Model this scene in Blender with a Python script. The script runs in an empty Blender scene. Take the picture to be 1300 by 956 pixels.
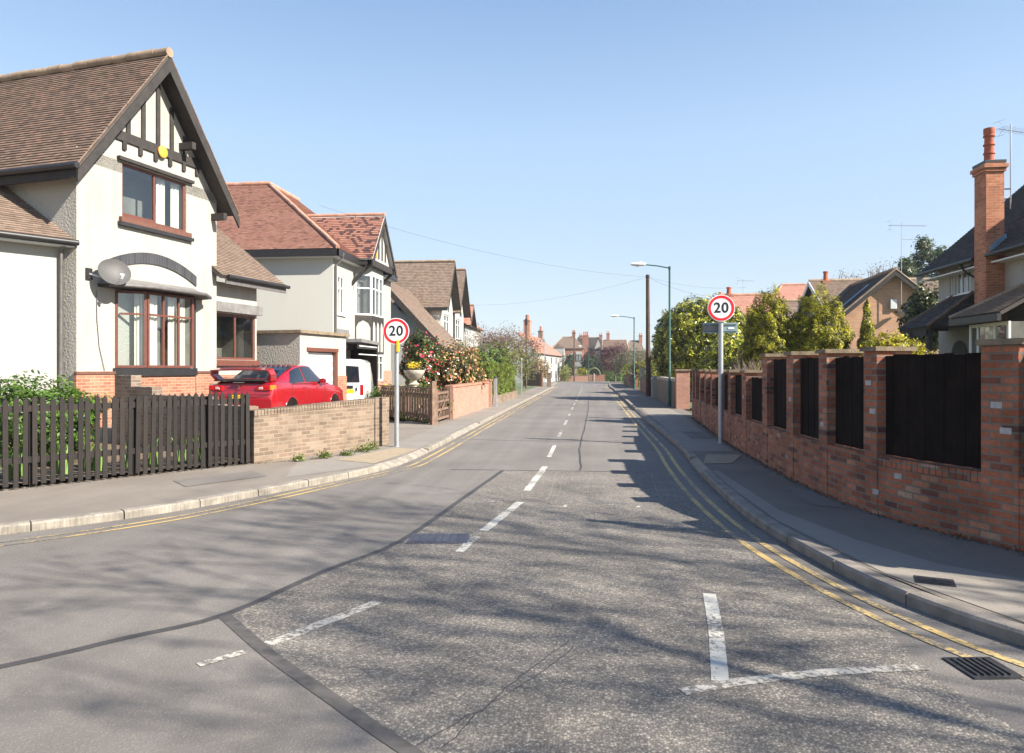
import bpy, math, random
import numpy as np
from mathutils import Vector, Matrix
scene = bpy.context.scene
C = scene.collection
R = math.radians
random.seed(7)
RNG = np.random.default_rng(11)
PI = math.pi

# ---------------------------------------------------------------- camera frame (metres, +Y along the road, eye at x=0 y=0 z=1.8)
EYE, FPX, PITCHY = 1.8, 900.0, 468.0
YAW = math.atan(101 / 900.0)
SA, CA = math.sin(YAW), math.cos(YAW)
def at(px, d):
    """plan position at depth d metres for a photo column"""
    r = (px - 650) / FPX * d
    return (-SA * d + CA * r, CA * d + SA * r)
def zg(y):
    """the road dips gently beyond 60 m"""
    return 0.0 if y < 60 else -0.01 * (min(y, 160) - 60)

# ---------------------------------------------------------------- mesh builder
class MB:
    def __init__(self, M=None):
        self.v = []; self.f = []; self.uv = []; self.M = M or Matrix.Identity(4)
    def pt(self, p):
        q = self.M @ Vector(p); self.v.append((q.x, q.y, q.z)); return len(self.v) - 1
    def poly(self, pts, uv=None):
        self.f.append([self.pt(p) for p in pts]); self.uv.append(uv)
    def box(self, x0, x1, y0, y1, z0, z1):
        i = [self.pt(p) for p in ((x0,y0,z0),(x1,y0,z0),(x1,y1,z0),(x0,y1,z0),(x0,y0,z1),(x1,y0,z1),(x1,y1,z1),(x0,y1,z1))]
        for q in ((0,3,2,1),(4,5,6,7),(0,1,5,4),(1,2,6,5),(2,3,7,6),(3,0,4,7)):
            self.f.append([i[k] for k in q]); self.uv.append(None)
    def bar(self, p, q, w, h, up=(0,0,1)):
        """rectangular bar from p to q, w across, h along up"""
        p, q, up = Vector(p), Vector(q), Vector(up)
        d = (q - p).normalized(); s = d.cross(up).normalized(); u = s.cross(d).normalized()
        a = s * w / 2; b = u * h / 2
        i = [self.pt(x) for x in (p-a-b, p+a-b, p+a+b, p-a+b, q-a-b, q+a-b, q+a+b, q-a+b)]
        for k in ((0,1,2,3),(4,7,6,5),(0,4,5,1),(1,5,6,2),(2,6,7,3),(3,7,4,0)):
            self.f.append([i[j] for j in k]); self.uv.append(None)
    def tube(self, pts, r, n=8, cap=True):
        pts = [Vector(p) for p in pts]
        rs = r if isinstance(r, (list, tuple)) else [r] * len(pts)
        rings = []
        ref = Vector((0.31, 0.17, 0.93))
        for k, p in enumerate(pts):
            d = (pts[min(k+1, len(pts)-1)] - pts[max(k-1, 0)]).normalized()
            a = d.cross(ref)
            if a.length < 1e-3: a = d.cross(Vector((1,0,0)))
            a.normalize(); b = d.cross(a)
            rings.append([self.pt(p + (a * math.cos(2*PI*j/n) + b * math.sin(2*PI*j/n)) * rs[k]) for j in range(n)])
        for A, B in zip(rings, rings[1:]):
            for j in range(n):
                self.f.append([A[j], A[(j+1)%n], B[(j+1)%n], B[j]]); self.uv.append(None)
        if cap:
            self.f.append(rings[0][::-1]); self.f.append(rings[-1]); self.uv += [None, None]
    def prism(self, pts, vec):
        """closed prism: polygon pts pushed along vec"""
        vec = Vector(vec); n = len(pts)
        a = [self.pt(p) for p in pts]; b = [self.pt(Vector(p) + vec) for p in pts]
        nrm = Vector((0,0,0))
        P = [Vector(p) for p in pts]
        for k in range(n): nrm += P[k].cross(P[(k+1)%n])
        if nrm.dot(vec) > 0: a, b = b, a
        self.f.append(list(a)); self.f.append(b[::-1]); self.uv += [None, None]
        for k in range(n):
            self.f.append([a[(k+1)%n], a[k], b[k], b[(k+1)%n]]); self.uv.append(None)
    def lathe(self, prof, n=16, c=(0,0,0)):
        rings = [[self.pt((c[0]+r*math.cos(2*PI*j/n), c[1]+r*math.sin(2*PI*j/n), c[2]+z)) for j in range(n)] for r, z in prof]
        for A, B in zip(rings, rings[1:]):
            for j in range(n):
                self.f.append([A[j], A[(j+1)%n], B[(j+1)%n], B[j]]); self.uv.append(None)
        self.f.append(rings[0][::-1]); self.f.append(rings[-1]); self.uv += [None, None]
    def loft(self, rings, close=True, caps=True):
        ids = [[self.pt(p) for p in r] for r in rings]
        n = len(ids[0])
        for A, B in zip(ids, ids[1:]):
            for j in range(n if close else n-1):
                self.f.append([A[j], A[(j+1)%n], B[(j+1)%n], B[j]]); self.uv.append(None)
        if caps:
            self.f.append(ids[0][::-1]); self.f.append(ids[-1]); self.uv += [None, None]
    def courses(self, a, b, c, d, exp=0.11, lift=0.02):
        """roof plane a,b (eave, left to right) c,d (ridge above b, above a) as lapped tile courses"""
        a, b, c, d = (Vector(p) for p in (a, b, c, d))
        L = max(((d-a).length, (c-b).length)); n = max(2, int(L / exp))
        nrm = (b-a).cross(d-a)
        if nrm.length < 1e-6: nrm = (b-a).cross(c-b)
        nrm.normalize()
        tx = (b-a).normalized()
        for k in range(n):
            t0, t1 = k/n, (k+1)/n
            p0, q0, p1, q1 = a.lerp(d, t0), b.lerp(c, t0), a.lerp(d, t1), b.lerp(c, t1)
            if (q1-p1).length < 1e-4: q1 = p1 + (q0-p0)*1e-3
            w = lambda p, t: ((p-a).dot(tx), t)
            j = (RNG.random()-0.5)*0.006
            lo0, lo1 = p0 + nrm*(lift+j), q0 + nrm*(lift-j)
            self.poly([lo0, lo1, q1, p1], [w(p0,k*0.1), w(q0,k*0.1), w(q1,k*0.1+0.1), w(p1,k*0.1+0.1)])
            self.poly([p0, q0, lo1, lo0], [w(p0,k*0.1), w(q0,k*0.1), w(q0,k*0.1+0.01), w(p0,k*0.1+0.01)])
    def build(self, name, mat, parent=None, smooth=None, bevel=0.0):
        me = bpy.data.meshes.new(name); me.from_pydata(self.v, [], self.f)
        uvl = me.uv_layers.new(name='UVMap')
        data = np.zeros((len(me.loops), 2), dtype=np.float32)
        me.update()
        V = self.v; li = 0
        for fi, f in enumerate(self.f):
            n = me.polygons[fi].normal
            if self.uv[fi] is not None:
                for k in range(len(f)): data[li+k] = self.uv[fi][k]
            else:
                if abs(n.z) > 0.93: t, b = Vector((1,0,0)), Vector((0,1,0))
                else:
                    t = Vector((-n.y, n.x, 0)).normalized(); b = n.cross(t)
                for k, i in enumerate(f):
                    p = Vector(V[i]); data[li+k] = (p.dot(t), p.dot(b))
            li += len(f)
        uvl.data.foreach_set('uv', data.ravel())
        if smooth:
            me.polygons.foreach_set('use_smooth', [True]*len(me.polygons)); me.set_sharp_from_angle(angle=R(smooth))
        me.materials.append(mat)
        o = bpy.data.objects.new(name, me); C.objects.link(o)
        if parent is not None: o.parent = parent
        if bevel:
            m = o.modifiers.new('bevel', 'BEVEL'); m.width = bevel; m.segments = 2; m.limit_method = 'ANGLE'
        return o

def tag(o, label=None, cat=None, group=None, kind=None):
    if label: o['label'] = label
    if cat: o['category'] = cat
    if group: o['group'] = group
    if kind: o['kind'] = kind
    return o
def thing(name, label, cat, loc=(0,0,0), rz=0.0, group=None):
    o = bpy.data.objects.new(name, None); C.objects.link(o)
    o.empty_display_size = 0.3
    o.location = loc; o.rotation_euler = (0, 0, rz)
    return tag(o, label, cat, group)
def copy_tree(o, parent=None):
    c = o.copy(); C.objects.link(c)
    if parent is not None: c.parent = parent
    for ch in [x for x in o.children]: copy_tree(ch, c)
    return c
def FM(x, y, z=0.0, a=0.0):
    return Matrix.Translation((x, y, z)) @ Matrix.Rotation(a, 4, 'Z')

# ---------------------------------------------------------------- materials
def newmat(name):
    m = bpy.data.materials.new(name); m.use_nodes = True
    nt = m.node_tree; b = nt.nodes['Principled BSDF']
    return m, nt, b
def node(nt, t, **kw):
    n = nt.nodes.new(t)
    for k, v in kw.items(): setattr(n, k, v)
    return n
def ramp(nt, stops, interp='LINEAR'):
    r = node(nt, 'ShaderNodeValToRGB'); cr = r.color_ramp; cr.interpolation = interp
    while len(cr.elements) > 1: cr.elements.remove(cr.elements[-1])
    cr.elements[0].position = stops[0][0]; cr.elements[0].color = (*stops[0][1], 1)
    for p, c in stops[1:]:
        e = cr.elements.new(p); e.color = (*c, 1)
    return r
def noise(nt, vec, scale, detail=4, rough=0.55):
    n = node(nt, 'ShaderNodeTexNoise'); n.inputs['Scale'].default_value = scale; n.inputs['Detail'].default_value = detail
    n.inputs['Roughness'].default_value = rough
    if vec is not None: nt.links.new(vec, n.inputs['Vector'])
    return n
def mixc(nt, fac, a, b, blend='MIX'):
    m = node(nt, 'ShaderNodeMix', data_type='RGBA', blend_type=blend)
    for key, val in ((0, fac), (6, a), (7, b)):
        if hasattr(val, 'is_linked') or hasattr(val, 'links'): nt.links.new(val, m.inputs[key])
        elif key == 0: m.inputs[0].default_value = val
        else: m.inputs[key].default_value = (*val, 1)
    return m.outputs[2]
def bump(nt, bsdf, h, strength, dist=0.01):
    b = node(nt, 'ShaderNodeBump'); b.inputs['Strength'].default_value = strength; b.inputs['Distance'].default_value = dist
    nt.links.new(h, b.inputs['Height']); nt.links.new(b.outputs[0], bsdf.inputs['Normal'])
def math1(nt, op, a, b=None):
    n = node(nt, 'ShaderNodeMath', operation=op)
    for i, v in enumerate((a, b)):
        if v is None: continue
        if isinstance(v, (int, float)): n.inputs[i].default_value = v
        else: nt.links.new(v, n.inputs[i])
    return n.outputs[0]
def plain(name, col, rough=0.6, metal=0.0, var=0.12, scale=6.0, bmp=0.0, bscale=60.0):
    m, nt, b = newmat(name)
    tc = node(nt, 'ShaderNodeTexCoord').outputs['Object']
    n = noise(nt, tc, scale, 5)
    lo = tuple(c*(1-var) for c in col); hi = tuple(min(1, c*(1+var)) for c in col)
    r = ramp(nt, [(0.3, lo), (0.7, hi)]); nt.links.new(n.outputs[0], r.inputs[0])
    nt.links.new(r.outputs[0], b.inputs['Base Color'])
    b.inputs['Roughness'].default_value = rough; b.inputs['Metallic'].default_value = metal
    if bmp:
        n2 = noise(nt, tc, bscale, 3); bump(nt, b, n2.outputs[0], bmp, 0.01)
    return m
def tone_by_object(m, amt):
    nt = m.node_tree; b = nt.nodes['Principled BSDF']; src = b.inputs['Base Color'].links[0].from_socket
    oi = node(nt, 'ShaderNodeObjectInfo'); r = ramp(nt, [(0, (1-amt,)*3), (1, (1+amt,)*3)]); nt.links.new(oi.outputs['Random'], r.inputs[0])
    mp = node(nt, 'ShaderNodeMapping'); mp.inputs['Scale'].default_value = (40, 40, 2.5); tc = node(nt, 'ShaderNodeTexCoord'); nt.links.new(tc.outputs['Object'], mp.inputs[0])
    n = noise(nt, mp.outputs[0], 1.0, 5, 0.7); r2 = ramp(nt, [(0.3, (0.7,)*3), (0.7, (1.35,)*3)]); nt.links.new(n.outputs[0], r2.inputs[0])
    c = mixc(nt, 1.0, mixc(nt, 1.0, src, r.outputs[0], 'MULTIPLY'), r2.outputs[0], 'MULTIPLY'); nt.links.new(c, b.inputs['Base Color'])
def brickmat(name, cols, mortar, bw=0.225, rh=0.075, ms=0.010, bmp=0.6, grime=0.25, rough=0.85):
    """cols: (position, colour) stops picked at random brick by brick"""
    m, nt, b = newmat(name)
    uv = node(nt, 'ShaderNodeUVMap'); tc = node(nt, 'ShaderNodeTexCoord')
    nz = noise(nt, tc.outputs['Object'], 9, 3)
    wob = node(nt, 'ShaderNodeVectorMath', operation='MULTIPLY_ADD'); wob.inputs[1].default_value = (0.006, 0.006, 0)
    nt.links.new(nz.outputs['Color'], wob.inputs[0]); nt.links.new(uv.outputs[0], wob.inputs[2])
    br = node(nt, 'ShaderNodeTexBrick')
    br.inputs['Color1'].default_value = (0,0,0,1); br.inputs['Color2'].default_value = (1,1,1,1); br.inputs['Mortar'].default_value = (0.5,0.5,0.5,1)
    br.inputs['Scale'].default_value = 1; br.inputs['Brick Width'].default_value = bw; br.inputs['Row Height'].default_value = rh
    br.inputs['Mortar Size'].default_value = ms; br.inputs['Mortar Smooth'].default_value = 0.15; br.inputs['Bias'].default_value = 0
    nt.links.new(wob.outputs[0], br.inputs['Vector'])
    r = ramp(nt, cols); nt.links.new(br.outputs['Color'], r.inputs[0])
    n2 = noise(nt, tc.outputs['Object'], 30, 5, 0.7)
    r2 = ramp(nt, [(0.3, (0.72,)*3), (0.7, (1.18,)*3)]); nt.links.new(n2.outputs[0], r2.inputs[0])
    c1 = mixc(nt, 1.0, r.outputs[0], r2.outputs[0], 'MULTIPLY')
    n3 = noise(nt, tc.outputs['Object'], 1.6, 5, 0.65)
    r3 = ramp(nt, [(0.35, (1-grime,)*3), (0.65, (1.08,)*3)]); nt.links.new(n3.outputs[0], r3.inputs[0])
    c2 = mixc(nt, 1.0, mixc(nt, br.outputs['Fac'], c1, mortar), r3.outputs[0], 'MULTIPLY')
    nt.links.new(c2, b.inputs['Base Color']); b.inputs['Roughness'].default_value = rough
    inv = math1(nt, 'SUBTRACT', 1.0, br.outputs['Fac'])
    h = math1(nt, 'ADD', inv, math1(nt, 'MULTIPLY', n2.outputs[0], 0.5))
    bump(nt, b, h, bmp, 0.008)
    return m
def tilemat(name, cols, moss=(0.16,0.13,0.08), mossamt=0.3, bw=0.165, rough=0.9):
    m, nt, b = newmat(name)
    uv = node(nt, 'ShaderNodeUVMap'); tc = node(nt, 'ShaderNodeTexCoord')
    br = node(nt, 'ShaderNodeTexBrick')
    br.inputs['Color1'].default_value = (0,0,0,1); br.inputs['Color2'].default_value = (1,1,1,1); br.inputs['Mortar'].default_value = (0,0,0,1)
    br.inputs['Scale'].default_value = 1; br.inputs['Brick Width'].default_value = bw; br.inputs['Row Height'].default_value = 0.1
    br.inputs['Mortar Size'].default_value = 0.004; br.inputs['Mortar Smooth'].default_value = 0.3
    nt.links.new(uv.outputs[0], br.inputs['Vector'])
    r = ramp(nt, cols); nt.links.new(br.outputs['Color'], r.inputs[0])
    n2 = noise(nt, tc.outputs['Object'], 25, 5, 0.7)
    r2 = ramp(nt, [(0.3, (0.75,)*3), (0.7, (1.2,)*3)]); nt.links.new(n2.outputs[0], r2.inputs[0])
    c = mixc(nt, 1.0, r.outputs[0], r2.outputs[0], 'MULTIPLY')
    n3 = noise(nt, tc.outputs['Object'], 0.9, 6, 0.7)
    r3 = ramp(nt, [(0.5, (0,0,0)), (0.75, (1,1,1))]); nt.links.new(n3.outputs[0], r3.inputs[0])
    c = mixc(nt, math1(nt, 'MULTIPLY', r3.outputs[0], mossamt), c, moss)
    nt.links.new(c, b.inputs['Base Color']); b.inputs['Roughness'].default_value = rough
    h = math1(nt, 'ADD', math1(nt, 'SUBTRACT', 1.0, br.outputs['Fac']), n2.outputs[0])
    bump(nt, b, h, 0.35, 0.008)
    return m
def rendermat(name, col, bscale=45, bmp=0.5, dirt=(0.45,0.38,0.3), dirtamt=0.25, rough=0.9):
    """painted render / pebbledash"""
    m, nt, b = newmat(name)
    tc = node(nt, 'ShaderNodeTexCoord').outputs['Object']
    n = noise(nt, tc, bscale, 3, 0.6)
    mp = node(nt, 'ShaderNodeMapping'); mp.inputs['Scale'].default_value = (1.6, 1.6, 0.35); nt.links.new(tc, mp.inputs[0])
    n2 = noise(nt, mp.outputs[0], 1.3, 6, 0.7)
    r = ramp(nt, [(0.5, (0,0,0)), (0.82, (1,1,1))]); nt.links.new(n2.outputs[0], r.inputs[0])
    c = mixc(nt, math1(nt, 'MULTIPLY', r.outputs[0], dirtamt), col, dirt)
    nt.links.new(c, b.inputs['Base Color']); b.inputs['Roughness'].default_value = rough
    if bmp: bump(nt, b, n.outputs[0], bmp, 0.03)
    return m
def roadmat(name, base, chip, chipscale, chipamt, bmp, streak=0.15, big=0.18):
    m, nt, b = newmat(name)
    tc = node(nt, 'ShaderNodeTexCoord').outputs['Object']
    v = node(nt, 'ShaderNodeTexVoronoi'); v.inputs['Scale'].default_value = chipscale; nt.links.new(tc, v.inputs['Vector'])
    rv = ramp(nt, [(0.0, (1,1,1)), (0.55, (0,0,0))]); nt.links.new(v.outputs['Distance'], rv.inputs[0])
    sel = node(nt, 'ShaderNodeSeparateColor'); nt.links.new(v.outputs['Color'], sel.inputs[0])
    f = math1(nt, 'MULTIPLY', math1(nt, 'MULTIPLY', rv.outputs[0], sel.outputs[0]), chipamt)
    c = mixc(nt, f, base, chip)
    n1 = noise(nt, tc, 260, 2); r1 = ramp(nt, [(0.3, (0.7,)*3), (0.7, (1.3,)*3)]); nt.links.new(n1.outputs[0], r1.inputs[0])
    c = mixc(nt, 1.0, c, r1.outputs[0], 'MULTIPLY')
    n2 = noise(nt, tc, 0.55, 7, 0.62); r2 = ramp(nt, [(0.3, (1-big,)*3), (0.7, (1+big,)*3)]); nt.links.new(n2.outputs[0], r2.inputs[0])
    c = mixc(nt, 1.0, c, r2.outputs[0], 'MULTIPLY')
    mp = node(nt, 'ShaderNodeMapping'); mp.inputs['Scale'].default_value = (2.2, 0.06, 1); nt.links.new(tc, mp.inputs[0])
    n3 = noise(nt, mp.outputs[0], 1.0, 4); r3 = ramp(nt, [(0.3, (1-streak,)*3), (0.7, (1+streak,)*3)]); nt.links.new(n3.outputs[0], r3.inputs[0])
    c = mixc(nt, 1.0, c, r3.outputs[0], 'MULTIPLY')
    n4 = noise(nt, tc, 3.2, 5, 0.7); r4 = ramp(nt, [(0.62, (1,1,1)), (0.78, (0.72,0.72,0.74))]); nt.links.new(n4.outputs[0], r4.inputs[0])
    c = mixc(nt, 1.0, c, r4.outputs[0], 'MULTIPLY')
    nt.links.new(c, b.inputs['Base Color']); b.inputs['Roughness'].default_value = 0.85
    h = math1(nt, 'ADD', rv.outputs[0], math1(nt, 'MULTIPLY', n1.outputs[0], 0.6))
    bump(nt, b, h, bmp, 0.006)
    return m
def chipmat(name, scale):
    """worn surface dressing: stone chips of many greys with dark gaps between"""
    m, nt, b = newmat(name)
    tc = node(nt, 'ShaderNodeTexCoord').outputs['Object']
    v = node(nt, 'ShaderNodeTexVoronoi'); v.inputs['Scale'].default_value = scale; nt.links.new(tc, v.inputs['Vector'])
    sel = node(nt, 'ShaderNodeSeparateColor'); nt.links.new(v.outputs['Color'], sel.inputs[0])
    r = ramp(nt, [(0.0, (0.138,0.122,0.105)), (0.4, (0.182,0.161,0.138)), (0.75, (0.228,0.201,0.168)), (1.0, (0.35,0.305,0.245))]); nt.links.new(sel.outputs[0], r.inputs[0])
    rv = ramp(nt, [(0.25, (1.12,)*3), (0.62, (0.66,)*3)]); nt.links.new(v.outputs['Distance'], rv.inputs[0])
    c = mixc(nt, 1.0, r.outputs[0], rv.outputs[0], 'MULTIPLY')
    n2 = noise(nt, tc, 0.8, 8, 0.65); r2 = ramp(nt, [(0.3, (0.72,)*3), (0.7, (1.25,)*3)]); nt.links.new(n2.outputs[0], r2.inputs[0])
    c = mixc(nt, 1.0, c, r2.outputs[0], 'MULTIPLY')
    n4 = noise(nt, tc, 5.5, 6, 0.75); r4 = ramp(nt, [(0.54, (1,1,1)), (0.74, (0.74,0.74,0.75))]); nt.links.new(n4.outputs[0], r4.inputs[0])
    c = mixc(nt, 1.0, c, r4.outputs[0], 'MULTIPLY')
    nt.links.new(c, b.inputs['Base Color']); b.inputs['Roughness'].default_value = 0.85
    bump(nt, b, rv.outputs[0], 0.7, 0.006)
    return m
def paintmat(name, col, under, wear=0.5, scale=26):
    """road paint worn through to the asphalt in a pattern of its own"""
    m, nt, b = newmat(name)
    tc = node(nt, 'ShaderNodeTexCoord').outputs['Object']
    n = noise(nt, tc, scale, 8, 0.75); n0 = noise(nt, tc, 1.1, 4)
    s = math1(nt, 'ADD', math1(nt, 'MULTIPLY', n.outputs[0], 0.7), math1(nt, 'MULTIPLY', n0.outputs[0], 0.45))
    r = ramp(nt, [(wear, (0,0,0)), (wear+0.07, (1,1,1))]); nt.links.new(s, r.inputs[0])
    nt.links.new(mixc(nt, r.outputs[0], col, under), b.inputs['Base Color']); b.inputs['Roughness'].default_value = 0.7
    n1 = noise(nt, tc, 200, 2); bump(nt, b, n1.outputs[0], 0.3, 0.004)
    return m
def glassmat(name, tint=(0.88,0.94,0.94), ior=2.3):
    m = bpy.data.materials.new(name); m.use_nodes = True; nt = m.node_tree; nt.nodes.clear()
    out = node(nt, 'ShaderNodeOutputMaterial'); mx = node(nt, 'ShaderNodeMixShader')
    t = node(nt, 'ShaderNodeBsdfTransparent'); t.inputs[0].default_value = (*tint, 1)
    g = node(nt, 'ShaderNodeBsdfGlossy'); g.inputs['Roughness'].default_value = 0.02
    fr = node(nt, 'ShaderNodeFresnel'); ge = node(nt, 'ShaderNodeNewGeometry'); mi = node(nt, 'ShaderNodeMix', data_type='FLOAT'); nt.links.new(ge.outputs['Backfacing'], mi.inputs[0]); mi.inputs[2].default_value = ior; mi.inputs[3].default_value = 1/ior; nt.links.new(mi.outputs[0], fr.inputs[0])
    tc = node(nt, 'ShaderNodeTexCoord').outputs['Object']; n = noise(nt, tc, 1.2, 2)
    b = node(nt, 'ShaderNodeBump'); b.inputs['Strength'].default_value = 0.05; b.inputs['Distance'].default_value = 0.05
    nt.links.new(n.outputs[0], b.inputs['Height']); nt.links.new(b.outputs[0], g.inputs['Normal'])
    nt.links.new(fr.outputs[0], mx.inputs[0]); nt.links.new(t.outputs[0], mx.inputs[1]); nt.links.new(g.outputs[0], mx.inputs[2])
    nt.links.new(mx.outputs[0], out.inputs[0])
    return m
def leafmat(name, rough=0.45, trans=0.5):
    m = bpy.data.materials.new(name); m.use_nodes = True; nt = m.node_tree
    b = nt.nodes['Principled BSDF']; out = nt.nodes['Material Output']
    at_ = node(nt, 'ShaderNodeAttribute'); at_.attribute_name = 'Col'
    nt.links.new(at_.outputs['Color'], b.inputs['Base Color']); b.inputs['Roughness'].default_value = rough
    tr = node(nt, 'ShaderNodeBsdfTranslucent'); nt.links.new(at_.outputs['Color'], tr.inputs[0])
    mx = node(nt, 'ShaderNodeMixShader'); mx.inputs[0].default_value = trans
    nt.links.new(b.outputs[0], mx.inputs[1]); nt.links.new(tr.outputs[0], mx.inputs[2]); nt.links.new(mx.outputs[0], out.inputs[0])
    return m

M = {}
M['asphalt'] = roadmat('worn_asphalt', (0.155,0.138,0.121), (0.25,0.225,0.195), 55, 0.7, 0.4, 0.14, 0.16)
M['coarse'] = chipmat('coarse_chippings', 62)
M['seam_faint'] = plain('faint_bitumen_seam', (0.088,0.079,0.071), 0.75, 0, 0.3, 12)
M['pave_left'] = roadmat('pale_footway', (0.195,0.165,0.136), (0.28,0.245,0.205), 75, 0.6, 0.4, 0.08, 0.2)
M['seam'] = plain('bitumen_seam', (0.055,0.05,0.047), 0.6, 0, 0.2, 8)
M['crack'] = plain('pale_crack_filler', (0.22,0.195,0.165), 0.85, 0, 0.3, 30)
M['pave_dark'] = roadmat('footway_tarmac', (0.165,0.138,0.112), (0.24,0.21,0.175), 75, 0.6, 0.4, 0.08, 0.2)
M['pave_pale'] = roadmat('footway_concrete', (0.225,0.20,0.17), (0.29,0.26,0.225), 60, 0.4, 0.2, 0.05, 0.12)
M['pave_strip'] = roadmat('footway_strip', (0.235,0.205,0.17), (0.31,0.28,0.24), 60, 0.4, 0.2, 0.05, 0.1)
M['kerb'] = plain('kerb_concrete', (0.225,0.198,0.162), 0.9, 0, 0.3, 5, 0.4, 90)
M['kerb_dark'] = plain('kerb_stone', (0.24,0.205,0.17), 0.9, 0, 0.25, 5, 0.5, 70)
M['tactile'] = plain('buff_tactile_paving', (0.31,0.245,0.165), 0.9, 0, 0.15, 8)
M['soil'] = plain('garden_soil', (0.14,0.10,0.065), 0.95, 0, 0.4, 7, 0.8, 25)
M['drive'] = roadmat('driveway', (0.2,0.19,0.175), (0.28,0.27,0.25), 60, 0.5, 0.3)
M['land'] = plain('rough_grass', (0.10,0.12,0.05), 0.95, 0, 0.3, 0.4, 0.6, 20)
M['white'] = paintmat('white_road_paint', (0.49,0.47,0.41), (0.15,0.135,0.118), 0.585)
M['white_worn'] = paintmat('white_road_paint_worn', (0.50,0.46,0.39), (0.145,0.13,0.113), 0.53)
M['yellow'] = paintmat('yellow_road_paint', (0.52,0.36,0.13), (0.15,0.135,0.118), 0.55)
M['iron'] = plain('cast_iron', (0.07,0.068,0.07), 0.5, 0.6, 0.3, 20)
M['iron_blue'] = plain('worn_iron', (0.115,0.115,0.14), 0.5, 0.5, 0.3, 20)

M['brick_red'] = brickmat('red_wall_brick', [(0.0,(0.14,0.056,0.04)),(0.08,(0.24,0.08,0.048)),(0.25,(0.38,0.11,0.047)),(0.55,(0.42,0.135,0.065)),(0.85,(0.48,0.172,0.088)),(0.96,(0.52,0.235,0.13)),(1.0,(0.44,0.30,0.21))], (0.22,0.18,0.14), bmp=1.0, grime=0.38)
M['brick_buff'] = brickmat('buff_wall_brick', [(0.0,(0.155,0.105,0.072)),(0.5,(0.22,0.152,0.104)),(1.0,(0.28,0.205,0.145))], (0.25,0.205,0.155), ms=0.009, bmp=0.5)
M['brick_pink'] = brickmat('pink_wall_brick', [(0.0,(0.36,0.17,0.12)),(1.0,(0.44,0.225,0.16))], (0.4,0.26,0.2), ms=0.006, bmp=0.25, grime=0.1)
M['brick_orange'] = brickmat('orange_brick', [(0.0,(0.27,0.10,0.058)),(0.5,(0.34,0.14,0.082)),(1.0,(0.39,0.18,0.112))], (0.40,0.26,0.18), ms=0.007, bmp=0.3, grime=0.15)
M['brick_bright'] = brickmat('bright_chimney_brick', [(0.0,(0.38,0.12,0.055)),(0.5,(0.50,0.17,0.075)),(1.0,(0.56,0.22,0.11))], (0.42,0.27,0.18), ms=0.007, bmp=0.4, grime=0.3)
M['brick_far'] = brickmat('far_red_brick', [(0.0,(0.27,0.095,0.06)),(1.0,(0.36,0.14,0.085))], (0.32,0.2,0.15), bmp=0.2, grime=0.15)
M['brick_tan'] = brickmat('tan_gable_brick', [(0.0,(0.46,0.235,0.13)),(1.0,(0.58,0.32,0.19))], (0.48,0.34,0.24), bmp=0.2, grime=0.12)
M['brick_grey'] = brickmat('old_garden_brick', [(0.0,(0.16,0.11,0.08)),(1.0,(0.29,0.2,0.14))], (0.26,0.22,0.18), bmp=0.6)
M['coping'] = plain('coping_concrete', (0.21,0.155,0.10), 0.95, 0, 0.35, 9, 0.8, 50)
M['tile_brown'] = tilemat('brown_roof_tile', [(0.0,(0.11,0.072,0.052)),(0.5,(0.165,0.108,0.078)),(0.85,(0.205,0.135,0.097)),(1.0,(0.25,0.135,0.095))])
M['tile_mid'] = tilemat('weathered_roof_tile', [(0.0,(0.15,0.105,0.078)),(0.6,(0.205,0.146,0.11)),(1.0,(0.25,0.175,0.132))], (0.2,0.18,0.09), 0.3)
M['tile_red'] = tilemat('red_roof_tile', [(0.0,(0.14,0.07,0.055)),(0.08,(0.25,0.118,0.085)),(0.5,(0.31,0.15,0.108)),(1.0,(0.36,0.19,0.14))], (0.3,0.2,0.1), 0.15)
M['tile_redmix'] = tilemat('red_and_black_roof_tile', [(0.0,(0.06,0.03,0.03)),(0.22,(0.09,0.04,0.035)),(0.3,(0.26,0.115,0.08)),(1.0,(0.33,0.155,0.11))], (0.3,0.2,0.1), 0.1)
M['tile_dark'] = tilemat('dark_roof_tile', [(0.0,(0.028,0.024,0.023)),(0.6,(0.052,0.043,0.04)),(1.0,(0.085,0.062,0.055))], (0.09,0.075,0.05), 0.3)
M['tile_pink'] = tilemat('pale_red_roof_tile', [(0.0,(0.36,0.17,0.12)),(1.0,(0.47,0.24,0.18))], (0.4,0.25,0.18), 0.1)
M['ridge'] = plain('ridge_tile', (0.30,0.215,0.145), 0.9, 0, 0.3, 4, 0.6, 30)
M['ridge_red'] = plain('red_ridge_tile', (0.42,0.23,0.16), 0.9, 0, 0.2, 4)
M['render'] = rendermat('white_pebbledash', (0.385,0.367,0.325), 24, 1.0, (0.22,0.175,0.125), 0.6)
M['render_rough'] = rendermat('rough_pebbledash', (0.38,0.36,0.315), 17, 1.0, (0.4,0.32,0.24), 0.5)
M['smooth'] = rendermat('smooth_white_render', (0.35,0.338,0.31), 40, 0.1, (0.40,0.35,0.28), 0.3)
M['white_far'] = rendermat('white_painted_wall', (0.37,0.36,0.335), 20, 0.1, (0.42,0.37,0.3), 0.3)
M['cream'] = rendermat('cream_render', (0.53,0.52,0.465), 60, 0.1, (0.46,0.42,0.34), 0.25)
M['black_wood'] = plain('black_timber', (0.030,0.025,0.022), 0.75, 0, 0.3, 5, 0.3, 40)
M['panel_wood'] = plain('dark_stained_boards', (0.011,0.007,0.0055), 0.95, 0, 0.4, 4, 0.3, 40)
M['panel_wood'].node_tree.nodes['Principled BSDF'].inputs['Specular IOR Level'].default_value = 0.15
M['fence_black'] = plain('black_fence_paint', (0.016,0.0115,0.0095), 0.85, 0, 0.25, 7, 0.4, 50)
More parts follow.
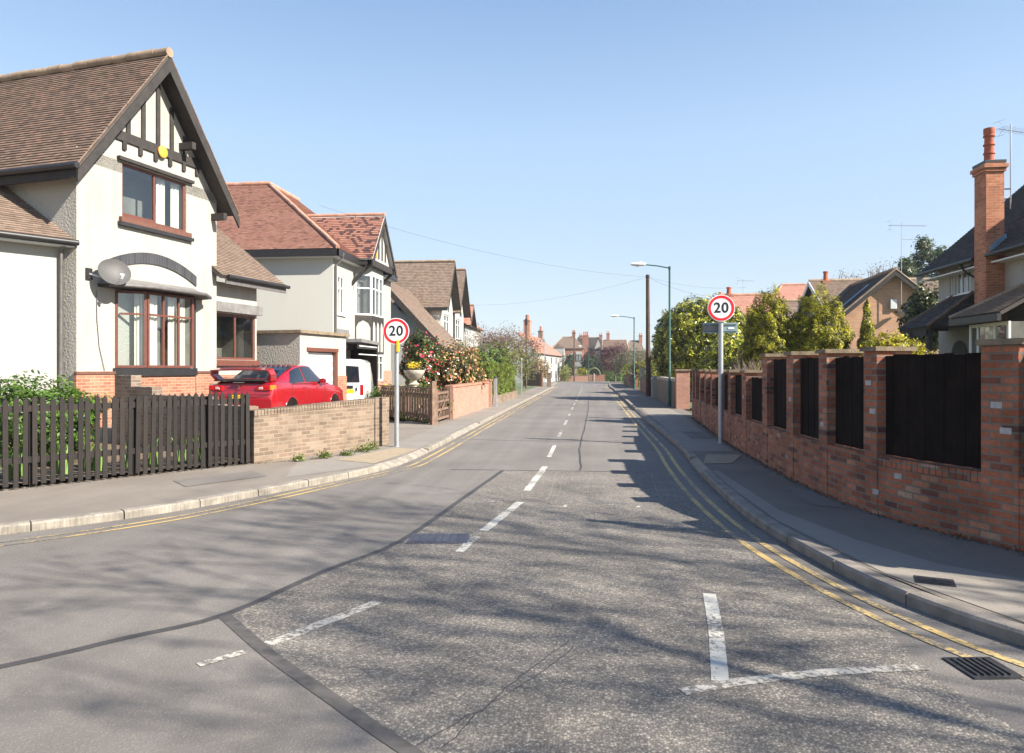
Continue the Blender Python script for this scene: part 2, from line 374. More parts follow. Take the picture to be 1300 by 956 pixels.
M['fence_brown'] = plain('brown_fence_paint', (0.15,0.095,0.065), 0.85, 0, 0.3, 7, 0.4, 50)
M['brown_frame'] = plain('brown_window_paint', (0.13,0.045,0.03), 0.5, 0, 0.15, 8)
M['upvc'] = plain('white_upvc', (0.66,0.66,0.64), 0.4, 0, 0.03)
M['gutter'] = plain('black_gutter', (0.022,0.021,0.022), 0.45, 0, 0.2)
M['grey_gutter'] = plain('grey_downpipe', (0.12,0.11,0.105), 0.5, 0, 0.2)
M['slate_brick'] = brickmat('blue_black_brick', [(0.0,(0.03,0.032,0.038)),(1.0,(0.055,0.057,0.064))], (0.075,0.072,0.07), bw=0.075, rh=0.3, ms=0.007, bmp=0.5)
M['sill_tile'] = plain('brown_sill_tile', (0.13,0.055,0.036), 0.6, 0, 0.2, 10)
M['lead'] = plain('lead_sheet', (0.2,0.19,0.18), 0.6, 0.2, 0.25, 5)
M['glass'] = glassmat('window_glass')
M['glass_dark'] = plain('tinted_car_glass', (0.014,0.018,0.026), 0.04, 0, 0.1); M['glass_dark'].node_tree.nodes['Principled BSDF'].inputs['Specular IOR Level'].default_value = 0.9
M['interior'] = plain('room_interior', (0.15,0.14,0.12), 0.9, 0, 0.3, 2)
M['curtain'] = plain('cream_curtain', (0.62,0.58,0.50), 0.9, 0, 0.08)
M['curtain_mauve'] = plain('mauve_curtain', (0.42,0.35,0.34), 0.9, 0, 0.1)
M['galv'] = plain('galvanised_steel', (0.40,0.41,0.42), 0.45, 0.55, 0.12, 10)
M['teal'] = plain('teal_lamp_paint', (0.007,0.075,0.062), 0.5, 0, 0.15)
M['lamp'] = plain('lamp_housing', (0.85,0.85,0.83), 0.35, 0, 0.05)
M['pole_wood'] = plain('creosoted_pole', (0.075,0.042,0.030), 0.85, 0, 0.3, 3)
M['wire'] = plain('black_cable', (0.10,0.10,0.11), 0.6)
M['sign_red'] = plain('sign_red', (0.72,0.016,0.022), 0.4, 0, 0.03)
M['sign_white'] = plain('sign_white', (0.80,0.80,0.80), 0.45, 0, 0.02)
M['sign_black'] = plain('sign_black', (0.01,0.01,0.01), 0.5)
M['sign_back'] = plain('sign_back_grey', (0.27,0.36,0.375), 0.5, 0.3, 0.1)
M['sign_rail'] = plain('sign_rail', (0.1,0.14,0.15), 0.5, 0.3, 0.1)
M['amber'] = plain('amber_plastic', (0.78,0.43,0.02), 0.45, 0, 0.05)
M['alarm'] = plain('yellow_alarm', (0.72,0.34,0.045), 0.5, 0, 0.05)
M['pot'] = plain('terracotta', (0.40,0.105,0.05), 0.8, 0, 0.15, 6)
M['dish'] = plain('dish_grey', (0.08,0.077,0.074), 0.6, 0.1, 0.1)
M['alu'] = plain('aluminium', (0.45,0.45,0.46), 0.35, 0.8, 0.1)
M['stone'] = plain('cast_stone', (0.42,0.38,0.31), 0.95, 0, 0.25, 8, 0.6, 40)
M['bark'] = plain('bark', (0.11,0.08,0.055), 0.95, 0, 0.3, 8, 0.8, 30)
M['twig'] = plain('grey_twig', (0.17,0.13,0.105), 0.95, 0, 0.25, 8)
M['leaf'] = leafmat('leaf'); M['leaf_gloss'] = leafmat('glossy_leaf', 0.3, 0.35)
M['petal'] = leafmat('petal', 0.6, 0.3)
M['roller'] = plain('white_roller_door', (0.78,0.78,0.75), 0.5, 0, 0.04)
M['soffit'] = plain('dark_soffit', (0.06,0.048,0.04), 0.8, 0, 0.2)
M['tyre'] = plain('tyre_rubber', (0.018,0.018,0.018), 0.8)
M['rim'] = plain('alloy_rim', (0.4,0.4,0.42), 0.3, 0.9)
M['plate'] = plain('yellow_plate', (0.82,0.56,0.02), 0.4, 0, 0.03)
M['plate_ink'] = M['sign_black']
M['bluegrey'] = plain('blue_flashing', (0.22,0.33,0.44), 0.5, 0.3, 0.1)
def carpaint(name, col):
    m, nt, b = newmat(name); b.inputs['Base Color'].default_value = (*col, 1); b.inputs['Roughness'].default_value = 0.28
    b.inputs['Coat Weight'].default_value = 1.0; b.inputs['Coat Roughness'].default_value = 0.03
    tc = node(nt, 'ShaderNodeTexCoord').outputs['Object']; n = noise(nt, tc, 900, 1)
    r = ramp(nt, [(0.4, col), (0.75, tuple(min(1, c*1.25+0.01) for c in col))]); nt.links.new(n.outputs[0], r.inputs[0]); nt.links.new(r.outputs[0], b.inputs['Base Color'])
    return m
M['car_red'] = carpaint('red_car_paint', (0.27,0.002,0.007))
M['van_white'] = carpaint('white_van_paint', (0.75,0.75,0.74))
M['lamp_red'] = plain('red_lamp_lens', (0.45,0.01,0.012), 0.12, 0, 0.05); M['lamp_orange'] = plain('orange_lamp_lens', (0.75,0.16,0.02), 0.15, 0, 0.05)
M['lamp_clear'] = plain('clear_lamp_lens', (0.62,0.42,0.4), 0.1, 0.2, 0.05)
M['chrome'] = plain('chrome', (0.75,0.75,0.76), 0.12, 0.95, 0.02)

tone_by_object(M['fence_black'], .35); tone_by_object(M['fence_brown'], .25); tone_by_object(M['panel_wood'], .3); tone_by_object(M['kerb'], .1)
# ---------------------------------------------------------------- foliage
def leaf_mesh(name, P, N, size, cols, mat, parent, aspect=1.9, droop=0.0):
    """one small folded leaf face per point: P points, N facing, size length, cols colours"""
    n = len(P)
    N = N / (np.linalg.norm(N, axis=1, keepdims=True) + 1e-9)
    a = RNG.normal(size=(n, 3)); a[:, 2] -= droop
    T = a - N * np.sum(a * N, axis=1, keepdims=True); T /= (np.linalg.norm(T, axis=1, keepdims=True) + 1e-9)
    B = np.cross(N, T)
    L = size[:, None] * 0.5; W = L / aspect
    V = np.empty((n, 4, 3), dtype=np.float32)
    V[:, 0] = P - T * L; V[:, 1] = P + B * W - T * L * 0.1; V[:, 2] = P + T * L + N * L * 0.15; V[:, 3] = P - B * W - T * L * 0.1
    me = bpy.data.meshes.new(name)
    me.vertices.add(4*n); me.vertices.foreach_set('co', V.ravel())
    me.loops.add(4*n); me.loops.foreach_set('vertex_index', np.arange(4*n, dtype=np.int32))
    me.polygons.add(n); me.polygons.foreach_set('loop_start', np.arange(0, 4*n, 4, dtype=np.int32))
    me.update(calc_edges=True)
    ca = me.color_attributes.new('Col', 'FLOAT_COLOR', 'POINT')
    cc = np.ones((n, 4, 4), dtype=np.float32); cc[:, :, :3] = cols[:, None, :]
    ca.data.foreach_set('color', cc.ravel())
    me.materials.append(mat)
    o = bpy.data.objects.new(name, me); C.objects.link(o)
    if parent is not None: o.parent = parent
    return o
def palette(n, pal, w=None):
    pal = np.array(pal, dtype=np.float32); idx = RNG.choice(len(pal), size=n, p=w)
    return pal[idx] * RNG.uniform(0.8, 1.2, size=(n, 1)).astype(np.float32)
def crown_points(n, rad, clumps, cr, shape='round', fill=0.25, base=0.0, jag=0.25):
    """points of a crown about the origin: leaf clumps over an uneven shell and some inside"""
    rad = np.array(rad, dtype=float)
    d = RNG.normal(size=(clumps, 3)); d /= np.linalg.norm(d, axis=1, keepdims=True)
    k = RNG.uniform(1 - jag, 1.0 + jag*0.35, size=(clumps, 1))
    inner = RNG.random(clumps) < fill
    k[inner] *= RNG.uniform(0.3, 0.8, size=(inner.sum(), 1))
    if shape == 'cone':
        h = RNG.random(clumps)**1.25
        ang = RNG.uniform(0, 2*PI, clumps); rr = (1 - h)**0.75 * k[:, 0]
        c = np.stack([np.cos(ang)*rr*rad[0], np.sin(ang)*rr*rad[1], (h*2-1)*rad[2]], axis=1)
        d = np.stack([np.cos(ang), np.sin(ang), np.full(clumps, 0.35)], axis=1)
    elif shape == 'box':
        c = RNG.uniform(-1, 1, size=(clumps, 3)); ax = RNG.choice(3, clumps, p=[0.4, 0.2, 0.4]); sg = np.where(RNG.random(clumps) < 0.5, -1, 1)
        for i in range(clumps):
            if not inner[i]: c[i, ax[i]] = sg[i] * (0.93 + 0.07*RNG.random())
        d = c.copy(); c = c * rad
    elif shape == 'dome':
        d[:, 2] = np.abs(d[:, 2]) * 1.0 - 0.15*(RNG.random(clumps)); c = d * k * rad
    else:
        c = d * k * rad
    w = RNG.integers(0, clumps, n)
    off = RNG.normal(size=(n, 3)) * cr * np.array([1, 1, 0.8])
    return c[w] + off, d[w] + off / (cr*2.2), w
def bush(parent, name, n, rad, z0, size, pal, w=None, clumps=60, cr=0.18, shape='round', mat='leaf', fill=0.3, jag=0.25, aspect=1.9, rnd=0.8, off=(0,0), clumpvar=0.35, up=0.3, droop=0.0):
    P, N, wi = crown_points(n, rad, clumps, cr, shape, fill, jag=jag)
    P = P + np.array([off[0], off[1], z0])
    P[:, 2] = np.maximum(P[:, 2], 0.03)
    N = N + RNG.normal(size=N.shape) * rnd + np.array([0, 0, up])
    cv = RNG.uniform(1-clumpvar, 1+clumpvar, size=(clumps, 1))
    cols = palette(n, pal, w) * cv[wi]
    return leaf_mesh(name, P, N, RNG.uniform(0.65, 1.3, n) * size, cols.astype(np.float32), M[mat], parent, aspect, droop)
def branches(mb, p, d, length, r, depth, spread=0.55, lift=0.12, twig=None, kids=(2, 3), minr=0.006):
    p = Vector(p); d = Vector(d).normalized()
    segs = 3; pts = [p]; rs = [r]
    q = p
    for k in range(segs):
        d = (d + Vector((random.gauss(0, .13), random.gauss(0, .13), random.gauss(0, .08)+lift*0.4))).normalized()
        q = q + d * length / segs; pts.append(q); rs.append(max(minr, r * (1 - 0.38*(k+1)/segs)))
    mb.tube(pts, rs, 6 if r > 0.05 else 4 if r > 0.02 else 3, cap=False)
    if depth <= 0:
        if twig is not None: twig.append((q, d))
        return
    nk = random.randint(*kids)
    for k in range(nk):
        ax = Vector((random.gauss(0,1), random.gauss(0,1), random.gauss(0,1))).cross(d)
        if ax.length < 1e-3: continue
        ax.normalize()
        nd = (Matrix.Rotation(random.uniform(spread*0.5, spread*1.3), 3, ax) @ d) + Vector((0,0,lift))
        branches(mb, pts[-1] if k < 2 else pts[-2], nd, length * random.uniform(0.6, 0.85), rs[-1]*random.uniform(0.7, 0.95), depth-1, spread, lift, twig, kids, minr)
def simple_trunk(parent, h, r, lean=(0,0), n=5, crown_z=None, rad=1.0):
    mb = MB()
    mb.tube([(0,0,-0.05), (lean[0]*.4, lean[1]*.4, h*.5), (lean[0], lean[1], h)], [r, r*.8, r*.5], 8)
    o = mb.build('trunk', M['bark'], parent, smooth=50)
    mb = MB()
    for k in range(n):
        a = 2*PI*k/n + random.random()
        z = h * random.uniform(0.45, 0.95)
        mb.tube([(lean[0]*z/h, lean[1]*z/h, z), (math.cos(a)*rad*.4, math.sin(a)*rad*.4, z+rad*.3), (math.cos(a)*rad*.75, math.sin(a)*rad*.75, z+rad*.55)], [r*.45, r*.3, r*.12], 5)
    mb.build('limb', M['bark'], o, smooth=50)
def lumps(P, lam, seed):
    g = np.random.default_rng(seed); f = np.zeros(len(P))
    for _ in range(14):
        k = g.normal(size=3); k *= 2*PI/(lam*g.uniform(.6, 1.6))/np.linalg.norm(k); f += np.sin(P @ k + g.uniform(0, 2*PI))
    return f/3.7
def shell(parent, name, n, rad, z0, size, pal, w=None, prof='round', lam=.5, amp=.16, deep=.16, mat='leaf', aspect=2.0, rnd=.75, up=.3, tone=.52, seed=1, droop=0.0):
    """dense crown: leaves over a lumpy closed surface and a little way inside it"""
    rad = np.array(rad, float); h = RNG.random(n*3)
    f = {'round': lambda q: np.sqrt(np.clip(1-(2*q-1)**2, 0, 1)), 'egg': lambda q: np.clip((1-q)**.55*(0.55+q*1.6)**.5*1.02, 0, 1.05), 'cone': lambda q: np.clip((1-q)**.8*1.0+.03, 0, 1)*np.clip(q*12, .5, 1), 'dome': lambda q: np.sqrt(np.clip(1-q**2.2, 0, 1))}[prof]
    r = f(h); keep = RNG.random(n*3) < (r*.9+.1)/(r.max()+.1); h = h[keep][:n]; r = r[keep][:n]; m = len(h)
    a = RNG.uniform(0, 2*PI, m); ca, sa = np.cos(a), np.sin(a)
    zc = (2*h-1) if prof != 'dome' else h
    P = np.stack([ca*r*rad[0], sa*r*rad[1], zc*rad[2]], axis=1)
    L = lumps(P, lam, seed) + .5*lumps(P, lam*.4, seed+1)
    d = np.abs(RNG.normal(size=m))*deep
    k = 1 + amp*L - d
    N = np.stack([ca*r/rad[0], sa*r/rad[1], (zc if prof != 'cone' else zc*0+.3)*1.0/rad[2]], axis=1); N /= np.linalg.norm(N, axis=1, keepdims=True)+1e-9
    P = P*k[:, None]; P[:, 2] += z0; P[:, 2] = np.maximum(P[:, 2], .02)
    N = N + RNG.normal(size=N.shape)*rnd*.6 + np.array([0, 0, up])
    cols = palette(m, pal, w) * np.clip(1 + tone*lumps(P, lam*.7, seed+5), .45, 1.7)[:, None]
    return leaf_mesh(name, P, N, RNG.uniform(.6, 1.35, m)*size, cols.astype(np.float32), M[mat], parent, aspect, droop)
def hedge_shell(parent, n, hx, hy, hz, size, pal, seed=3, mat='leaf', name='foliage'):
    """clipped hedge: leaves over the faces of a slightly uneven box standing on z = 0, height 2 hz"""
    A = np.array([hy*hz, hy*hz, hx*hz, hx*hz, hx*hy]); fc = RNG.choice(5, n, p=A/A.sum())
    P = RNG.uniform(-1, 1, (n, 3)); N = np.zeros((n, 3))
    for i, (ax, sg) in enumerate(((0,1),(0,-1),(1,1),(1,-1),(2,1))): P[fc==i, ax] = sg; N[fc==i, ax] = sg
    P *= np.array([hx, hy, hz]); L = lumps(P, .9, seed)*.05 + lumps(P, .3, seed+1)*.03 - np.abs(RNG.normal(size=n))*.06
    P += N*L[:, None]; P[:, 2] += hz
    cols = palette(n, pal) * np.clip(1 + .3*lumps(P, .5, seed+2), .5, 1.6)[:, None]
    return leaf_mesh(name, P, N + RNG.normal(size=(n,3))*.5 + np.array([0,0,.35]), RNG.uniform(.6,1.35,n)*size, cols.astype(np.float32), M[mat], parent, 1.9)
GREEN = [(0.035,0.06,0.012),(0.06,0.10,0.018),(0.09,0.135,0.025)]
GOLD = [(0.065,0.075,0.008),(0.22,0.215,0.014),(0.42,0.39,0.025),(0.58,0.52,0.05)]
LAUREL = [(0.04,0.055,0.006),(0.15,0.17,0.014),(0.36,0.36,0.03),(0.62,0.58,0.10)]

# ---------------------------------------------------------------- ground
def sheet(name, pts, z, mat, label=None, th=0.0):
    mb = MB()
    P = [(p[0], p[1], z + zg(p[1])) for p in pts]
    mb.poly(P)
    o = mb.build(name, M[mat]); bm_fix(o); tag(o, kind='structure'); return o
def bm_fix(o):
    import bmesh
    bm = bmesh.new(); bm.from_mesh(o.data)
    bmesh.ops.triangulate(bm, faces=[f for f in bm.faces if len(f.verts) > 4])
    for f in bm.faces:
        if f.normal.z < 0: f.normal_flip()
    bm.to_mesh(o.data); bm.free()
def strip(mb, line, w, z, both=True, skip=None):
    """flat ribbon of width w along a plan line"""
    L = [Vector((p[0], p[1], 0)) for p in line]; A = []
    for k, p in enumerate(L):
        d = (L[min(k+1, len(L)-1)] - L[max(k-1, 0)]).normalized(); s = Vector((d.y, -d.x, 0)) * w/2
        A.append((p - s, p + s))
    for k, ((a, b), (c, d)) in enumerate(zip(A, A[1:])):
        mb.poly([(q.x, q.y, z + zg(q.y)) for q in (b, d, c, a)])
def resample(line, step):
    out = [Vector((line[0][0], line[0][1], 0))]
    for a, b in zip(line, line[1:]):
        a, b = Vector((a[0], a[1], 0)), Vector((b[0], b[1], 0)); n = max(1, int((b-a).length/step))
        for k in range(1, n+1): out.append(a.lerp(b, k/n))
    return [(p.x, p.y) for p in out]
def smooth_line(pts, n=6):
    out = []
    P = [Vector((p[0], p[1], 0)) for p in pts]; P = [P[0]*2-P[1]] + P + [P[-1]*2-P[-2]]
    for i in range(1, len(P)-2):
        for k in range(n):
            t = k/n; a, b, c, d = P[i-1:i+3]
            q = 0.5*((2*b)+(c-a)*t+(2*a-5*b+4*c-d)*t*t+(3*b-a-3*c+d)*t**3); out.append((q.x, q.y))
    out.append((P[-2].x, P[-2].y)); return out

mb = MB()
for (y0, y1, z0, z1) in ((-400, 60, 0, 0), (60, 160, 0, -1.0), (160, 3000, -1.0, -1.0)):
    mb.poly([(-2500, y0, z0-.03), (2500, y0, z0-.03), (2500, y1, z1-.03), (-2500, y1, z1-.03)])
tag(mb.build('ground', M['land']), kind='structure')

LK = [(-26,-2.2),(-14,2.2),(-9.4,4.9),(-7.0,6.45),(-5.51,7.95),(-4.67,9.55),(-3.78,11.8),(-3.5,13.6),(-3.48,17),(-3.53,26),(-3.58,40),(-3.6,54),(-3.9,74),(-4.6,84),(-5.5,110),(-6.1,136),(-6.4,152)]
RK = [(26,-1.2),(9,1.2),(5,2.75),(3.5,4.05),(2.72,5.02),(2.24,6.15),(1.9,8.2),(1.83,10.2),(1.84,12.65),(1.95,16.4),(1.9,21),(1.85,26.5),(1.83,42.3),(1.83,60),(1.95,80),(2.35,97),(3.0,120),(3.5,136),(3.8,152)]
LK2, RK2 = smooth_line(LK, 8), smooth_line(RK, 8)
def ribbon(name, A, B, z, mat):
    """surface between two plan lines with matching point counts"""
    mb = MB()
    for (a, b), (c, d) in zip(zip(A, B), zip(A[1:], B[1:])):
        mb.poly([(q[0], q[1], z + zg(q[1])) for q in (a, b, d, c)])
    o = mb.build(name, M[mat]); bm_fix(o); return tag(o, kind='structure')
# carriageway: junction mouth then the street
def x_at(line, y):
    for a, b in zip(line, line[1:]):
        if min(a[1], b[1]) <= y <= max(a[1], b[1]) and abs(a[1]-b[1]) > 1e-9:
            return a[0] + (b[0]-a[0])*(y-a[1])/(b[1]-a[1])
    return line[-1][0]
ys = [-1.1, 0, 1, 2, 2.5, 3, 3.5, 4, 4.5, 5, 5.5, 6, 6.5, 7, 7.5, 8, 9, 10, 11, 12, 13, 14, 16, 18, 22, 28, 40, 54, 60, 70, 80, 92, 104, 118, 130, 144, 151]
A = [(-26, -14)] + [(x_at(LK2, y), y) for y in ys]; B = [(26, -14)] + [(x_at(RK2, y), y) for y in ys]
A[1] = (-24, -1.1); B[1] = (24, -1.1)
ribbon('road', A, B, 0.0, 'asphalt')
# coarse worn surface dressing, seams, cracks
coarse = [(-2.62,4.86),(-2.35,6.1),(-1.98,7.22),(-1.78,9.6),(-1.56,12.4),(1.35,12.5),(1.38,9.5),(1.55,7.4),(1.85,6.1),(2.02,5.2),(1.95,4.5),(2.1,3.6),(2.4,2.4),(2.6,0.6),(1.0,-1.0),(0.2,1.8),(-0.5,2.9),(-1.2,3.55),(-2.0,4.25)]
coarse = [(x+random.gauss(0,.018), y+random.gauss(0,.018)) for x, y in resample(coarse + coarse[:1], .12)[:-1]]
sheet('road_dressing', coarse, 0.002, 'coarse')
mb = MB()
strip(mb, smooth_line([(-7.5,.6),(-5.2,2.4),(-3.6,3.85),(-3.09,4.42),(-2.66,4.93),(-2.35,6.1),(-1.98,7.22),(-1.78,9.6),(-1.56,12.4)], 4), 0.075, 0.0032)
tag(mb.build('road_seam', M['seam']), kind='structure')
mb = MB()
strip(mb, smooth_line([(-2.66,4.9),(-2.0,4.25),(-1.2,3.55),(-0.5,2.9),(0.2,1.8),(0.9,-.8)], 4), 0.09, 0.0036)
tag(mb.build('road_seam', M['seam_faint']), kind='structure')
mb = MB(); strip(mb, [(-2.5,12.44),(-1.5,12.47),(0.2,12.5),(1.4,12.52)], 0.03, 0.004); tag(mb.build('road_seam', M['seam']), kind='structure')
def wob(line, amp=0.02, n=10):
    L = smooth_line(line, n); return [(x+random.gauss(0, amp), y+random.gauss(0, amp)) for x, y in L]
cracks = [[(-1.85,3.9),(-1.3,4.9),(-0.95,6.5),(-0.62,9.2),(-0.6,12.3)], [(-1.72,3.9),(-1.18,5.0),(-0.85,6.6),(-0.5,9.0),(-0.48,12.3)], [(-1.3,3.75),(-0.95,4.6),(-0.45,6.5),(-0.1,9.3),(-0.02,12.3)],
          [(-0.6,4.42),(0.2,4.45),(0.9,4.36)], [(-0.9,3.2),(-0.4,4.0),(-0.1,4.6)], [(-0.1,4.6),(0.5,3.9),(1.0,3.2)], [(-0.3,3.8),(0.5,3.75)], [(-0.15,4.7),(-0.5,3.9),(-0.7,3.3)],
          [(-1.0,4.1),(-0.6,4.8),(-0.2,5.3)], [(1.0,12.4),(0.95,9.8),(1.15,7.2),(1.5,5.7)], [(0.9,5.2),(1.5,4.95),(2.1,4.85)]]
for k, c in enumerate(cracks):
    mb = MB(); strip(mb, wob(c, 0.006), random.uniform(0.006, 0.010), 0.0027 + 0.0001*k); tag(mb.build('road_crack', M['crack' if k != 7 and k != 4 else 'seam']), kind='structure')
for k, c in enumerate(([(-3.4,17.8),(-1.0,17.6),(1.8,17.9)], [(-3.4,26.2),(0.0,26.0),(1.8,26.3)], [(-3.45,34),(1.8,34.2)], [(-0.2,12.6),(-0.25,18),(-0.15,30),(-0.2,48)])):
    mb = MB(); strip(mb, wob(c, 0.015), 0.03, 0.004 + 0.001*k); tag(mb.build('road_crack', M['seam']), kind='structure')
# painted markings
def mark(line, w, mat, z=0.0048, name='road_marking'):
    mb = MB(); strip(mb, line, w, z); return tag(mb.build(name, M[mat]), kind='structure')
for a, b, w in (((-2.1,4.42),(-1.63,5.31),.10), ((-1.29,6.85),(-1.22,7.5),.09), ((-1.19,7.78),(-0.95,9.5),.11), ((-0.95,10.4),(-0.85,13.0),.11)):
    L = resample([a, b], 0.15); mark([(x+random.gauss(0,.006), y) for x, y in L], w, 'white_worn' if a[1] < 5 else 'white', 0.0048)
mark([(-2.37,4.06),(-2.19,4.28)], 0.07, 'white_worn')
y = 14.4
while y < 118:
    mark([(-0.86 if y < 60 else -0.86-(y-60)*0.012, y), (-0.86 if y < 60 else -0.86-(y+2.3-60)*0.012, y+2.3)], 0.09, 'white' if y < 17 else 'white_worn'); y += 4.1
LY = [(-9.2,4.45),(-6.9,5.98),(-5.97,6.7),(-5.05,7.89),(-4.5,9.1),(-3.93,10.7),(-3.3,12.6),(-3.22,14.2),(-3.22,17),(-3.27,26),(-3.3,54),(-3.6,74),(-4.3,84),(-5.2,110)]
LYs = smooth_line(LY, 8)
def offset(line, o):
    L = [Vector((p[0], p[1], 0)) for p in line]; out = []
    for k, p in enumerate(L):
        d = (L[min(k+1, len(L)-1)] - L[max(k-1, 0)]).normalized(); out.append((p.x + d.y*o, p.y - d.x*o))
    return out
mark(offset(LYs, -0.08), 0.055, 'yellow'); mark(offset(LYs[:-12], 0.10), 0.055, 'yellow')
RY = [(6.0,1.6),(4.2,3.0),(3.1,4.05),(2.55,4.7),(2.12,5.75),(1.78,7.3),(1.62,9),(1.56,11),(1.57,13.3),(1.64,16.35),(1.62,21),(1.6,30),(1.6,60),(1.7,80),(2.1,97)]
RYs = smooth_line(RY, 8)
mark(RYs, 0.07, 'yellow', 0.0052); mark(offset(RYs[:-8], -0.19), 0.07, 'yellow', 0.0052)
mark([(0.935,5.8),(0.85,5.0),(0.735,4.18)], 0.10, 'white', 0.0048)
mark([(2.0,4.52),(1.4,4.38),(0.85,4.19),(0.5,4.02)], 0.09, 'white_worn', 0.0056)
for (x, y, w, l) in ((-0.35,9.2,.05,.18),(0.25,9.4,.06,.12),(0.6,9.3,.05,.1),(0.05,8.55,.03,.35),(-1.3,9.45,.2,.1),(0.4,11.6,.04,.2)):
    mark([(x, y), (x+0.01, y+l)], w, 'white_worn', 0.0046)
# kerbs: stones with joints, a real step
def kerbs(line, inward, mat, y0, y1, h=0.098, drop=()):
    pts = resample(line, 0.05); acc = []; cur = [pts[0]]; L = 0; n = 0
    mb = MB()
    for a, b in zip(pts, pts[1:]):
        L += math.dist(a, b); cur.append(b)
        if L >= 0.9:
            e = Vector(cur[-1]).lerp(Vector(cur[-2]), .16); f_ = Vector(cur[0]).lerp(Vector(cur[1]), .10)
            acc.append([tuple(f_)] + cur[1:-1] + [tuple(e)]); cur = [b]; L = 0
    for seg in acc:
        ym = seg[len(seg)//2][1]
        if not (y0 <= ym <= y1): continue
        hh = h
        for d0, d1 in drop:
            if d0 <= ym <= d1: hh = 0.028
        O = offset(seg, inward); Z = [zg(p[1]) for p in seg]; hz = hh + random.uniform(-.004, .004)
        rings = []
        for p, q, z in zip(seg[::3] + [seg[-1]], O[::3] + [O[-1]], Z[::3] + [Z[-1]]):
            s = 1 if inward > 0 else -1
            m = ((p[0]*0.85+q[0]*0.15), (p[1]*0.85+q[1]*0.15))
            bz = max(hz, .101); mz = hz if hz > .05 else .045
            rings.append([(p[0], p[1], z-.02), (p[0], p[1], z+hz*0.8), (m[0], m[1], z+mz), (q[0], q[1], z+bz), (q[0], q[1], z-.02)][::-s])
        mb.loft(rings)
    return tag(mb.build('kerb', M[mat], smooth=30), kind='structure')
kerbs(LK2, -0.14, 'kerb', -2, 120, drop=((12.3,14.6),(17.5,22),(45,49)))
kerbs(RK2, 0.14, 'kerb_dark', -1, 120, drop=((12.3,14.4),(26.2,30.8),(47,50)))
# footways
def _unused(): pass
def footway(name, line, edge, z, mat):
    n = len(line); E = resample(edge, 0.2)
    def par(L, k):
        T = [0]
        for a, b in zip(L, L[1:]): T.append(T[-1]+math.dist(a, b))
        s = T[-1]*k; i = max(j for j in range(len(T)) if T[j] <= s + 1e-9); i = min(i, len(L)-2)
        t = (s-T[i])/max(1e-9, T[i+1]-T[i]); return (L[i][0]+(L[i+1][0]-L[i][0])*t, L[i][1]+(L[i+1][1]-L[i][1])*t)
    ks = [j/120 for j in range(121)]
    return ribbon(name, [par(line, k) for k in ks], [par(edge, k) for k in ks], z, mat)
LE = [(-27,-.5),(-14.6,4.2),(-9.9,6.9),(-8.15,8.9),(-6.03,11.95),(-4.9,14.6),(-4.6,17),(-4.75,26),(-4.75,40),(-5.0,54),(-5.4,74),(-6.1,84),(-7.2,110),(-7.9,131)]
LKo = offset(LK2, -0.13)
footway('pavement', [p for p in LKo if p[1] < 131], [(-27,-.5)] + [(x-.7, y+.35) for x, y in LE[1:4]] + [(-6.6,12.3),(-5.4,14.9),(-7.2,16.2),(-7.2,21.5),(-5.3,23),(-5.3,31)] + LE[8:], 0.098, 'pave_left')
sheet('footway_concrete', [(-4.75,10.6),(-3.92,11.85),(-3.64,13.6),(-3.64,17),(-3.69,23),(-3.72,40),(-4.7,40),(-4.6,24),(-4.45,17),(-4.5,15.3),(-4.95,13.2),(-5.3,12.3)][::-1], 0.102, 'pave_pale')
sheet('tactile_paving', [(-4.72,12.75),(-3.86,12.3),(-3.62,14.6),(-4.2,14.75)], 0.107, 'tactile')
RKo = offset(RK2, 0.13)
RE = [(27,.5),(10,3.2),(6.2,4.5),(4.9,5.6),(4.35,6.4),(3.9,7.2),(3.45,8.2),(3.2,9.3),(3.08,10.7),(3.05,13),(3.1,16.7),(3.3,21),(3.6,26),(3.65,40),(3.7,60),(3.8,80),(4.2,97),(4.9,120),(5.2,131)]
footway('pavement', [p for p in RKo if p[1] < 131], [(27,.9),(10,3.6)] + [(x+.25, y+.1) for x, y in RE[2:]], 0.098, 'pave_dark')
sheet('footway_strip', [(1.99,10.2),(2.0,12.1),(2.1,12.1),(2.24,8.8),(2.62,7.35),(3.0,6.55),(3.7,5.9),(4.9,5.2),(6.0,4.4),(9.0,2.9),(6.5,2.6),(4.4,3.6),(2.9,5.05),(2.42,6.2),(2.06,8.2)], 0.1025, 'pave_strip')
sheet('footway_strip', [(2.02,14.9),(2.9,15.0),(3.0,20),(3.3,25.5),(3.3,31),(2.1,31),(2.1,21)], 0.1025, 'pave_strip')
sheet('tactile_paving', [(1.98,12.95),(2.5,13.05),(2.95,14.4),(2.25,14.35)], 0.107, 'tactile')
# iron covers
def cover(x, y, w, l, rz, z, mat, bars, label, name='manhole_cover'):
    o = thing(name, label, 'manhole cover' if name == 'manhole_cover' else 'drain', (x, y, z), rz)
    mb = MB(); mb.box(-w/2, w/2, -l/2, l/2, -0.02, 0.006); mb.build('frame', M[mat], o)
    mb = MB(); n = bars
    for i in range(n):
        for j in range(n if name == 'manhole_cover' else 1):
            x0 = -w/2+.03 + (w-.06)*i/n
            if name == 'manhole_cover':
                y0 = -l/2+.03+(l-.06)*j/n; mb.box(x0+.004, x0+(w-.06)/n-.006, y0+.004, y0+(l-.06)/n-.006, 0.006, 0.012)
            else: mb.box(x0+.004, x0+(w-.06)/n*0.55, -l/2+.03, l/2-.03, 0.006, 0.016)
    mb.build('grid', M[mat], o); return o
cover(-1.6, 7.36, 0.62, 0.42, R(6), 0.004, 'iron_blue', 7, 'bluish iron manhole cover in the middle of the road beside the white dashes')
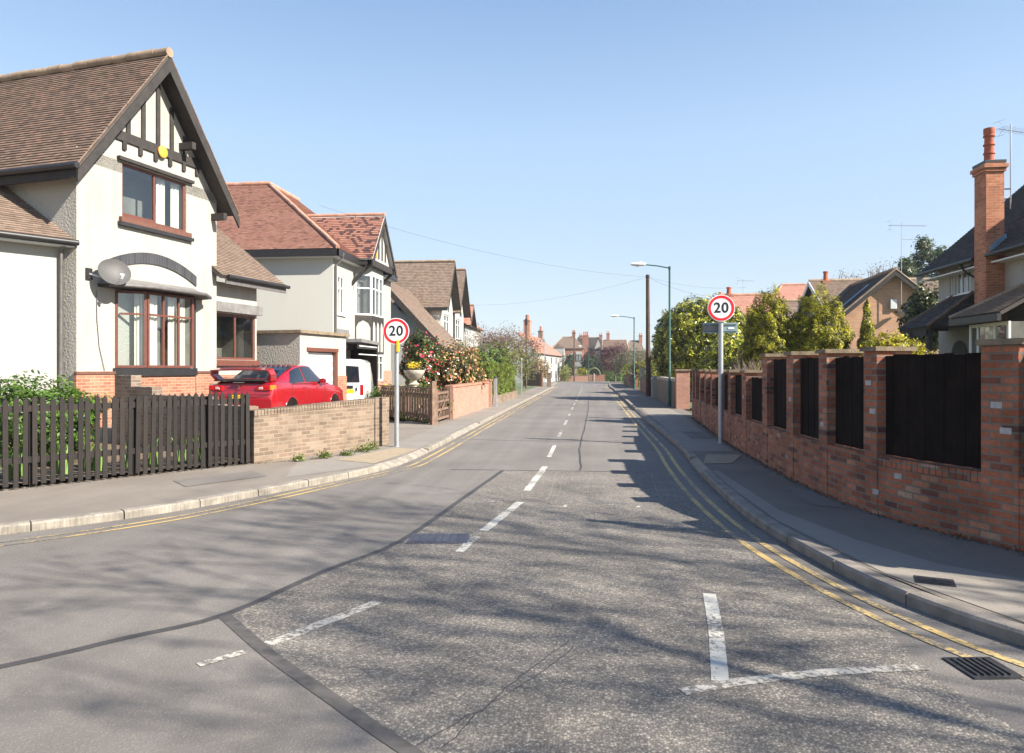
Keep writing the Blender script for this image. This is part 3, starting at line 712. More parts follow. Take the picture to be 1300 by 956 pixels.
cover(2.33, 4.54, 0.30, 0.30, R(8), 0.004, 'iron', 6, 'dark iron gully grate beside the double yellow lines at the kerb', 'gully_grate')
cover(2.72, 6.0, 0.28, 0.22, R(-20), 0.1, 'iron', 2, 'small dark access cover set in the shaded footway near the kerb')
# plots behind the walls
sheet('garden', [(-8.2,9.1),(-6.05,12.15),(-7.2,12.85),(-10.4,14.7),(-11.4,14.7),(-16,16),(-20,10),(-14.5,4.6),(-10,7.1)], 0.16, 'soil')
mb = MB(); mb.prism([(-6.1,12.25,-.1),(-4.75,15.3,-.1),(-6.6,16.2,-.1),(-7.4,21.2,-.1),(-7.4,24.6,-.1),(-9,32,-.1),(-30,36,-.1),(-30,15.4,-.1),(-10.4,14.75,-.1)], (0,0,0.55))
tag(mb.build('driveway', M['drive']), kind='structure')
sheet('garden', [(-4.8,23.5),(-4.7,33),(-9.9,33),(-9.4,26.8),(-7.3,24.7),(-5.0,21.4)], 0.2, 'soil')
sheet('garden', [(4.2,7.3),(3.6,9.2),(3.4,13),(3.7,25),(30,25),(30,7)], 0.12, 'land')

# footway patches, joints and litter
for k, P in enumerate(([(-6.3,10.1),(-5.6,11.2),(-5.1,10.7),(-5.8,9.6)], [(2.7,9.2),(3.1,9.0),(3.02,10.6),(2.72,10.7)], [(2.4,17.5),(2.95,17.5),(2.95,19.5),(2.4,19.5)])):
    sheet('footway_patch', P, 0.1045, 'asphalt')
for y in (16.2, 18.4, 20.6, 22.8, 25.0, 27.2, 29.4, 31.6, 34, 37):
    mb = MB(); strip(mb, [(-4.6, y), (-3.7, y+.02)], .018, .1046); tag(mb.build('footway_joint', M['seam']), kind='structure')
for y in (15.6, 17.6, 19.6, 21.6, 23.6, 26, 28.5):
    mb = MB(); strip(mb, [(2.08, y), (3.05, y+.02)], .016, .1046); tag(mb.build('footway_joint', M['seam']), kind='structure')
def litter(name, line, n, sd, z, pal, s0=.008, s1=.03):
    L = resample(line, .05); i = RNG.integers(0, len(L), n); P = np.array([(L[j][0], L[j][1], z) for j in i]) + np.stack([RNG.normal(size=n)*sd, RNG.normal(size=n)*sd, np.abs(RNG.normal(size=n))*.006], axis=1)
    N = RNG.normal(size=(n,3))*.35 + np.array([0,0,1.]); o = leaf_mesh(name, P, N, RNG.uniform(s0, s1, n), palette(n, pal), M['leaf'], None, 1.4); return tag(o, kind='stuff')
DL = [(0.10,0.07,0.04),(0.16,0.11,0.06),(0.07,0.055,0.04),(0.13,0.12,0.06)]
tag(litter('leaf_litter', [(-8.9,7.95),(-6.06,12.0),(-5.0,12.95),(-4.6,15.3)], 1500, .05, .102, DL), 'dry leaves and dirt along the foot of the black fence and buff wall', 'litter')
tag(litter('gutter_litter', offset([p for p in RK2 if 3.5 < p[1] < 24], -.05), 1800, .035, .003, DL, .006, .022), 'dry leaves and grit in the gutter below the right kerb', 'litter')
tag(litter('gutter_grit', offset([p for p in LK2 if 5.5 < p[1] < 40], .06), 900, .04, .003, DL, .006, .018), 'grit and dry leaves in the gutter below the left kerb', 'litter')
# ---------------------------------------------------------------- building kit
def wall(mb, w, z0, z1, holes=(), gable=None, rev=0.12, M0=None):
    """wall face along local x, outside towards -y; holes (s0,s1,z0,z1) get reveals; gable = (s, z) apex"""
    if M0 is not None: mb.M = M0
    xs = sorted({0, w, *[h[0] for h in holes], *[h[1] for h in holes]}); zs = sorted({z0, z1, *[h[2] for h in holes], *[h[3] for h in holes]})
    for a, b in zip(xs, xs[1:]):
        for c, d in zip(zs, zs[1:]):
            if any(h[0] <= a and b <= h[1] and h[2] <= c and d <= h[3] for h in holes): continue
            mb.poly([(a,0,c),(b,0,c),(b,0,d),(a,0,d)])
    for s0, s1, c, d in holes:
        mb.poly([(s0,0,c),(s0,0,d),(s0,rev,d),(s0,rev,c)]); mb.poly([(s1,0,c),(s1,rev,c),(s1,rev,d),(s1,0,d)])
        mb.poly([(s0,0,c),(s0,rev,c),(s1,rev,c),(s1,0,c)]); mb.poly([(s0,0,d),(s1,0,d),(s1,rev,d),(s0,rev,d)])
    if gable: mb.poly([(0,0,z1),(w,0,z1),(gable[0],0,gable[1])])
def window(th, M0, s0, s1, z0, z1, cols=(), rows=(), mat='upvc', fw=0.06, rec=0.06, sill=None, curtain='curtain', depth=0.7, drapes=((0,.16),(.84,1)), bars=()):
    mb = MB(M0); y0, y1 = rec, rec+.06
    mb.box(s0, s0+fw, y0, y1, z0, z1); mb.box(s1-fw, s1, y0, y1, z0, z1)
    mb.box(s0+fw, s1-fw, y0, y1, z0, z0+fw); mb.box(s0+fw, s1-fw, y0, y1, z1-fw, z1)
    xs = [s0+fw] + [s0+(s1-s0)*c for c in cols] + [s1-fw]
    for c in cols:
        x = s0+(s1-s0)*c; mb.box(x-fw*.45, x+fw*.45, y0+.004, y1-.004, z0+fw, z1-fw)
    for r in rows:
        z = z0+(z1-z0)*r
        for a, b in zip(xs, xs[1:]): mb.box(a+fw*.45, b-fw*.45, y0+.006, y1-.006, z-fw*.4, z+fw*.4)
    for (a, b, c, d) in bars: mb.box(s0+(s1-s0)*a, s0+(s1-s0)*b, y0+.008, y1-.01, z0+(z1-z0)*c, z0+(z1-z0)*d)
    f = mb.build('window', M[mat], th)
    mb = MB(M0); mb.poly([(s0,y0+.03,z0),(s1,y0+.03,z0),(s1,y0+.03,z1),(s0,y0+.03,z1)]); mb.build('pane', M['glass'], f)
    mb = MB(M0); a, b, yb, yf = s0+.01, s1-.01, rec+depth, y1+.01
    c, d = z0+.01, z1-.01
    mb.poly([(a,yb,c),(b,yb,c),(b,yb,d),(a,yb,d)]); mb.poly([(a,yf,c),(a,yb,c),(a,yb,d),(a,yf,d)]); mb.poly([(b,yb,c),(b,yf,c),(b,yf,d),(b,yb,d)])
    mb.poly([(a,yf,d),(a,yb,d),(b,yb,d),(b,yf,d)]); mb.poly([(a,yb,c),(a,yf,c),(b,yf,c),(b,yb,c)])
    mb.build('interior', M['interior'], f)
    if curtain:
        for u0, u1 in drapes:
            mb = MB(M0); n = max(6, int((u1-u0)*(s1-s0)/.03)); pts = []
            for k in range(n+1):
                x = s0+.02+(s1-s0-.04)*(u0+(u1-u0)*k/n); pts.append((x, y1+.09+.022*math.sin(k*1.9)+.01*math.sin(k*.7)))
            for p, q in zip(pts, pts[1:]): mb.poly([(p[0],p[1],z0+.03),(q[0],q[1],z0+.03),(q[0],q[1],z1-.03),(p[0],p[1],z1-.03)])
            mb.build('curtain', M[curtain], f, smooth=60)
    if sill:
        mb = MB(M0); mb.box(s0-.08, s1+.08, -.07, rec, z0-.09, z0-.002); mb.build('sill', M[sill], f, bevel=.008)
    return f
def slab(mb, pts, th=0.09):
    P = [Vector(p) for p in pts]; n = (P[1]-P[0]).cross(P[-1]-P[0]).normalized()
    if n.z < 0: n = -n
    mb.prism([p - n*0.012 for p in P], -n*th)
def roof_plane(mb_t, mb_s, a, b, c, d, exp=0.11):
    """lapped tiles over a dark slab; a,b eave left to right, c,d ridge"""
    mb_t.courses(a, b, c, d, exp)
    P = [a, b, c, d] if (Vector(c)-Vector(d)).length > 1e-3 else [a, b, c]
    slab(mb_s, P)
def ridge_run(mb, p, q, r=0.12):
    p, q = Vector(p), Vector(q); n = max(1, int((q-p).length/.42))
    for k in range(n):
        a, b = p.lerp(q, k/n), p.lerp(q, (k+.97)/n)
        j = random.uniform(-.008, .012); mb.tube([a+Vector((0,0,j)), b+Vector((0,0,j))], r*random.uniform(.97,1.03), 10)
def gutter_run(mb, p, q, r=0.065): mb.tube([p, q], r, 8)
def chimney(th, x, y, z0, z1, w, d, mat, pots, pot_h=0.6, corbel=True, parent_roof=None, pr=0.11):
    mb = MB(); mb.box(x-w/2, x+w/2, y-d/2, y+d/2, z0, z1-.34)
    for k, (dz, g) in enumerate(((.34,.04),(.24,.08),(.13,.03))):
        mb.box(x-w/2-g, x+w/2+g, y-d/2-g, y+d/2+g, z1-dz+.001, z1-dz+.1)
    o = mb.build('chimney', M[mat], parent_roof or th)
    for px, py in pots:
        mb = MB(); mb.lathe([(pr*1.15,0),(pr*1.15,.06),(pr,.08),(pr*.88,pot_h*.8),(pr*1.1,pot_h*.85),(pr*1.1,pot_h),(pr*.8,pot_h)], 12, (x+px, y+py, z1-.03)); mb.build('chimney_pot', M['pot'], o, smooth=40)
    return o

# ---------------------------------------------------------------- the near house on the left
A1 = R(79.1)
H1 = thing('gabled_house', 'white house with steep half-timbered gable and brown roof behind the black picket fence', 'house', (-11.41, 14.62, 0), A1)
W1 = 4.49
mb = MB()
UW = (1.24, 3.33, 5.44, 6.76)
wall(mb, W1, 1.72, 6.48, [UW], M0=FM(0, 0))
gxl = lambda z: (z-6.48)/(9.35-6.48)*W1/2
mb.poly([(0,0,6.48),(UW[0],0,6.48),(UW[0],0,UW[3]),(gxl(UW[3]),0,UW[3])]); mb.poly([(UW[1],0,6.48),(W1,0,6.48),(W1-gxl(UW[3]),0,UW[3]),(UW[1],0,UW[3])]); mb.poly([(gxl(UW[3]),0,UW[3]),(W1-gxl(UW[3]),0,UW[3]),(W1/2,0,9.35)])
mb.build('wall', M['render'], H1)
mb = MB(); wall(mb, 9.0, 0.3, 6.5, [], M0=FM(0, 9.0, 0, -PI/2)); mb.build('wall', M['render_rough'], H1)
mb = MB(); wall(mb, 9.0, 0.3, 6.5, [], M0=FM(W1, 0, 0, PI/2)); mb.build('wall', M['render_rough'], H1)
mb = MB(); mb.box(-.03, W1+.03, -.03, .05, .2, 1.66); mb.build('plinth', M['brick_orange'], H1)
mb = MB(); mb.box(-.04, W1+.04, -.055, .04, 1.662, 1.735); mb.build('string_course', M['sill_tile'], H1, bevel=.01)
# roof
RZ, EZ, OV = 9.72, 6.22, -0.45
t, s_ = MB(), MB()
roof_plane(t, s_, (-.36, 9.5, EZ), (-.36, OV, EZ), (W1/2, OV, RZ), (W1/2, 9.5, RZ), .098)
roof_plane(t, s_, (W1+.36, OV, EZ), (W1+.36, 9.5, EZ), (W1/2, 9.5, RZ), (W1/2, OV, RZ), .098)
roof1 = t.build('roof', M['tile_brown'], H1); s_.build('soffit', M['soffit'], roof1)
mb = MB(); ridge_run(mb, (W1/2, OV-.02, RZ+.03), (W1/2, 9.5, RZ+.03), .125); mb.build('ridge', M['ridge'], roof1, smooth=50)
for sx in (-1, 1):
    mb = MB(); xe = W1/2 + sx*(W1/2+.38); sl = (RZ-EZ)/(W1/2+.36)
    e = Vector((xe, OV-.03, EZ-.10-.02*sl)); r_ = Vector((W1/2, OV-.03, RZ-.12))
    mb.prism([e, r_, r_ + Vector((0,0,-.34)), e + Vector((0,0,-.26))], (0, .05, 0)); mb.build('barge_board', M['black_wood'], H1)
    mb = MB(); ridge_run(mb, (xe, OV+.0, EZ+.0), (W1/2, OV+.0, RZ+.0), .02); mb.build('verge', M['tile_brown'], roof1, smooth=50)
    for t_ in ((.14, .60) if sx > 0 else ()):
        p = e.lerp(r_, t_); mb = MB(); mb.box(p.x-.24, p.x-.10, OV+.02, 0.0, p.z-.62, p.z-.44); mb.build('purlin_end', M['black_wood'], H1)
mb = MB(); gutter_run(mb, (-.42, OV-.05, EZ-.03), (-.42, 9.3, EZ-.02), .07); mb.build('gutter', M['gutter'], H1, smooth=50)
mb = MB(); mb.box(-.36, -.31, OV, 9.3, EZ-.28, EZ-.1); mb.build('fascia', M['black_wood'], H1)
mb = MB(); mb.box(-.31, 0.0, 0.0, 9.3, EZ-.13, EZ-.09); mb.build('soffit', M['soffit'], H1)
# half timbering
mb = MB(); mb.box(.67, 3.82, -.05, 0, 7.25, 7.48); mb.build('tie_beam', M['black_wood'], H1)
for x in (0.98, 1.40, 1.86, 2.33, 2.79, 3.26, 3.62):
    top = 9.30 - abs(x - W1/2) * (2.87/(W1/2)) - .02
    if top > 7.5: mb = MB(); mb.box(x-.06, x+.06, -.04, 0, 7.482, top); mb.build('timber', M['black_wood'], H1)
for k in range(7):
    x = .80 + k*.482; mb = MB(); mb.box(x-.055, x+.055, -.05, 0, 7.05, 7.248); mb.build('timber_bracket', M['black_wood'], H1)
mb = MB(); mb.M = FM(0, 0); mb.M = Matrix.Translation((2.42, -.055, 7.33)) @ Matrix.Rotation(PI/2, 4, 'X'); mb.lathe([(.13,0),(.15,.012),(.15,.045),(.12,.06)], 18); mb.build('alarm_box', M['alarm'], H1, smooth=40)
# upper window
window(H1, FM(0,0), *UW, cols=(.5,), mat='brown_frame', fw=.065, rec=.05, drapes=((.60,.76),(.84,1)), bars=((.03,.49,.04,.09),))
mb = MB(); mb.box(1.08, 3.52, -.10, .0, 6.78, 6.86); mb.build('drip_board', M['black_wood'], H1)
mb = MB()
mb.box(1.14, 3.43, -.09, .05, 5.31, 5.43); mb.build('sill', M['sill_tile'], H1)
mb = MB(); mb.box(1.10, 3.50, -.11, .0, 5.22, 5.308); mb.build('sill', M['gutter'], H1)
# brick relieving arch over the bay
mb = MB(); n = 34; pts = []
for k in range(n+1):
    x = .72 + 2.95*k/n; u = (x-2.2)/1.48; z = 4.70 - .40*u*u; pts.append((x, z))
for k in range(n):
    (x0, a), (x1, b) = pts[k], pts[k+1]; s0, s1 = (k)*.075, (k+1)*.075
    mb.poly([(x0,-.035,a-.27),(x1,-.035,b-.27),(x1,-.035,b),(x0,-.035,a)], [(s0,0.02),(s1,0.02),(s1,.28),(s0,.28)])
    mb.poly([(x0,-.035,a),(x1,-.035,b),(x1,0,b),(x0,0,a)]); mb.poly([(x1,-.035,b-.27),(x0,-.035,a-.27),(x0,0,a-.27),(x1,0,b-.27)])
for k in (0, n): x, a = pts[k]; mb.poly([(x,-.035,a-.27),(x,-.035,a),(x,0,a),(x,0,a-.27)])
mb.build('brick_arch', M['slate_brick'], H1)
# bay window
bay = [(1.02, 0.0), (1.50, -.50), (3.05, -.50), (3.50, 0.0)]
BZ0, BZ1 = 1.82, 3.66
def bayface(i):
    (x0, y0), (x1, y1) = bay[i], bay[i+1]; return FM(x0, y0, 0, math.atan2(y1-y0, x1-x0)), math.dist(bay[i], bay[i+1])
for i, cols in ((0, ()), (1, (.335, .665)), (2, ())):
    Mx, L = bayface(i)
    window(H1, Mx, 0.01, L-.01, BZ0, BZ1, cols=cols, rows=(.70,), mat='brown_frame', fw=.06, rec=.0, depth=.45, curtain='curtain',
           drapes=((.0,.12),(.60,1)) if i == 0 else ((.02,.30),(.52,1)) if i == 1 else ((0,.6),))
mb = MB(); P = [(x + (x-2.27)*.02, y-.03, 0) for x, y in bay]
mb.prism([(p[0], p[1], .2) for p in P], (0,0,1.42)); mb.build('bay_plinth', M['brick_orange'], H1)
mb = MB(); P = [(x + (x-2.27)*.045, y-.08, 0) for x, y in bay]; P[0] = (P[0][0], 0, 0); P[3] = (P[3][0], 0, 0)
mb.prism([(p[0], p[1], 1.622) for p in P], (0,0,.19)); mb.build('bay_sill', M['gutter'], H1)
mb = MB(); P = [(.55, .0), (.62, -.28), (1.40, -.74), (3.12, -.74), (3.86, -.28), (3.92, 0)]
mb.prism([(x, y, BZ1+.03) for x, y in P], (0,0,.07)); mb.build('bay_roof', M['black_wood'], H1)
mb = MB(); Q = [(.7,0,4.02),(3.75,0,4.02)]
mb.poly([(1.40,-.72,3.762),(3.12,-.72,3.762),(3.6,0,3.98),(.85,0,3.98)]); mb.poly([(.62,-.26,3.762),(1.40,-.72,3.762),(.85,0,3.98),(.55,0,3.765)]); mb.poly([(3.12,-.72,3.762),(3.86,-.26,3.762),(3.92,0,3.765),(3.6,0,3.98)])
mb.build('bay_lead', M['lead'], H1)
mb = MB(); mb.tube([(.60,-.3,3.74),(1.40,-.78,3.74),(3.14,-.78,3.74),(3.88,-.3,3.74)], .05, 8); mb.build('gutter', M['grey_gutter'], H1, smooth=50)
mb = MB(); mb.tube([(3.36,-.24,3.66),(3.36,-.24,.5)], .035, 8); mb.build('downpipe', M['gutter'], H1, smooth=50)
# loose cable and air brick
mb = MB(); mb.tube([(.5,-.03,3.6),(.52,-.02,2.9),(.58,-.02,2.3),(.72,-.03,1.75)], .008, 5); mb.build('cable', M['wire'], H1)
mb = MB(); mb.box(1.35, 1.68, -.6, -.55, 1.12, 1.24); mb.build('air_brick', M['gutter'], H1)
# angled wing with the lower roof (part of the same house)
i1 = (Matrix.Translation((-11.41, 14.62, 0)) @ Matrix.Rotation(A1, 4, 'Z')).inverted()
WM = i1 @ FM(-14.23, 10.93, 0, math.atan2(.833, .553))
mb = MB(); wall(mb, 4.46, .2, 4.75, [], M0=WM); mb.build('wall', M['smooth'], H1)
t, s_ = MB(WM), MB(WM)
t.courses((-3.5,-.32,4.62), (4.62,-.32,4.62), (4.62,4.6,8.1), (-3.5,4.6,8.1), .105); slab(s_, [(-3.5,-.32,4.62), (4.62,-.32,4.62), (4.62,4.6,8.1), (-3.5,4.6,8.1)])
rw = t.build('roof', M['tile_mid'], H1); s_.build('soffit', M['soffit'], rw)
mb = MB(WM); mb.tube([(-3.5,-.36,4.60),(4.66,-.36,4.60)], .065, 8); mb.build('gutter', M['gutter'], H1, smooth=50)
mb = MB(WM); mb.tube([(4.40,-.33,4.58),(4.40,-.09,4.4),(4.40,-.06,.5)], .045, 8); mb.build('downpipe', M['grey_gutter'], H1, smooth=50)
mb = MB(WM); mb.box(-3.5, 4.6, -.30, 0, 4.50, 4.53); mb.build('soffit', M['upvc'], H1)
# rear range: roof showing behind the ridge
t, s_ = MB(), MB()
roof_plane(t, s_, (-4.2, 11.3, 6.9), (1.2, 9.3, 6.9), (.6, 11.2, 10.6), (-2.0, 13.0, 10.6), .12)
rr = t.build('roof', M['tile_mid'], H1); s_.build('soffit', M['soffit'], rr)
mb = MB(); ridge_run(mb, (-2.0,13.0,10.62), (.6,11.2,10.62)); ridge_run(mb, (.6,11.2,10.62), (1.2,9.3,9.3)); mb.build('ridge', M['ridge'], rr, smooth=50)
mb = MB(); mb.box(-4, 4.2, 9.0, 14, .3, 6.9); mb.build('wall', M['render'], H1)
# side extension
EW0, EW1 = W1, 6.42
mb = MB(); wall(mb, EW1-EW0, .3, 4.3, [(.10, 1.86, 2.06, 3.40)], M0=FM(EW0, .12)); mb.build('wall', M['render'], H1)
mb = MB(); wall(mb, 4, .3, 4.3, [], M0=FM(EW1, .12, 0, PI/2)); mb.build('wall', M['render_rough'], H1)
mb = MB(); mb.box(EW0, EW1+.02, .08, .2, .2, 1.62); mb.build('plinth', M['brick_orange'], H1)
window(H1, FM(EW0, .12), .10, 1.86, 2.06, 3.40, cols=(.5,), mat='brown_frame', fw=.07, rec=.03, curtain=None, depth=1.2)
mb = MB(); mb.box(EW0+.02, EW1+.06, .03, .12, 1.88, 2.05); mb.build('sill', M['brown_frame'], H1)
mb = MB(); mb.box(EW0, EW1+.12, -.02, .12, 3.44, 3.72); mb.build('lintel', M['lead'], H1)
t, s_ = MB(), MB()
a, b, c, d = (EW0-.2, -.34, 4.42), (7.35, -.34, 4.42), (7.35, 3.4, 7.25), (EW0-.2, 3.4, 7.25)
roof_plane(t, s_, a, b, c, d, .105); ro = t.build('roof', M['tile_mid'], H1); s_.build('soffit', M['soffit'], ro)
mb = MB(); gutter_run(mb, (EW0, -.40, 4.40), (7.35, -.40, 4.40), .06); mb.build('gutter', M['gutter'], H1, smooth=50)
mb = MB(); mb.box(EW0, 7.3, -.33, -.29, 4.2, 4.37); mb.build('fascia', M['grey_gutter'], H1)

# satellite dish on the wall
SD = thing('satellite_dish', 'grey oval satellite dish on the white wall between the bay window and the corner', 'satellite dish', (-11.41, 14.62, 0), A1)
mb = MB(); ctr = Vector((.60, -.45, 4.02)); fwd = Vector((-.38, -.86, .33)).normalized(); sx = fwd.cross(Vector((0,0,1))).normalized(); sz = sx.cross(fwd)
rings = []
for k in range(9):
    q = k/8; rings.append([ctr + sx*(.355*q*math.cos(a)) + sz*(.325*q*math.sin(a)) + fwd*(.09*(q*q-1)) if q > 0 else ctr - fwd*.09 + (sx*math.cos(a)+sz*math.sin(a))*.003 for a in [2*PI*j/28 for j in range(28)]])
back = [[p - fwd*.012 for p in r] for r in rings][::-1]
mb.loft(rings + back, caps=False); mb.build('reflector', M['dish'], SD, smooth=40)
mb = MB(); mb.tube([ctr - sz*.32 - fwd*.03, ctr - sz*.28 + fwd*.34], .012, 6); mb.tube([ctr - fwd*.10, ctr - fwd*.2 - sz*.1, (.30,-.03,3.95)], .025, 8); mb.build('arm', M['alu'], SD, smooth=40)
mb = MB(); mb.tube([ctr - sz*.30 + fwd*.30, ctr - sz*.24 + fwd*.38], [.035,.045], 10); mb.build('receiver_horn', M['sign_white'], SD, smooth=40)
mb = MB(); mb.box(.22, .38, -.04, -.002, 3.82, 4.08); mb.build('wall_bracket', M['gutter'], SD)

# garage
G0 = thing('garage', 'flat-roofed pebbledash garage with white roller door beyond the red car', 'garage', (-9.12, 21.42, 0), A1)
GH = (.45, 2.15, .40, 2.42)
mb = MB(); wall(mb, 2.78, .3, 2.92, [GH], M0=FM(0,0), rev=.16); mb.build('wall', M['render'], G0)
mb = MB(); wall(mb, 3.0, .3, 2.92, [], M0=FM(0, 3.0, 0, -PI/2)); mb.build('wall', M['render_rough'], G0)
mb = MB(); wall(mb, 5, .3, 2.92, [], M0=FM(2.78, 0, 0, PI/2)); mb.build('wall', M['render_rough'], G0)
mb = MB(); mb.box(-.10, 2.88, -.10, 5, 2.922, 3.02); mb.build('roof', M['coping'], G0)
mb = MB()
for k in range(12): mb.box(GH[0]+.07, GH[1]-.07, .10 + .012*(k % 2), .13, .42+k*.16, .42+k*.16+.152)
mb.build('roller_door', M['roller'], G0, bevel=.008)
mb = MB(); mb.box(GH[1]-.06, GH[1]+.05, -.03, .12, .4, 2.42); mb.box(GH[0]-.08, GH[1]+.08, -.04, .12, 2.36, 2.48); mb.build('door_frame', M['brown_frame'], G0)
mb = MB(); mb.box(2.2, 2.80, -.025, .04, .2, 1.55); mb.build('plinth', M['brick_orange'], G0)

# ---------------------------------------------------------------- black picket fence
F0, F1 = Vector((-8.80, 8.04, 0)), Vector((-6.05, 12.02, 0))
FE = thing('picket_fence', 'black fence of pointed pickets in front of the half-timbered white house', 'fence', tuple(F0), math.atan2(F1.y-F0.y, F1.x-F0.x))
LF = (F1-F0).length
def pale(x, w, z0, z1, y0, th):
    mb = MB(); mb.prism([(x-w/2, y0, z0), (x+w/2, y0, z0), (x+w/2, y0, z1-.05), (x, y0, z1), (x-w/2, y0, z1-.05)], (0, th, 0)); return mb
n = int(LF/.1165)
for k in range(n+1):
    x = LF - .02 - k*.1165 + random.uniform(-.006,.006); pk = pale(0, .066+random.uniform(-.004,.004), .145+random.uniform(-.03,.01), 1.40+random.uniform(-.02,.016), random.uniform(0,.005), .02).build('picket', M['fence_black'], FE)
    pk.location = (x, 0, 0); pk.rotation_euler = (random.gauss(0,.004), random.gauss(0,.009), 0)
for z in (.50, 1.23): mb = MB(); mb.box(0, LF, .026, .062, z-.045, z+.045); mb.build('rail', M['fence_black'], FE)
for x in (.35, 1.55, 2.95, 4.1, LF-.05): mb = MB(); mb.box(x-.045, x+.045, .064, .15, .05, 1.33); mb.build('post', M['fence_black'], FE)
# the fence bends away round the corner at its left end
bend = R(14); LB = 4.6
for k in range(int(LB/.1165)):
    x = -.10 - k*.1165 + random.uniform(-.006,.006); pk = pale(0, .066+random.uniform(-.004,.004), .145+random.uniform(-.03,.01), 1.40+random.uniform(-.02,.016), 0, .02).build('picket', M['fence_black'], FE)
    pk.location = (x*math.cos(bend), x*math.sin(-bend)*-1*-1, 0); pk.location = (x*math.cos(bend), -x*math.sin(bend), 0); pk.rotation_euler = (random.gauss(0,.004), random.gauss(0,.009), -bend)
for z in (.50, 1.23):
    mb = MB(FM(0,0,0,-bend)); mb.box(-LB, -.03, .026, .062, z-.045, z+.045); mb.build('rail', M['fence_black'], FE)
for x in (-1.4, -2.9, -4.4): mb = MB(FM(0,0,0,-bend)); mb.box(x-.045, x+.045, .064, .15, .05, 1.33); mb.build('post', M['fence_black'], FE)
# brick front wall to the right of it
BW = thing('brick_wall', 'low buff brick wall in front of the red car', 'garden wall', (-6.0, 12.09, 0), math.atan2(15.45-12.09, -4.53+6.0))
LW = math.dist((-6.0,12.09), (-4.53,15.45))
mb = MB(); mb.prism([(0,0,.02),(LW-.45,0,.02),(LW-.45,0,1.04),(0,0,.94)], (0,.215,0)); mb.build('wall', M['brick_buff'], BW)
mb = MB()
k = 0; x = 0
while x < LW-.5:
    z = .945 + .1*x/(LW-.45); mb.prism([(x+.004,-.008,z),(x+.068,-.008,z+.002),(x+.068,-.008,z+.108+random.uniform(-.006,.006)),(x+.004,-.008,z+.106)], (0,.232,0)); x += .075
mb.build('coping', M['brick_buff'], BW)
mb = MB(); mb.box(LW-.44, LW+.02, -.02, .26, .02, 1.16); mb.build('pier', M['brick_buff'], BW)
mb = MB(); mb.M = FM(0,0); mb.box(-.01, .0, 0, .2, 0, .01)
# retaining wall in the garden behind the fence
GW = thing('garden_wall', 'old stepped brown brick wall running back from the picket fence to the gabled house', 'garden wall', (-6.1, 12.25, 0), math.atan2(14.75-12.25, -10.45+6.1))
L2 = math.dist((-6.1,12.25), (-10.45,14.75))
mb = MB(); mb.box(0, L2, -.11, .11, .05, 1.02); mb.build('wall', M['brick_grey'], GW)
for a, b, z in ((0, 1.3, 1.12), (1.3, 3.4, 1.26), (3.4, 4.3, 1.42), (4.3, L2, 1.66)):
    mb = MB(); x = a
    while x < b-.02: mb.box(x+.003, x+.072, -.11, .11, 1.021, z-random.uniform(0,.012)); x += .075
    mb.build('coping', M['brick_grey'], GW)
# ---------------------------------------------------------------- plants in the front garden
def plant(name, label, cat, x, y, z=0.15, group=None): return thing(name, label, cat, (x, y, z), 0, group)
p = plant('evergreen_shrub', 'bushy green shrub behind the left part of the black picket fence', 'shrub', -9.55, 11.2)
shell(p, 'foliage', 15000, (1.05, .8, .80), .72, .075, [(0.05,0.10,0.015),(0.09,0.17,0.025),(0.16,0.25,0.04)], [.3,.45,.25], 'round', .45, .16, .16); simple_trunk(p, .5, .04, n=6, rad=.6)
p = plant('clipped_hedge', 'low brownish hedge at the left end of the picket fence', 'hedge', -11.5, 10.3)
hedge_shell(p, 9000, 1.2, .5, .60, .05, [(0.10,0.09,0.03),(0.17,0.13,0.05),(0.22,0.16,0.075)]); simple_trunk(p, .5, .03, rad=.5)
def blades(name, label, x, y, n, h, spread, pal, group, flower=None, z=.16):
    o = plant(name, label, 'plant', x, y, z, group); mb = MB()
    for k in range(n):
        a = random.uniform(0, 2*PI); r = spread*random.random()**.6; bx, by = r*math.cos(a), r*math.sin(a); l = h*random.uniform(.6, 1.1)
        dx, dy = random.gauss(0, .16)*l, random.gauss(0, .16)*l; w = random.uniform(.008, .016); ca, sa = math.cos(a), math.sin(a)
        mb.poly([(bx-w*sa, by+w*ca, 0), (bx+w*sa, by-w*ca, 0), (bx+dx*.4+w*sa*.9, by+dy*.4-w*ca*.9, l*.6), (bx+dx*.4-w*sa*.9, by+dy*.4+w*ca*.9, l*.6)])
        mb.poly([(bx+dx*.4-w*sa*.9, by+dy*.4+w*ca*.9, l*.6), (bx+dx*.4+w*sa*.9, by+dy*.4-w*ca*.9, l*.6), (bx+dx, by+dy, l)])
    mb.build('foliage', M[pal], o); return o
M['blade'] = plain('blade_leaf', (0.15,0.27,0.045), 0.5, 0, 0.3, 5)
spots = [(-8.9,9.4),(-8.6,9.9),(-8.05,10.15),(-7.75,10.55),(-7.5,10.9),(-7.2,11.1),(-6.95,11.5),(-6.7,11.8),(-8.4,9.55),(-7.95,10.5)]
for k, (x, y) in enumerate(spots):
    blades('daffodil_clump', 'clump of green strap leaves in the soil just behind the black pickets', x-.16, y+.1, 26, .5, .14, 'blade', 'leaf clumps behind the black pickets')
mb = MB(); mb.prism([(-10.0,9.0,.15),(-8.7,9.75,.15),(-9.1,10.4,.15),(-10.6,9.9,.15)], (0,0,.06)); tag(mb.build('path', M['pave_pale']), kind='structure')
def rock(mb, x, y, z, r):
    n = 8; rings = []
    for j, (k, zz) in enumerate(((.75,0),(1,.4),(.8,.8),(.3,1.0))):
        rings.append([(x+r*k*math.cos(2*PI*i/n)*random.uniform(.8,1.15), y+r*k*math.sin(2*PI*i/n)*random.uniform(.8,1.15), z+zz*r*.8) for i in range(n)])
    mb.loft(rings)
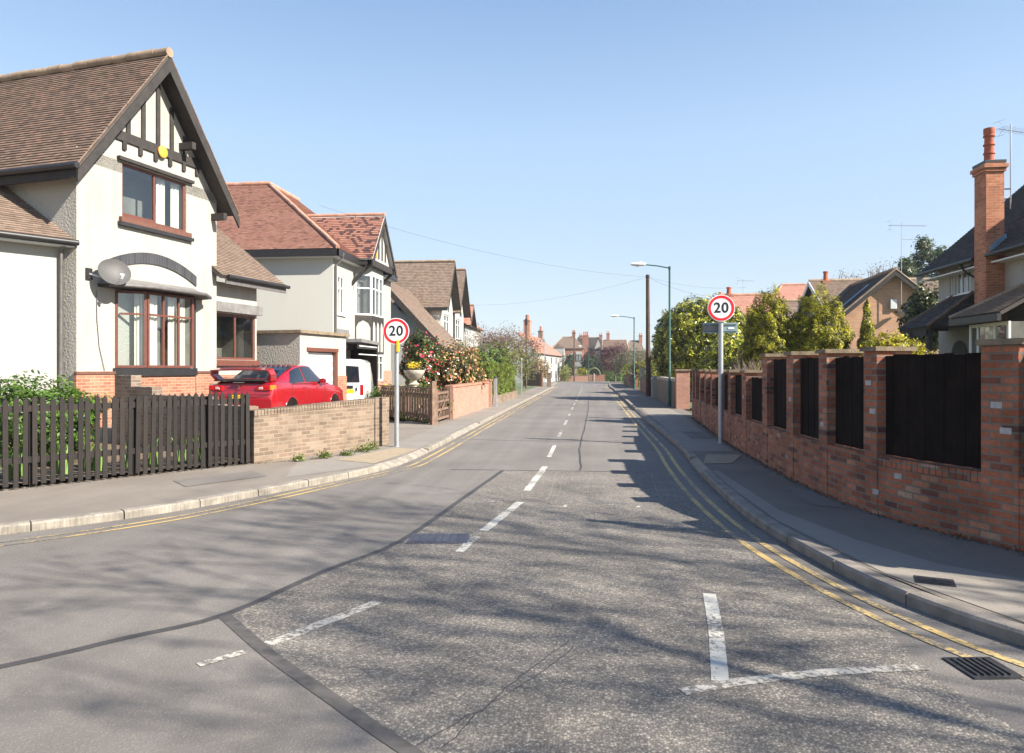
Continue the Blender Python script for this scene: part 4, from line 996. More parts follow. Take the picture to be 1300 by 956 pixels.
for k, (x, y, r) in enumerate(((-8.75,9.0,.1),(-9.0,8.9,.13),(-9.3,9.2,.12),(-8.9,9.5,.09),(-9.2,8.6,.1))):
    mb = MB(); rock(mb, 0, 0, 0, r); o = mb.build('stone', M['stone'], None, bevel=.01); o.location = (x-.1, y, .15); tag(o, 'rounded pale stone on the soil behind the left end of the black pickets', 'stone', 'garden stones behind the pickets')
# weeds at the foot of the walls
def weed(x, y, s, label, grp=None, z=.1):
    o = plant('weed', label, 'weed', x, y, z, grp); bush(o, 'foliage', 160, (s, s*.8, s*.6), s*.3, .05, [(0.09,0.14,0.02),(0.17,0.22,0.04)], None, 8, .05, 'dome'); return o
for x, y, s in ((-5.0,12.9,.12),(-4.75,13.4,.08),(-4.62,14.0,.12),(-4.55,14.4,.16),(-5.35,12.5,.07)): weed(x, y, s, 'small green weed at the foot of the buff brick wall', 'weeds along the buff brick wall')
# ---------------------------------------------------------------- red saloon car
def interp(tab, y):
    for (a, *p), (b, *q) in zip(tab, tab[1:]):
        if a <= y <= b:
            t = (y-a)/(b-a) if b > a else 0; t = t*t*(3-2*t) if False else t
            return [u+(v-u)*t for u, v in zip(p, q)]
    return list(tab[-1][1:]) if y > tab[-1][0] else list(tab[0][1:])
CAR = thing('parked_car', 'red saloon car with large rear wing parked before the white garage', 'car', (-8.50, 16.35, .45), R(-2.5))
#        y     halfw  zbot  zshoulder ztop
BT = [(0.0, .80, .34, .70, .74), (.05, .85, .26, .86, .93), (.14, .88, .22, .95, 1.03), (.4, .895, .20, .97, 1.075), (.75, .90, .20, .965, 1.06), (1.5, .90, .20, .95, 1.0), (2.6, .90, .20, .925, .98), (3.05, .90, .20, .91, 1.0), (3.5, .895, .20, .87, .93), (4.0, .88, .20, .79, .84), (4.3, .83, .21, .70, .73), (4.45, .74, .24, .60, .62), (4.5, .66, .32, .52, .54)]
rings = []
for k in range(46):
    y = 4.5*k/45; w, zb, zs, zt = interp(BT, y)
    half = [(w*.90, zb), (w*.985, zb+.10), (w*1.0, zb+(zs-zb)*.45), (w*.985, zb+(zs-zb)*.68), (w*.99, zs-.035), (w*.955, zs+.01), (w*.86, zs+(zt-zs)*.55), (w*.55, zt-.004), (w*.2, zt)]
    rings.append([(x, y, z) for x, z in half] + [(-x, y, z) for x, z in half[::-1]])
mb = MB(); mb.loft(rings); carb = mb.build('body', M['car_red'], CAR, smooth=38)
ZR = [(.62, 1.05), (.9, 1.18), (1.2, 1.30), (1.5, 1.395), (1.8, 1.445), (2.1, 1.455), (2.35, 1.44), (2.6, 1.36), (2.85, 1.23), (3.1, 1.06), (3.22, .985)]
def wr(y): return .60 + .03*math.sin(PI*min(1, max(0, (y-.6)/2.6))) + .06*max(0, (abs(y-1.9)-.9))
def side(y, t):
    zr = interp(ZR, y)[0] - .02; x0, z0 = .845, min(.955, zr-.02); x1 = wr(y)
    return Vector((x0+(x1-x0)*t + .02*math.sin(PI*t), y, z0+(zr-z0)*t))
rings = []
for k in range(40):
    y = .62+(3.22-.62)*k/39; zr = interp(ZR, y)[0]
    P = [side(y, q) for q in (0, .25, .5, .75, 1)]
    half = [(.845, .90)] + [(p.x, p.z) for p in P] + [(wr(y)*.8, zr+.002), (wr(y)*.35, zr+.014)]
    rings.append([(x, y, z) for x, z in half] + [(-x, y, z) for x, z in half[::-1]])
mb = MB(); mb.loft(rings); mb.build('cabin', M['car_red'], CAR, smooth=35)
def patch(name, fn, us, vs, mat, parent=CAR, off=.006):
    mb = MB(); G = [[fn(u, v) for v in vs] for u in us]
    for A, B in zip(G, G[1:]):
        for j in range(len(vs)-1): mb.poly([A[j], B[j], B[j+1], A[j+1]])
    return mb.build(name, M[mat], parent, smooth=40)
lin = lambda a, b, n: [a+(b-a)*k/n for k in range(n+1)]
def roofpt(x, y):
    zr = interp(ZR, y)[0]; w = wr(y); return Vector((x*w, y, zr + .014*(1-abs(x)*.8) + .006))
patch('rear_window', lambda v, u: roofpt(v*.985, u) , lin(-1, 1, 10), lin(.70, 1.49, 8), 'glass_dark')
patch('windscreen', lambda v, u: roofpt(v*.95, u), lin(-1, 1, 10), lin(2.45, 3.12, 8), 'glass_dark')
for s in (1, -1):
    def sd(y, t, s=s): p = side(y, t); return Vector((s*(p.x+.007), p.y, p.z+.002))
    for (y0, y1, y2, y3) in ((.92, 1.26, 1.74, 1.765), (1.80, 1.81, 2.80, 2.42)):
        # window with slanting ends: bottom y0..y2, top y1..y3
        f = lambda u, t, y0=y0, y1=y1, y2=y2, y3=y3, sd=sd: sd((y0+(y1-y0)*t)*(1-u) + (y2+(y3-y2)*t)*u, .08+.86*t)
        us = lin(0, 1, 6)
        G = patch('side_window', f, us if s > 0 else us[::-1], lin(0, 1, 4), 'glass_dark')
    mb = MB(); mb.M = FM(0,0)
    c = Vector((s*.98, 2.56, 1.02)); mb.loft([[c+Vector((s*q*.10*0+math.cos(a)*.10*k, q, math.sin(a)*.07*k)) for a in [2*PI*j/14 for j in range(14)]] for q, k in ((-.05,.75),(-.045,.97),(0,1),(.05,.8),(.09,.35))])
    o = mb.build('mirror', M['car_red'], CAR, smooth=50)
    mb = MB(); mb.tube([(s*.83, 2.60, .965), (s*.92, 2.58, 1.0)], .025, 8); mb.build('mirror_arm', M['gutter'], o)
    # tail lamps
    def tail(u, v, s=s):
        a = u; x = s*(.40+.47*a); y = .035 + .20*max(0, a-.72)**1.4*3; z = .80+.13*v+.02*a
        w, zb, zs, zt = interp(BT, y); return Vector((x if a < .75 else s*min(abs(x), w*1.006), y-.055*(1-a) - (.0 if a < .75 else .0), z))
    mb = MB()
    mb.prism([(s*.42, .0, .80), (s*.80, .0, .82), (s*.80, .0, .95), (s*.46, .0, .93)], (0, .12, 0)); o = mb.build('tail_light', M['lamp_red'], CAR, bevel=.02)
    mb = MB(); mb.prism([(s*.50, -.012, .84), (s*.62, -.012, .845), (s*.62, -.012, .91), (s*.52, -.012, .905)], (0, .03, 0)); mb.build('reversing_lamp', M['lamp_clear'], o, bevel=.01)
    mb = MB(); mb.prism([(s*.802, .02, .83), (s*.885, .16, .845), (s*.885, .16, .955), (s*.802, .02, .945)], (-s*.04, .03, 0)); mb.build('indicator', M['lamp_orange'], o, bevel=.008)
    for yw in (.93, 3.55):
        mb = MB(); mb.M = Matrix.Translation((s*.79, yw, .325)) @ Matrix.Rotation(PI/2, 4, 'Y'); mb.lathe([(.20,-.09),(.31,-.10),(.325,-.07),(.325,.07),(.31,.10),(.20,.09)], 24); w_ = mb.build('wheel', M['tyre'], CAR, smooth=40)
        mb = MB(); mb.M = Matrix.Translation((s*.79, yw, .325)) @ Matrix.Rotation(PI/2, 4, 'Y')
        for k in range(10): a = 2*PI*k/10; mb.bar((0,0,s*.095), (.21*math.cos(a), .21*math.sin(a), s*.095), .03, .02)
        mb.lathe([(.05,s*.08),(.05,s*.11)], 12); mb.build('rim', M['rim'], w_)
    for yw in (1.55, 2.35): mb = MB(); mb.box(s*.885 if s < 0 else .885, s*.905 if s < 0 else .905, yw-.02, yw+.14, .84, .865) if s > 0 else mb.box(-.905, -.885, yw-.02, yw+.14, .84, .865); mb.build('door_handle', M['car_red'], CAR, bevel=.006)
    # wing upright
    mb = MB(); mb.loft([[(s*.60, .18, 1.05), (s*.72, .18, 1.03), (s*.74, .46, 1.03), (s*.62, .46, 1.06)], [(s*.73, .06, 1.20), (s*.80, .06, 1.19), (s*.80, .33, 1.20), (s*.74, .33, 1.22)], [(s*.70, .0, 1.325), (s*.76, .0, 1.30), (s*.76, .26, 1.335), (s*.70, .26, 1.365)]][::1 if s > 0 else 1])
    mb.build('wing_upright', M['car_red'], CAR, bevel=.015)
mb = MB(); mb.loft([[(x, -.02, 1.315+.02*(1-(x/.75)**2)), (x, .10, 1.335+.02*(1-(x/.75)**2)), (x, .27, 1.365+.02*(1-(x/.75)**2)), (x, .27, 1.335+.02*(1-(x/.75)**2)), (x, .0, 1.285+.02*(1-(x/.75)**2))] for x in lin(-.75, .75, 12)]); mb.build('rear_wing', M['car_red'], CAR, smooth=40)
mb = MB(); mb.loft([[(x, .02, 1.065), (x, .26, 1.10), (x, .26, 1.07), (x, .03, 1.045)] for x in lin(-.68, .68, 6)]); mb.build('wing_base', M['gutter'], CAR)
for k in range(8):
    x = -.49+.14*k; mb = MB(); p = roofpt(x/.62, 1.55); mb.prism([(x-.004, 1.46, p.z-.02), (x-.004, 1.46, p.z+.035), (x-.004, 1.66, p.z+.01)], (.012, 0, 0)); mb.build('roof_fin', M['gutter'], CAR)
mb = MB(); mb.tube([(0, 1.72, 1.45), (0, 1.62, 1.58)], .005, 5); mb.build('aerial', M['gutter'], CAR)
def bodyx(y, z):
    w, zb, zs, zt = interp(BT, y); tab = [(zb, w*.90), (zb+.10, w*.985), (zb+(zs-zb)*.45, w), (zb+(zs-zb)*.68, w*.985), (zs-.035, w*.99), (zs+.01, w*.955)]
    return interp([(a, b) for a, b in tab], z)[0]
for s in (-1, 1):
    for yy, z0, z1, sl in ((2.88, .32, .90, -.02), (1.77, .30, .955, .0), (.98, .62, .955, -.12)):
        mb = MB(); mb.tube([(s*(bodyx(yy+sl*(z1-z_), z_)+.001), yy+sl*(z1-z_), z_) for z_ in lin(z0, z1, 8)], .0055, 5); mb.build('door_seam', M['gutter'], CAR)
    mb = MB(); mb.tube([(s*(bodyx(y_, interp(BT, y_)[2]-.02)+.002), y_, interp(BT, y_)[2]+.005) for y_ in lin(.95, 2.95, 12)], .009, 5); mb.build('waist_trim', M['gutter'], CAR)
    mb = MB(); mb.tube([(s*(.905), y_, .22) for y_ in lin(1.3, 3.2, 6)], .045, 6); mb.build('side_skirt', M['car_red'], CAR, smooth=50)
    for yw in (.93, 3.55):
        n = 16; P = [(s*(bodyx(yw+.35*math.cos(PI*k/n), .29+.35*math.sin(PI*k/n))+.004), yw+.35*math.cos(PI*k/n), .29+.35*math.sin(PI*k/n)) for k in range(n+1)]
        mb = MB()
        for p_, q_ in zip(P, P[1:]): mb.poly([p_, q_, (s*.918, yw, .29)] if s > 0 else [q_, p_, (s*.918, yw, .29)])
        mb.build('wheel_arch', M['panel_wood'], CAR)
        mb = MB(); mb.tube(P, .016, 6); mb.build('arch_lip', M['car_red'], CAR, smooth=50)
mb = MB(); mb.tube([(-.80,.02,.97),(-.50,-.028,.955),(0,-.03,.95),(.50,-.028,.955),(.80,.02,.97)], .005, 5); mb.build('boot_seam', M['gutter'], CAR)
mb = MB(); mb.tube([(-.80,.0,.725),(-.5,-.03,.72),(.5,-.03,.72),(.80,.0,.725)], .006, 5); mb.build('bumper_seam', M['gutter'], CAR)
# emblem: three diamonds meeting at a point
mb = MB(); c = (0.0, .885); y = -.004
for a in (90, 210, 330):
    d = Vector((math.cos(R(a)), 0, math.sin(R(a)))); e = Vector((math.cos(R(a+60)), 0, math.sin(R(a+60)))); f_ = Vector((math.cos(R(a-60)), 0, math.sin(R(a-60))))
    o_ = Vector((c[0], y, c[1])); s1 = .050
    mb.prism([o_+d*.004, o_+d*.004+f_*0+ (d+ (f_-d)*.5)*s1*.0 + Vector((math.cos(R(a-30)),0,math.sin(R(a-30))))*s1*.58, o_+d*s1, o_+Vector((math.cos(R(a+30)),0,math.sin(R(a+30))))*s1*.58], (0, .02, 0))
mb.build('emblem', M['chrome'], CAR)
mb = MB(); mb.box(-.26, .26, -.005, .04, .60, .71); mb.build('number_plate', M['plate'], CAR, bevel=.005)
mb = MB(); mb.box(-.14, .14, -.03, .07, 1.005, 1.02); mb.build('boot_trim', M['chrome'], CAR)
mb = MB(); mb.loft([[(x, -.03 if abs(x) < .8 else .0, z) for x in (-.84, -.5, 0, .5, .84)] + [(x, .14, z) for x in (.84, .5, 0, -.5, -.84)] for z in (.30, .38, .56, .62)]); mb.build('rear_bumper', M['car_red'], CAR, smooth=40, bevel=.01)

CAR.scale = (1, 1.04, 1)
# ---------------------------------------------------------------- white van
VAN = thing('parked_van', 'white van seen from behind between the garage and the black timber car port', 'van', (-8.98, 24.75, .22), R(10))
rings = []
for y, k, top in ((0, .955, 1.86), (.05, .985, 1.91), (.3, 1, 1.94), (2.1, .99, 1.92), (2.5, .97, 1.50), (2.8, .95, 1.10), (3.3, .88, .95), (3.4, .8, .7)):
    w = .83*k; half = [(w*.92, .25), (w, .38), (w, .95 if top > 1 else top*.8), (w*.97, min(top-.15, 1.45) if top > 1.2 else top*.9), (w*.90, top-.10), (w*.78, top-.02), (w*.3, top)]
    rings.append([(x, y, z) for x, z in half] + [(-x, y, z) for x, z in half[::-1]])
mb = MB(); mb.loft(rings); mb.build('body', M['van_white'], VAN, smooth=40, bevel=.02)
for s in (-1, 1):
    mb = MB(); P = [(s*.05, -.012, 1.08), (s*.66, -.012, 1.08), (s*.62, -.012, 1.66), (s*.05, -.012, 1.70)]; mb.prism(P, (0, .03, 0)); f = mb.build('rear_door_glass', M['gutter'], VAN, bevel=.01)
    mb = MB(); P = [(s*.08, -.016, 1.12), (s*.62, -.016, 1.12), (s*.585, -.016, 1.62), (s*.08, -.016, 1.66)]; mb.poly(P if s > 0 else P[::-1]); mb.build('pane', M['glass_pale'] if 'glass_pale' in M else M['glass_dark'], f)
    mb = MB(); mb.box(s*.735-.06, s*.735+.06, -.01, .1, .62, 1.0); mb.build('tail_light', M['lamp_red'], VAN, bevel=.01)
    for yw in (.65, 2.75):
        mb = MB(); mb.M = Matrix.Translation((s*.72, yw, .3)) @ Matrix.Rotation(PI/2, 4, 'Y'); mb.lathe([(.18,-.09),(.29,-.1),(.30,-.07),(.30,.07),(.29,.1),(.18,.09)], 20); mb.build('wheel', M['tyre'], VAN, smooth=40)
mb = MB(); mb.box(.10, .42, -.02, .05, .86, .97); mb.build('plate_recess', M['gutter'], VAN)
mb = MB(); mb.box(.06, .46, -.014, .05, .70, .83); mb.build('number_plate', M['plate'], VAN)
mb = MB(); mb.box(.53, .57, -.03, .02, .78, .90); mb.build('door_handle', M['gutter'], VAN)
mb = MB(); mb.box(-.004, .004, -.006, .03, .45, 1.80); mb.build('door_seam', M['gutter'], VAN)
mb = MB(); mb.box(.03, .12, -.03, .03, 1.80, 1.85); mb.build('brake_light', M['lamp_red'], VAN)
mb = MB(); mb.box(-.82, .82, -.07, .12, .28, .44); mb.build('rear_bumper', M['gutter'], VAN, bevel=.02)

# ---------------------------------------------------------------- second house (hipped red roof)
H2 = thing('hipped_house', 'cream house with red hipped roof and half-timbered bay gable behind the garage', 'house', (-10.25, 27.3, 0), PI/2)
# local: x = along the street, y = away from it
W2 = 8.2
mb = MB(); S1 = (.55, 1.32, 4.05, 5.62)
wall(mb, W2, .3, 6.6, [S1], M0=FM(0,0)); mb.build('wall', M['smooth'], H2)
mb = MB(); wall(mb, 9.5, .3, 6.6, [], M0=FM(0, 9.5, 0, -PI/2)); mb.build('wall', M['cream'], H2)
mb = MB(); wall(mb, 9.5, .3, 6.6, [], M0=FM(W2, 0, 0, PI/2)); mb.build('wall', M['cream'], H2)
mb = MB(); mb.box(-.02, W2+.02, -.04, .04, .2, 1.7); mb.build('plinth', M['brick_pink'], H2)
e, rz_ = 6.55, 10.6; q = 5.05
t, s_ = MB(), MB()
roof_plane(t, s_, (-.32, 12, e), (-.32, -.32, e), (q, q, rz_), (q, 12, rz_), .12)
t.courses((-.32,-.32,e), (W2+.2,-.32,e), (W2+.2,q,rz_), (q,q,rz_), .12); slab(s_, [(-.32,-.32,e), (W2+.2,-.32,e), (W2+.2,q,rz_), (q,q,rz_)])
r2 = t.build('roof', M['tile_red'], H2); s_.build('soffit', M['soffit'], r2)
mb = MB(); ridge_run(mb, (q,q,rz_+.03), (q,12,rz_+.03)); ridge_run(mb, (q,q,rz_+.03), (W2+.2,q,rz_+.03)); ridge_run(mb, (-.32,-.32,e+.05), (q,q,rz_+.03), .09); mb.build('ridge', M['ridge_red'], r2, smooth=50)
mb = MB(); mb.box(-.36, -.30, -.36, 10, e-.30, e-.02); mb.box(-.36, W2, -.36, -.30, e-.30, e-.02); mb.build('fascia', M['gutter'], H2)
mb = MB(); mb.box(-.30, 0, -.30, 10, e-.32, e-.28); mb.box(0, W2, -.30, 0, e-.32, e-.28); mb.build('soffit', M['upvc'], H2)
mb = MB(); mb.tube([(.18,-.38,e-.1),(.18,-.30,e-.35),(.14,-.07,e-.62),(.14,-.06,.4)], .045, 8); mb.build('downpipe', M['grey_gutter'], H2, smooth=50)
window(H2, FM(0,0), *S1, cols=(.5,), rows=(.68,), mat='upvc', fw=.07, rec=.02, sill='upvc', drapes=((0,.3),(.7,1)))
# bay gable
gx0, gx1, gy = 2.15, 5.75, -.95; gm = (gx0+gx1)/2; gz, ge = 8.75, 6.52
t, s_ = MB(), MB()
roof_plane(t, s_, (gx0, 4, ge), (gx0, gy, ge), (gm, gy, gz), (gm, 4, gz), .115)
roof_plane(t, s_, (gx1, gy, ge), (gx1, 4, ge), (gm, 4, gz), (gm, gy, gz), .115)
rg = t.build('roof', M['tile_redmix'], H2); s_.build('soffit', M['upvc'], rg)
mb = MB(); ridge_run(mb, (gm,gy,gz+.03), (gm,4,gz+.03), .09); mb.build('ridge', M['ridge_red'], rg, smooth=50)
mb = MB(); mb.poly([(gx0+.25, gy+.22, ge), (gx1-.25, gy+.22, ge), (gm, gy+.22, gz-.25)]); mb.build('gable', M['white_far'], H2)
for x in (gm-.75, gm-.25, gm+.25, gm+.75):
    top = gz-.3-abs(x-gm)*1.24; mb = MB(); mb.box(x-.05, x+.05, gy+.18, gy+.219, ge+.2, top); mb.build('timber', M['black_wood'], H2)
for s in (-1, 1):
    x = gm+s*(gx1-gm+.06); mb = MB(); mb.prism([(x, gy-.03, ge-.12), (gm, gy-.03, gz-.06), (gm, gy-.03, gz-.34), (x, gy-.03, ge-.36)], (0, .05, 0)); mb.build('barge_board', M['black_wood'], H2)
    xb = gm+s*(gx1-gm-.12); mb = MB(); mb.bar((xb, gy+.12, ge-.16), (xb, .02, ge-1.1), .12, .12); mb.build('bracket', M['black_wood'], H2)
    mb = MB(); mb.box(xb-.07, xb+.07, gy, 0, ge-.25, ge-.05); mb.build('bracket_beam', M['black_wood'], H2)
mb = MB(); mb.box(gx0+.05, gx1-.05, gy+.1, gy+.24, ge-.25, ge+.02); mb.build('tie_beam', M['black_wood'], H2)
mb = MB(); mb.box(gx0+.1, gx1-.1, gy+.24, 0, ge-.06, ge-.01); mb.build('soffit', M['upvc'], H2)
mb = MB(); mb.box(gm-.95, gm-.75, gy+.10, gy+.18, 6.68, 7.0); mb.build('alarm_box', M['alarm'], H2)
# two storey splayed bay
bx = [(gm-1.30, 0), (gm-.85, -.62), (gm+.85, -.62), (gm+1.30, 0)]
for i in range(3):
    (x0, y0), (x1, y1) = bx[i], bx[i+1]; L = math.dist(bx[i], bx[i+1]); Mx = FM(x0, y0, 0, math.atan2(y1-y0, x1-x0))
    window(H2, Mx, .01, L-.01, 4.15, 5.95, cols=() if i != 1 else (.34,.66), rows=(.66,), mat='upvc', fw=.07, rec=0, depth=.4, curtain='curtain_mauve', drapes=((0,.22),(.78,1)))
    mb = MB(Mx); mb.box(0, L, 0, .06, 5.95, 6.46); mb.build('bay_panel', M['white_far'], H2); mb = MB(Mx); mb.box(0, L, 0, .06, 2.45, 4.148); mb.build('bay_panel', M['white_far'], H2)
    mb = MB(Mx)
    for z0, z1 in ((4.0,4.14),(2.45,2.56)): mb.box(0, L, -.03, .0, z0, z1)
    nn = 3 if i == 1 else 1
    for k in range(nn+1):
        x = L*k/nn; mb.box(max(0, x-.05), min(L, x+.05), -.028, .0, 2.56, 4.0)
    for k in range(nn):
        a, b = L*k/nn+.05, L*(k+1)/nn-.05; m_ = (a+b)/2
        for sx, x in ((1, a), (-1, b)):
            mb.prism([(x,-.026,4.0), (x,-.026,3.62), (x+sx*(b-a)*.16,-.026,3.82), (x+sx*(b-a)*.5,-.026,3.94), (x+sx*(b-a)*.5,-.026,4.0)], (0,.024,0))
    mb.build('bay_timber', M['black_wood'], H2)
    window(H2, Mx, .01, L-.01, 1.25, 2.42, cols=() if i != 1 else (.34,.66), rows=(.7,), mat='upvc', fw=.07, rec=0, depth=.4, curtain='curtain_mauve')
    mb = MB(Mx); mb.box(0, L, -.02, .06, .3, 1.24); mb.build('bay_plinth', M['brick_pink'], H2)
mb = MB(); mb.box(5.9, 6.8, -.03, -.002, 1.2, 2.6); mb.build('window', M['upvc'], H2)
mb = MB(); mb.box(.35, 1.75, -.05, -.002, 3.1, 3.42); mb.build('vent_panel', M['lead'], H2)
chimney(H2, 8.6, .9, .3, 8.6, .75, .75, 'brick_tan', [(-.15,0),(.17,0)], .5)
mb = MB(); mb.tube([(2.35,-.3,5.6),(2.30,-.5,5.55)], .03, 6); mb.build('dish_arm', M['alu'], H2)
# car port
CP = thing('car_port', 'black timber car port with a dark door beside the white van', 'car port', (-10.25, 27.4, .3), PI/2)
# local: x along the street, y away from it
mb = MB(); mb.prism([(-.35, 0, 2.55), (2.15, 0, 2.50), (2.15, 0, 2.62), (-.35, 0, 2.68)], (0, -1.25, 0)); mb.build('roof', M['lead'], CP)
for y in (-1.1, -.6, -.1): mb = MB(); mb.box(-.3, 2.1, y-.04, y+.04, 2.3, 2.5); mb.build('rafter', M['black_wood'], CP)
mb = MB(); mb.box(1.98, 2.10, -1.15, -.01, .05, 2.48); mb.build('back_screen', M['panel_wood'], CP)
for y in (-1.1, -.1): mb = MB(); mb.box(2.0, 2.14, y-.06, y+.06, 0, 2.5); mb.build('post', M['black_wood'], CP)
for z in (2.05, 2.38): mb = MB(); mb.box(-.3, 2.05, -1.16, -1.12, z, z+.04); mb.build('slat', M['upvc'], CP)

# ---------------------------------------------------------------- speed limit signs
def text_mesh(s, size, name, mat, parent, M0, offset=0.0, sx=1.0):
    cu = bpy.data.curves.new(name, 'FONT'); cu.body = s; cu.size = size; cu.align_x = 'CENTER'; cu.align_y = 'CENTER'; cu.extrude = .0015; cu.offset = offset; cu.space_character = 1.08
    tmp = bpy.data.objects.new(name, cu); C.objects.link(tmp); bpy.context.view_layer.update()
    me = bpy.data.meshes.new_from_object(tmp.evaluated_get(bpy.context.evaluated_depsgraph_get())); me.name = name
    bpy.data.objects.remove(tmp); bpy.data.curves.remove(cu)
    me.transform(M0 @ Matrix.Diagonal((sx, 1, 1, 1))); me.materials.clear(); me.materials.append(M[mat])
    o = bpy.data.objects.new(name, me); C.objects.link(o); o.parent = parent; return o
def disc(mb, r0, r1, y0, y1, zc, n=48):
    """ring plate facing -y"""
    rings = []
    for r, y in ((r1, y1), (r1, y0), (r0, y0), (r0, y1)): rings.append([(r*math.cos(2*PI*k/n), y, zc+r*math.sin(2*PI*k/n)) for k in range(n)])
    rings.append(rings[0]); mb.loft(rings, caps=False)
def speed_sign(x, y, zc, dia, ztop, rz, label, pr=.05):
    o = thing('speed_sign', label, 'road sign', (x, y, .08), rz, '20 speed limit signs'); zc -= .08; ztop -= .08
    mb = MB(); mb.tube([(0,0,0),(0,0,ztop)], pr, 16); mb.build('pole', M['galv'], o, smooth=50)
    mb = MB(); mb.lathe([(pr*1.9,0),(pr*1.9,.015),(pr*1.2,.03)], 16); mb.build('base_collar', M['galv'], o, smooth=30)
    r = dia/2; f = -pr-.02
    mb = MB(); disc(mb, .0005, r*1.05, f, f+.012, zc); pl = mb.build('sign_plate', M['sign_white'], o)
    mb = MB(); disc(mb, r*.79, r*.995, f-.004, f-.0005, zc); mb.build('ring', M['sign_red'], pl)
    text_mesh('20', dia*.56, 'lettering', 'sign_black', pl, Matrix.Translation((0, f-.003, zc)) @ Matrix.Rotation(PI/2, 4, 'X'), offset=dia*.011, sx=.98)
    for dz in (-.12, .12): mb = MB(); mb.box(-.16, .16, f+.012, f+.03, zc+dz-.02, zc+dz+.02); mb.build('clip', M['galv'], pl)
    return o, f
sl, f = speed_sign(-4.21, 15.04, 2.61, .545, 2.66, R(4), 'round 20 sign with a yellow box on its pole beside the buff brick wall')
mb = MB(); mb.box(.005, .07, -.09, -.045, 2.08, 2.34); mb.build('amber_box', M['amber'], sl, bevel=.01)
sr, f = speed_sign(2.92, 16.55, 3.17, .575, 3.1, R(-2), 'round 20 sign above a grey teal plate on the shaded footway', .055)
mb = MB(); mb.box(-.39, .38, .06, .075, 2.53, 2.77); pb = mb.build('plate', M['sign_back'], sr)
for z in (2.57, 2.72): mb = MB(); mb.box(-.36, .35, .045, .0595, z-.012, z+.012); mb.build('channel', M['sign_rail'], pb)
mb = MB(); mb.box(.17, .30, .05, .0596, 2.62, 2.66); mb.build('sticker', M['sign_white'], pb)
mb = MB(); mb.box(-.39, -.04, .0585, .0599, 2.555, 2.71); mb.build('panel', M['lead'], pb)

# ---------------------------------------------------------------- fence, gate and pink wall before the second house
def board_fence(name, label, p, q, z0, z1, step, w, mat, posts, grp=None, cat='fence'):
    p, q = Vector(p), Vector(q); L = (q-p).length
    o = thing(name, label, cat, (p.x, p.y, 0), math.atan2(q.y-p.y, q.x-p.x), grp); k = 0
    while k*step+w < L:
        mb = MB(); mb.box(k*step, k*step+w, 0, .018, z0+random.uniform(0,.02), z1); mb.build('picket', M[mat], o); k += 1
    for z in (z0+.22, z1-.16): mb = MB(); mb.box(0, L, .02, .06, z-.04, z+.04); mb.build('rail', M[mat], o)
    for k in range(posts): x = L*k/(posts-1); mb = MB(); mb.box(x-.05, x+.05, .061, .16, 0, z1+.03); mb.build('post', M[mat], o)
    return o
bf = board_fence('garden_fence', 'brown open boarded fence with a top rail behind the left speed sign', (-7.4, 24.4, 0), (-4.82, 21.2, 0), .14, 1.16, .20, .13, 'fence_brown', 3)
mb = MB(); mb.box(0, math.dist((-7.4,24.4),(-4.82,21.2)), -.02, .07, 1.17, 1.22); mb.build('top_rail', M['fence_brown'], bf)
mb = MB(); Lb = math.dist((-7.4,24.4),(-4.82,21.2)); mb.box(Lb+.0, Lb+.14, -.07, .07, .05, 1.42); mb.build('gate_post', M['fence_brown'], bf)
gt = thing('garden_gate', 'pinkish brown lattice gate between the boarded fence and the pink brick wall', 'gate', (-4.78, 21.5, .1), math.atan2(2.1, .02))
for z in (.12, .40, .66, .92): mb = MB(); mb.box(.05, 1.85, -.02, .02, z-.035, z+.035); mb.build('rail', M['fence_brown'], gt)
for k in range(9): x = .05+k*.225; mb = MB(); mb.box(x-.03, x+.03, .021, .04, .06, .98); mb.build('upright', M['fence_brown'], gt)
mb = MB(); mb.bar((.1, -.03, .12), (1.75, -.03, .9), .02, .06); mb.build('brace', M['fence_brown'], gt)
mb = MB(); mb.box(1.84, 1.96, -.06, .06, 0, 1.1); mb.build('post', M['fence_brown'], gt)
pw = thing('garden_wall', 'pink brick garden wall with raised coping beneath the camellia bushes', 'garden wall', (-4.67, 23.5, 0), math.atan2(31.7-23.5, .14))
LP = 8.2
mb = MB(); mb.box(0, LP-.55, 0, .22, .02, 1.14); mb.build('wall', M['brick_pink'], pw)
mb = MB(); mb.box(0, LP-.55, -.03, .25, 1.14, 1.24); mb.build('coping', M['brick_orange'], pw, bevel=.02)
mb = MB(); mb.box(-.02, .36, -.05, .27, .02, 1.142); mb.build('pier', M['brick_pink'], pw)
mb = MB(); mb.box(LP-.54, LP, -.06, .28, .02, 1.24); pr_ = mb.build('pier', M['brick_pink'], pw); mb = MB(); mb.box(LP-.58, LP+.04, -.1, .32, 1.241, 1.32); mb.build('cap', M['brick_orange'], pr_, bevel=.02)
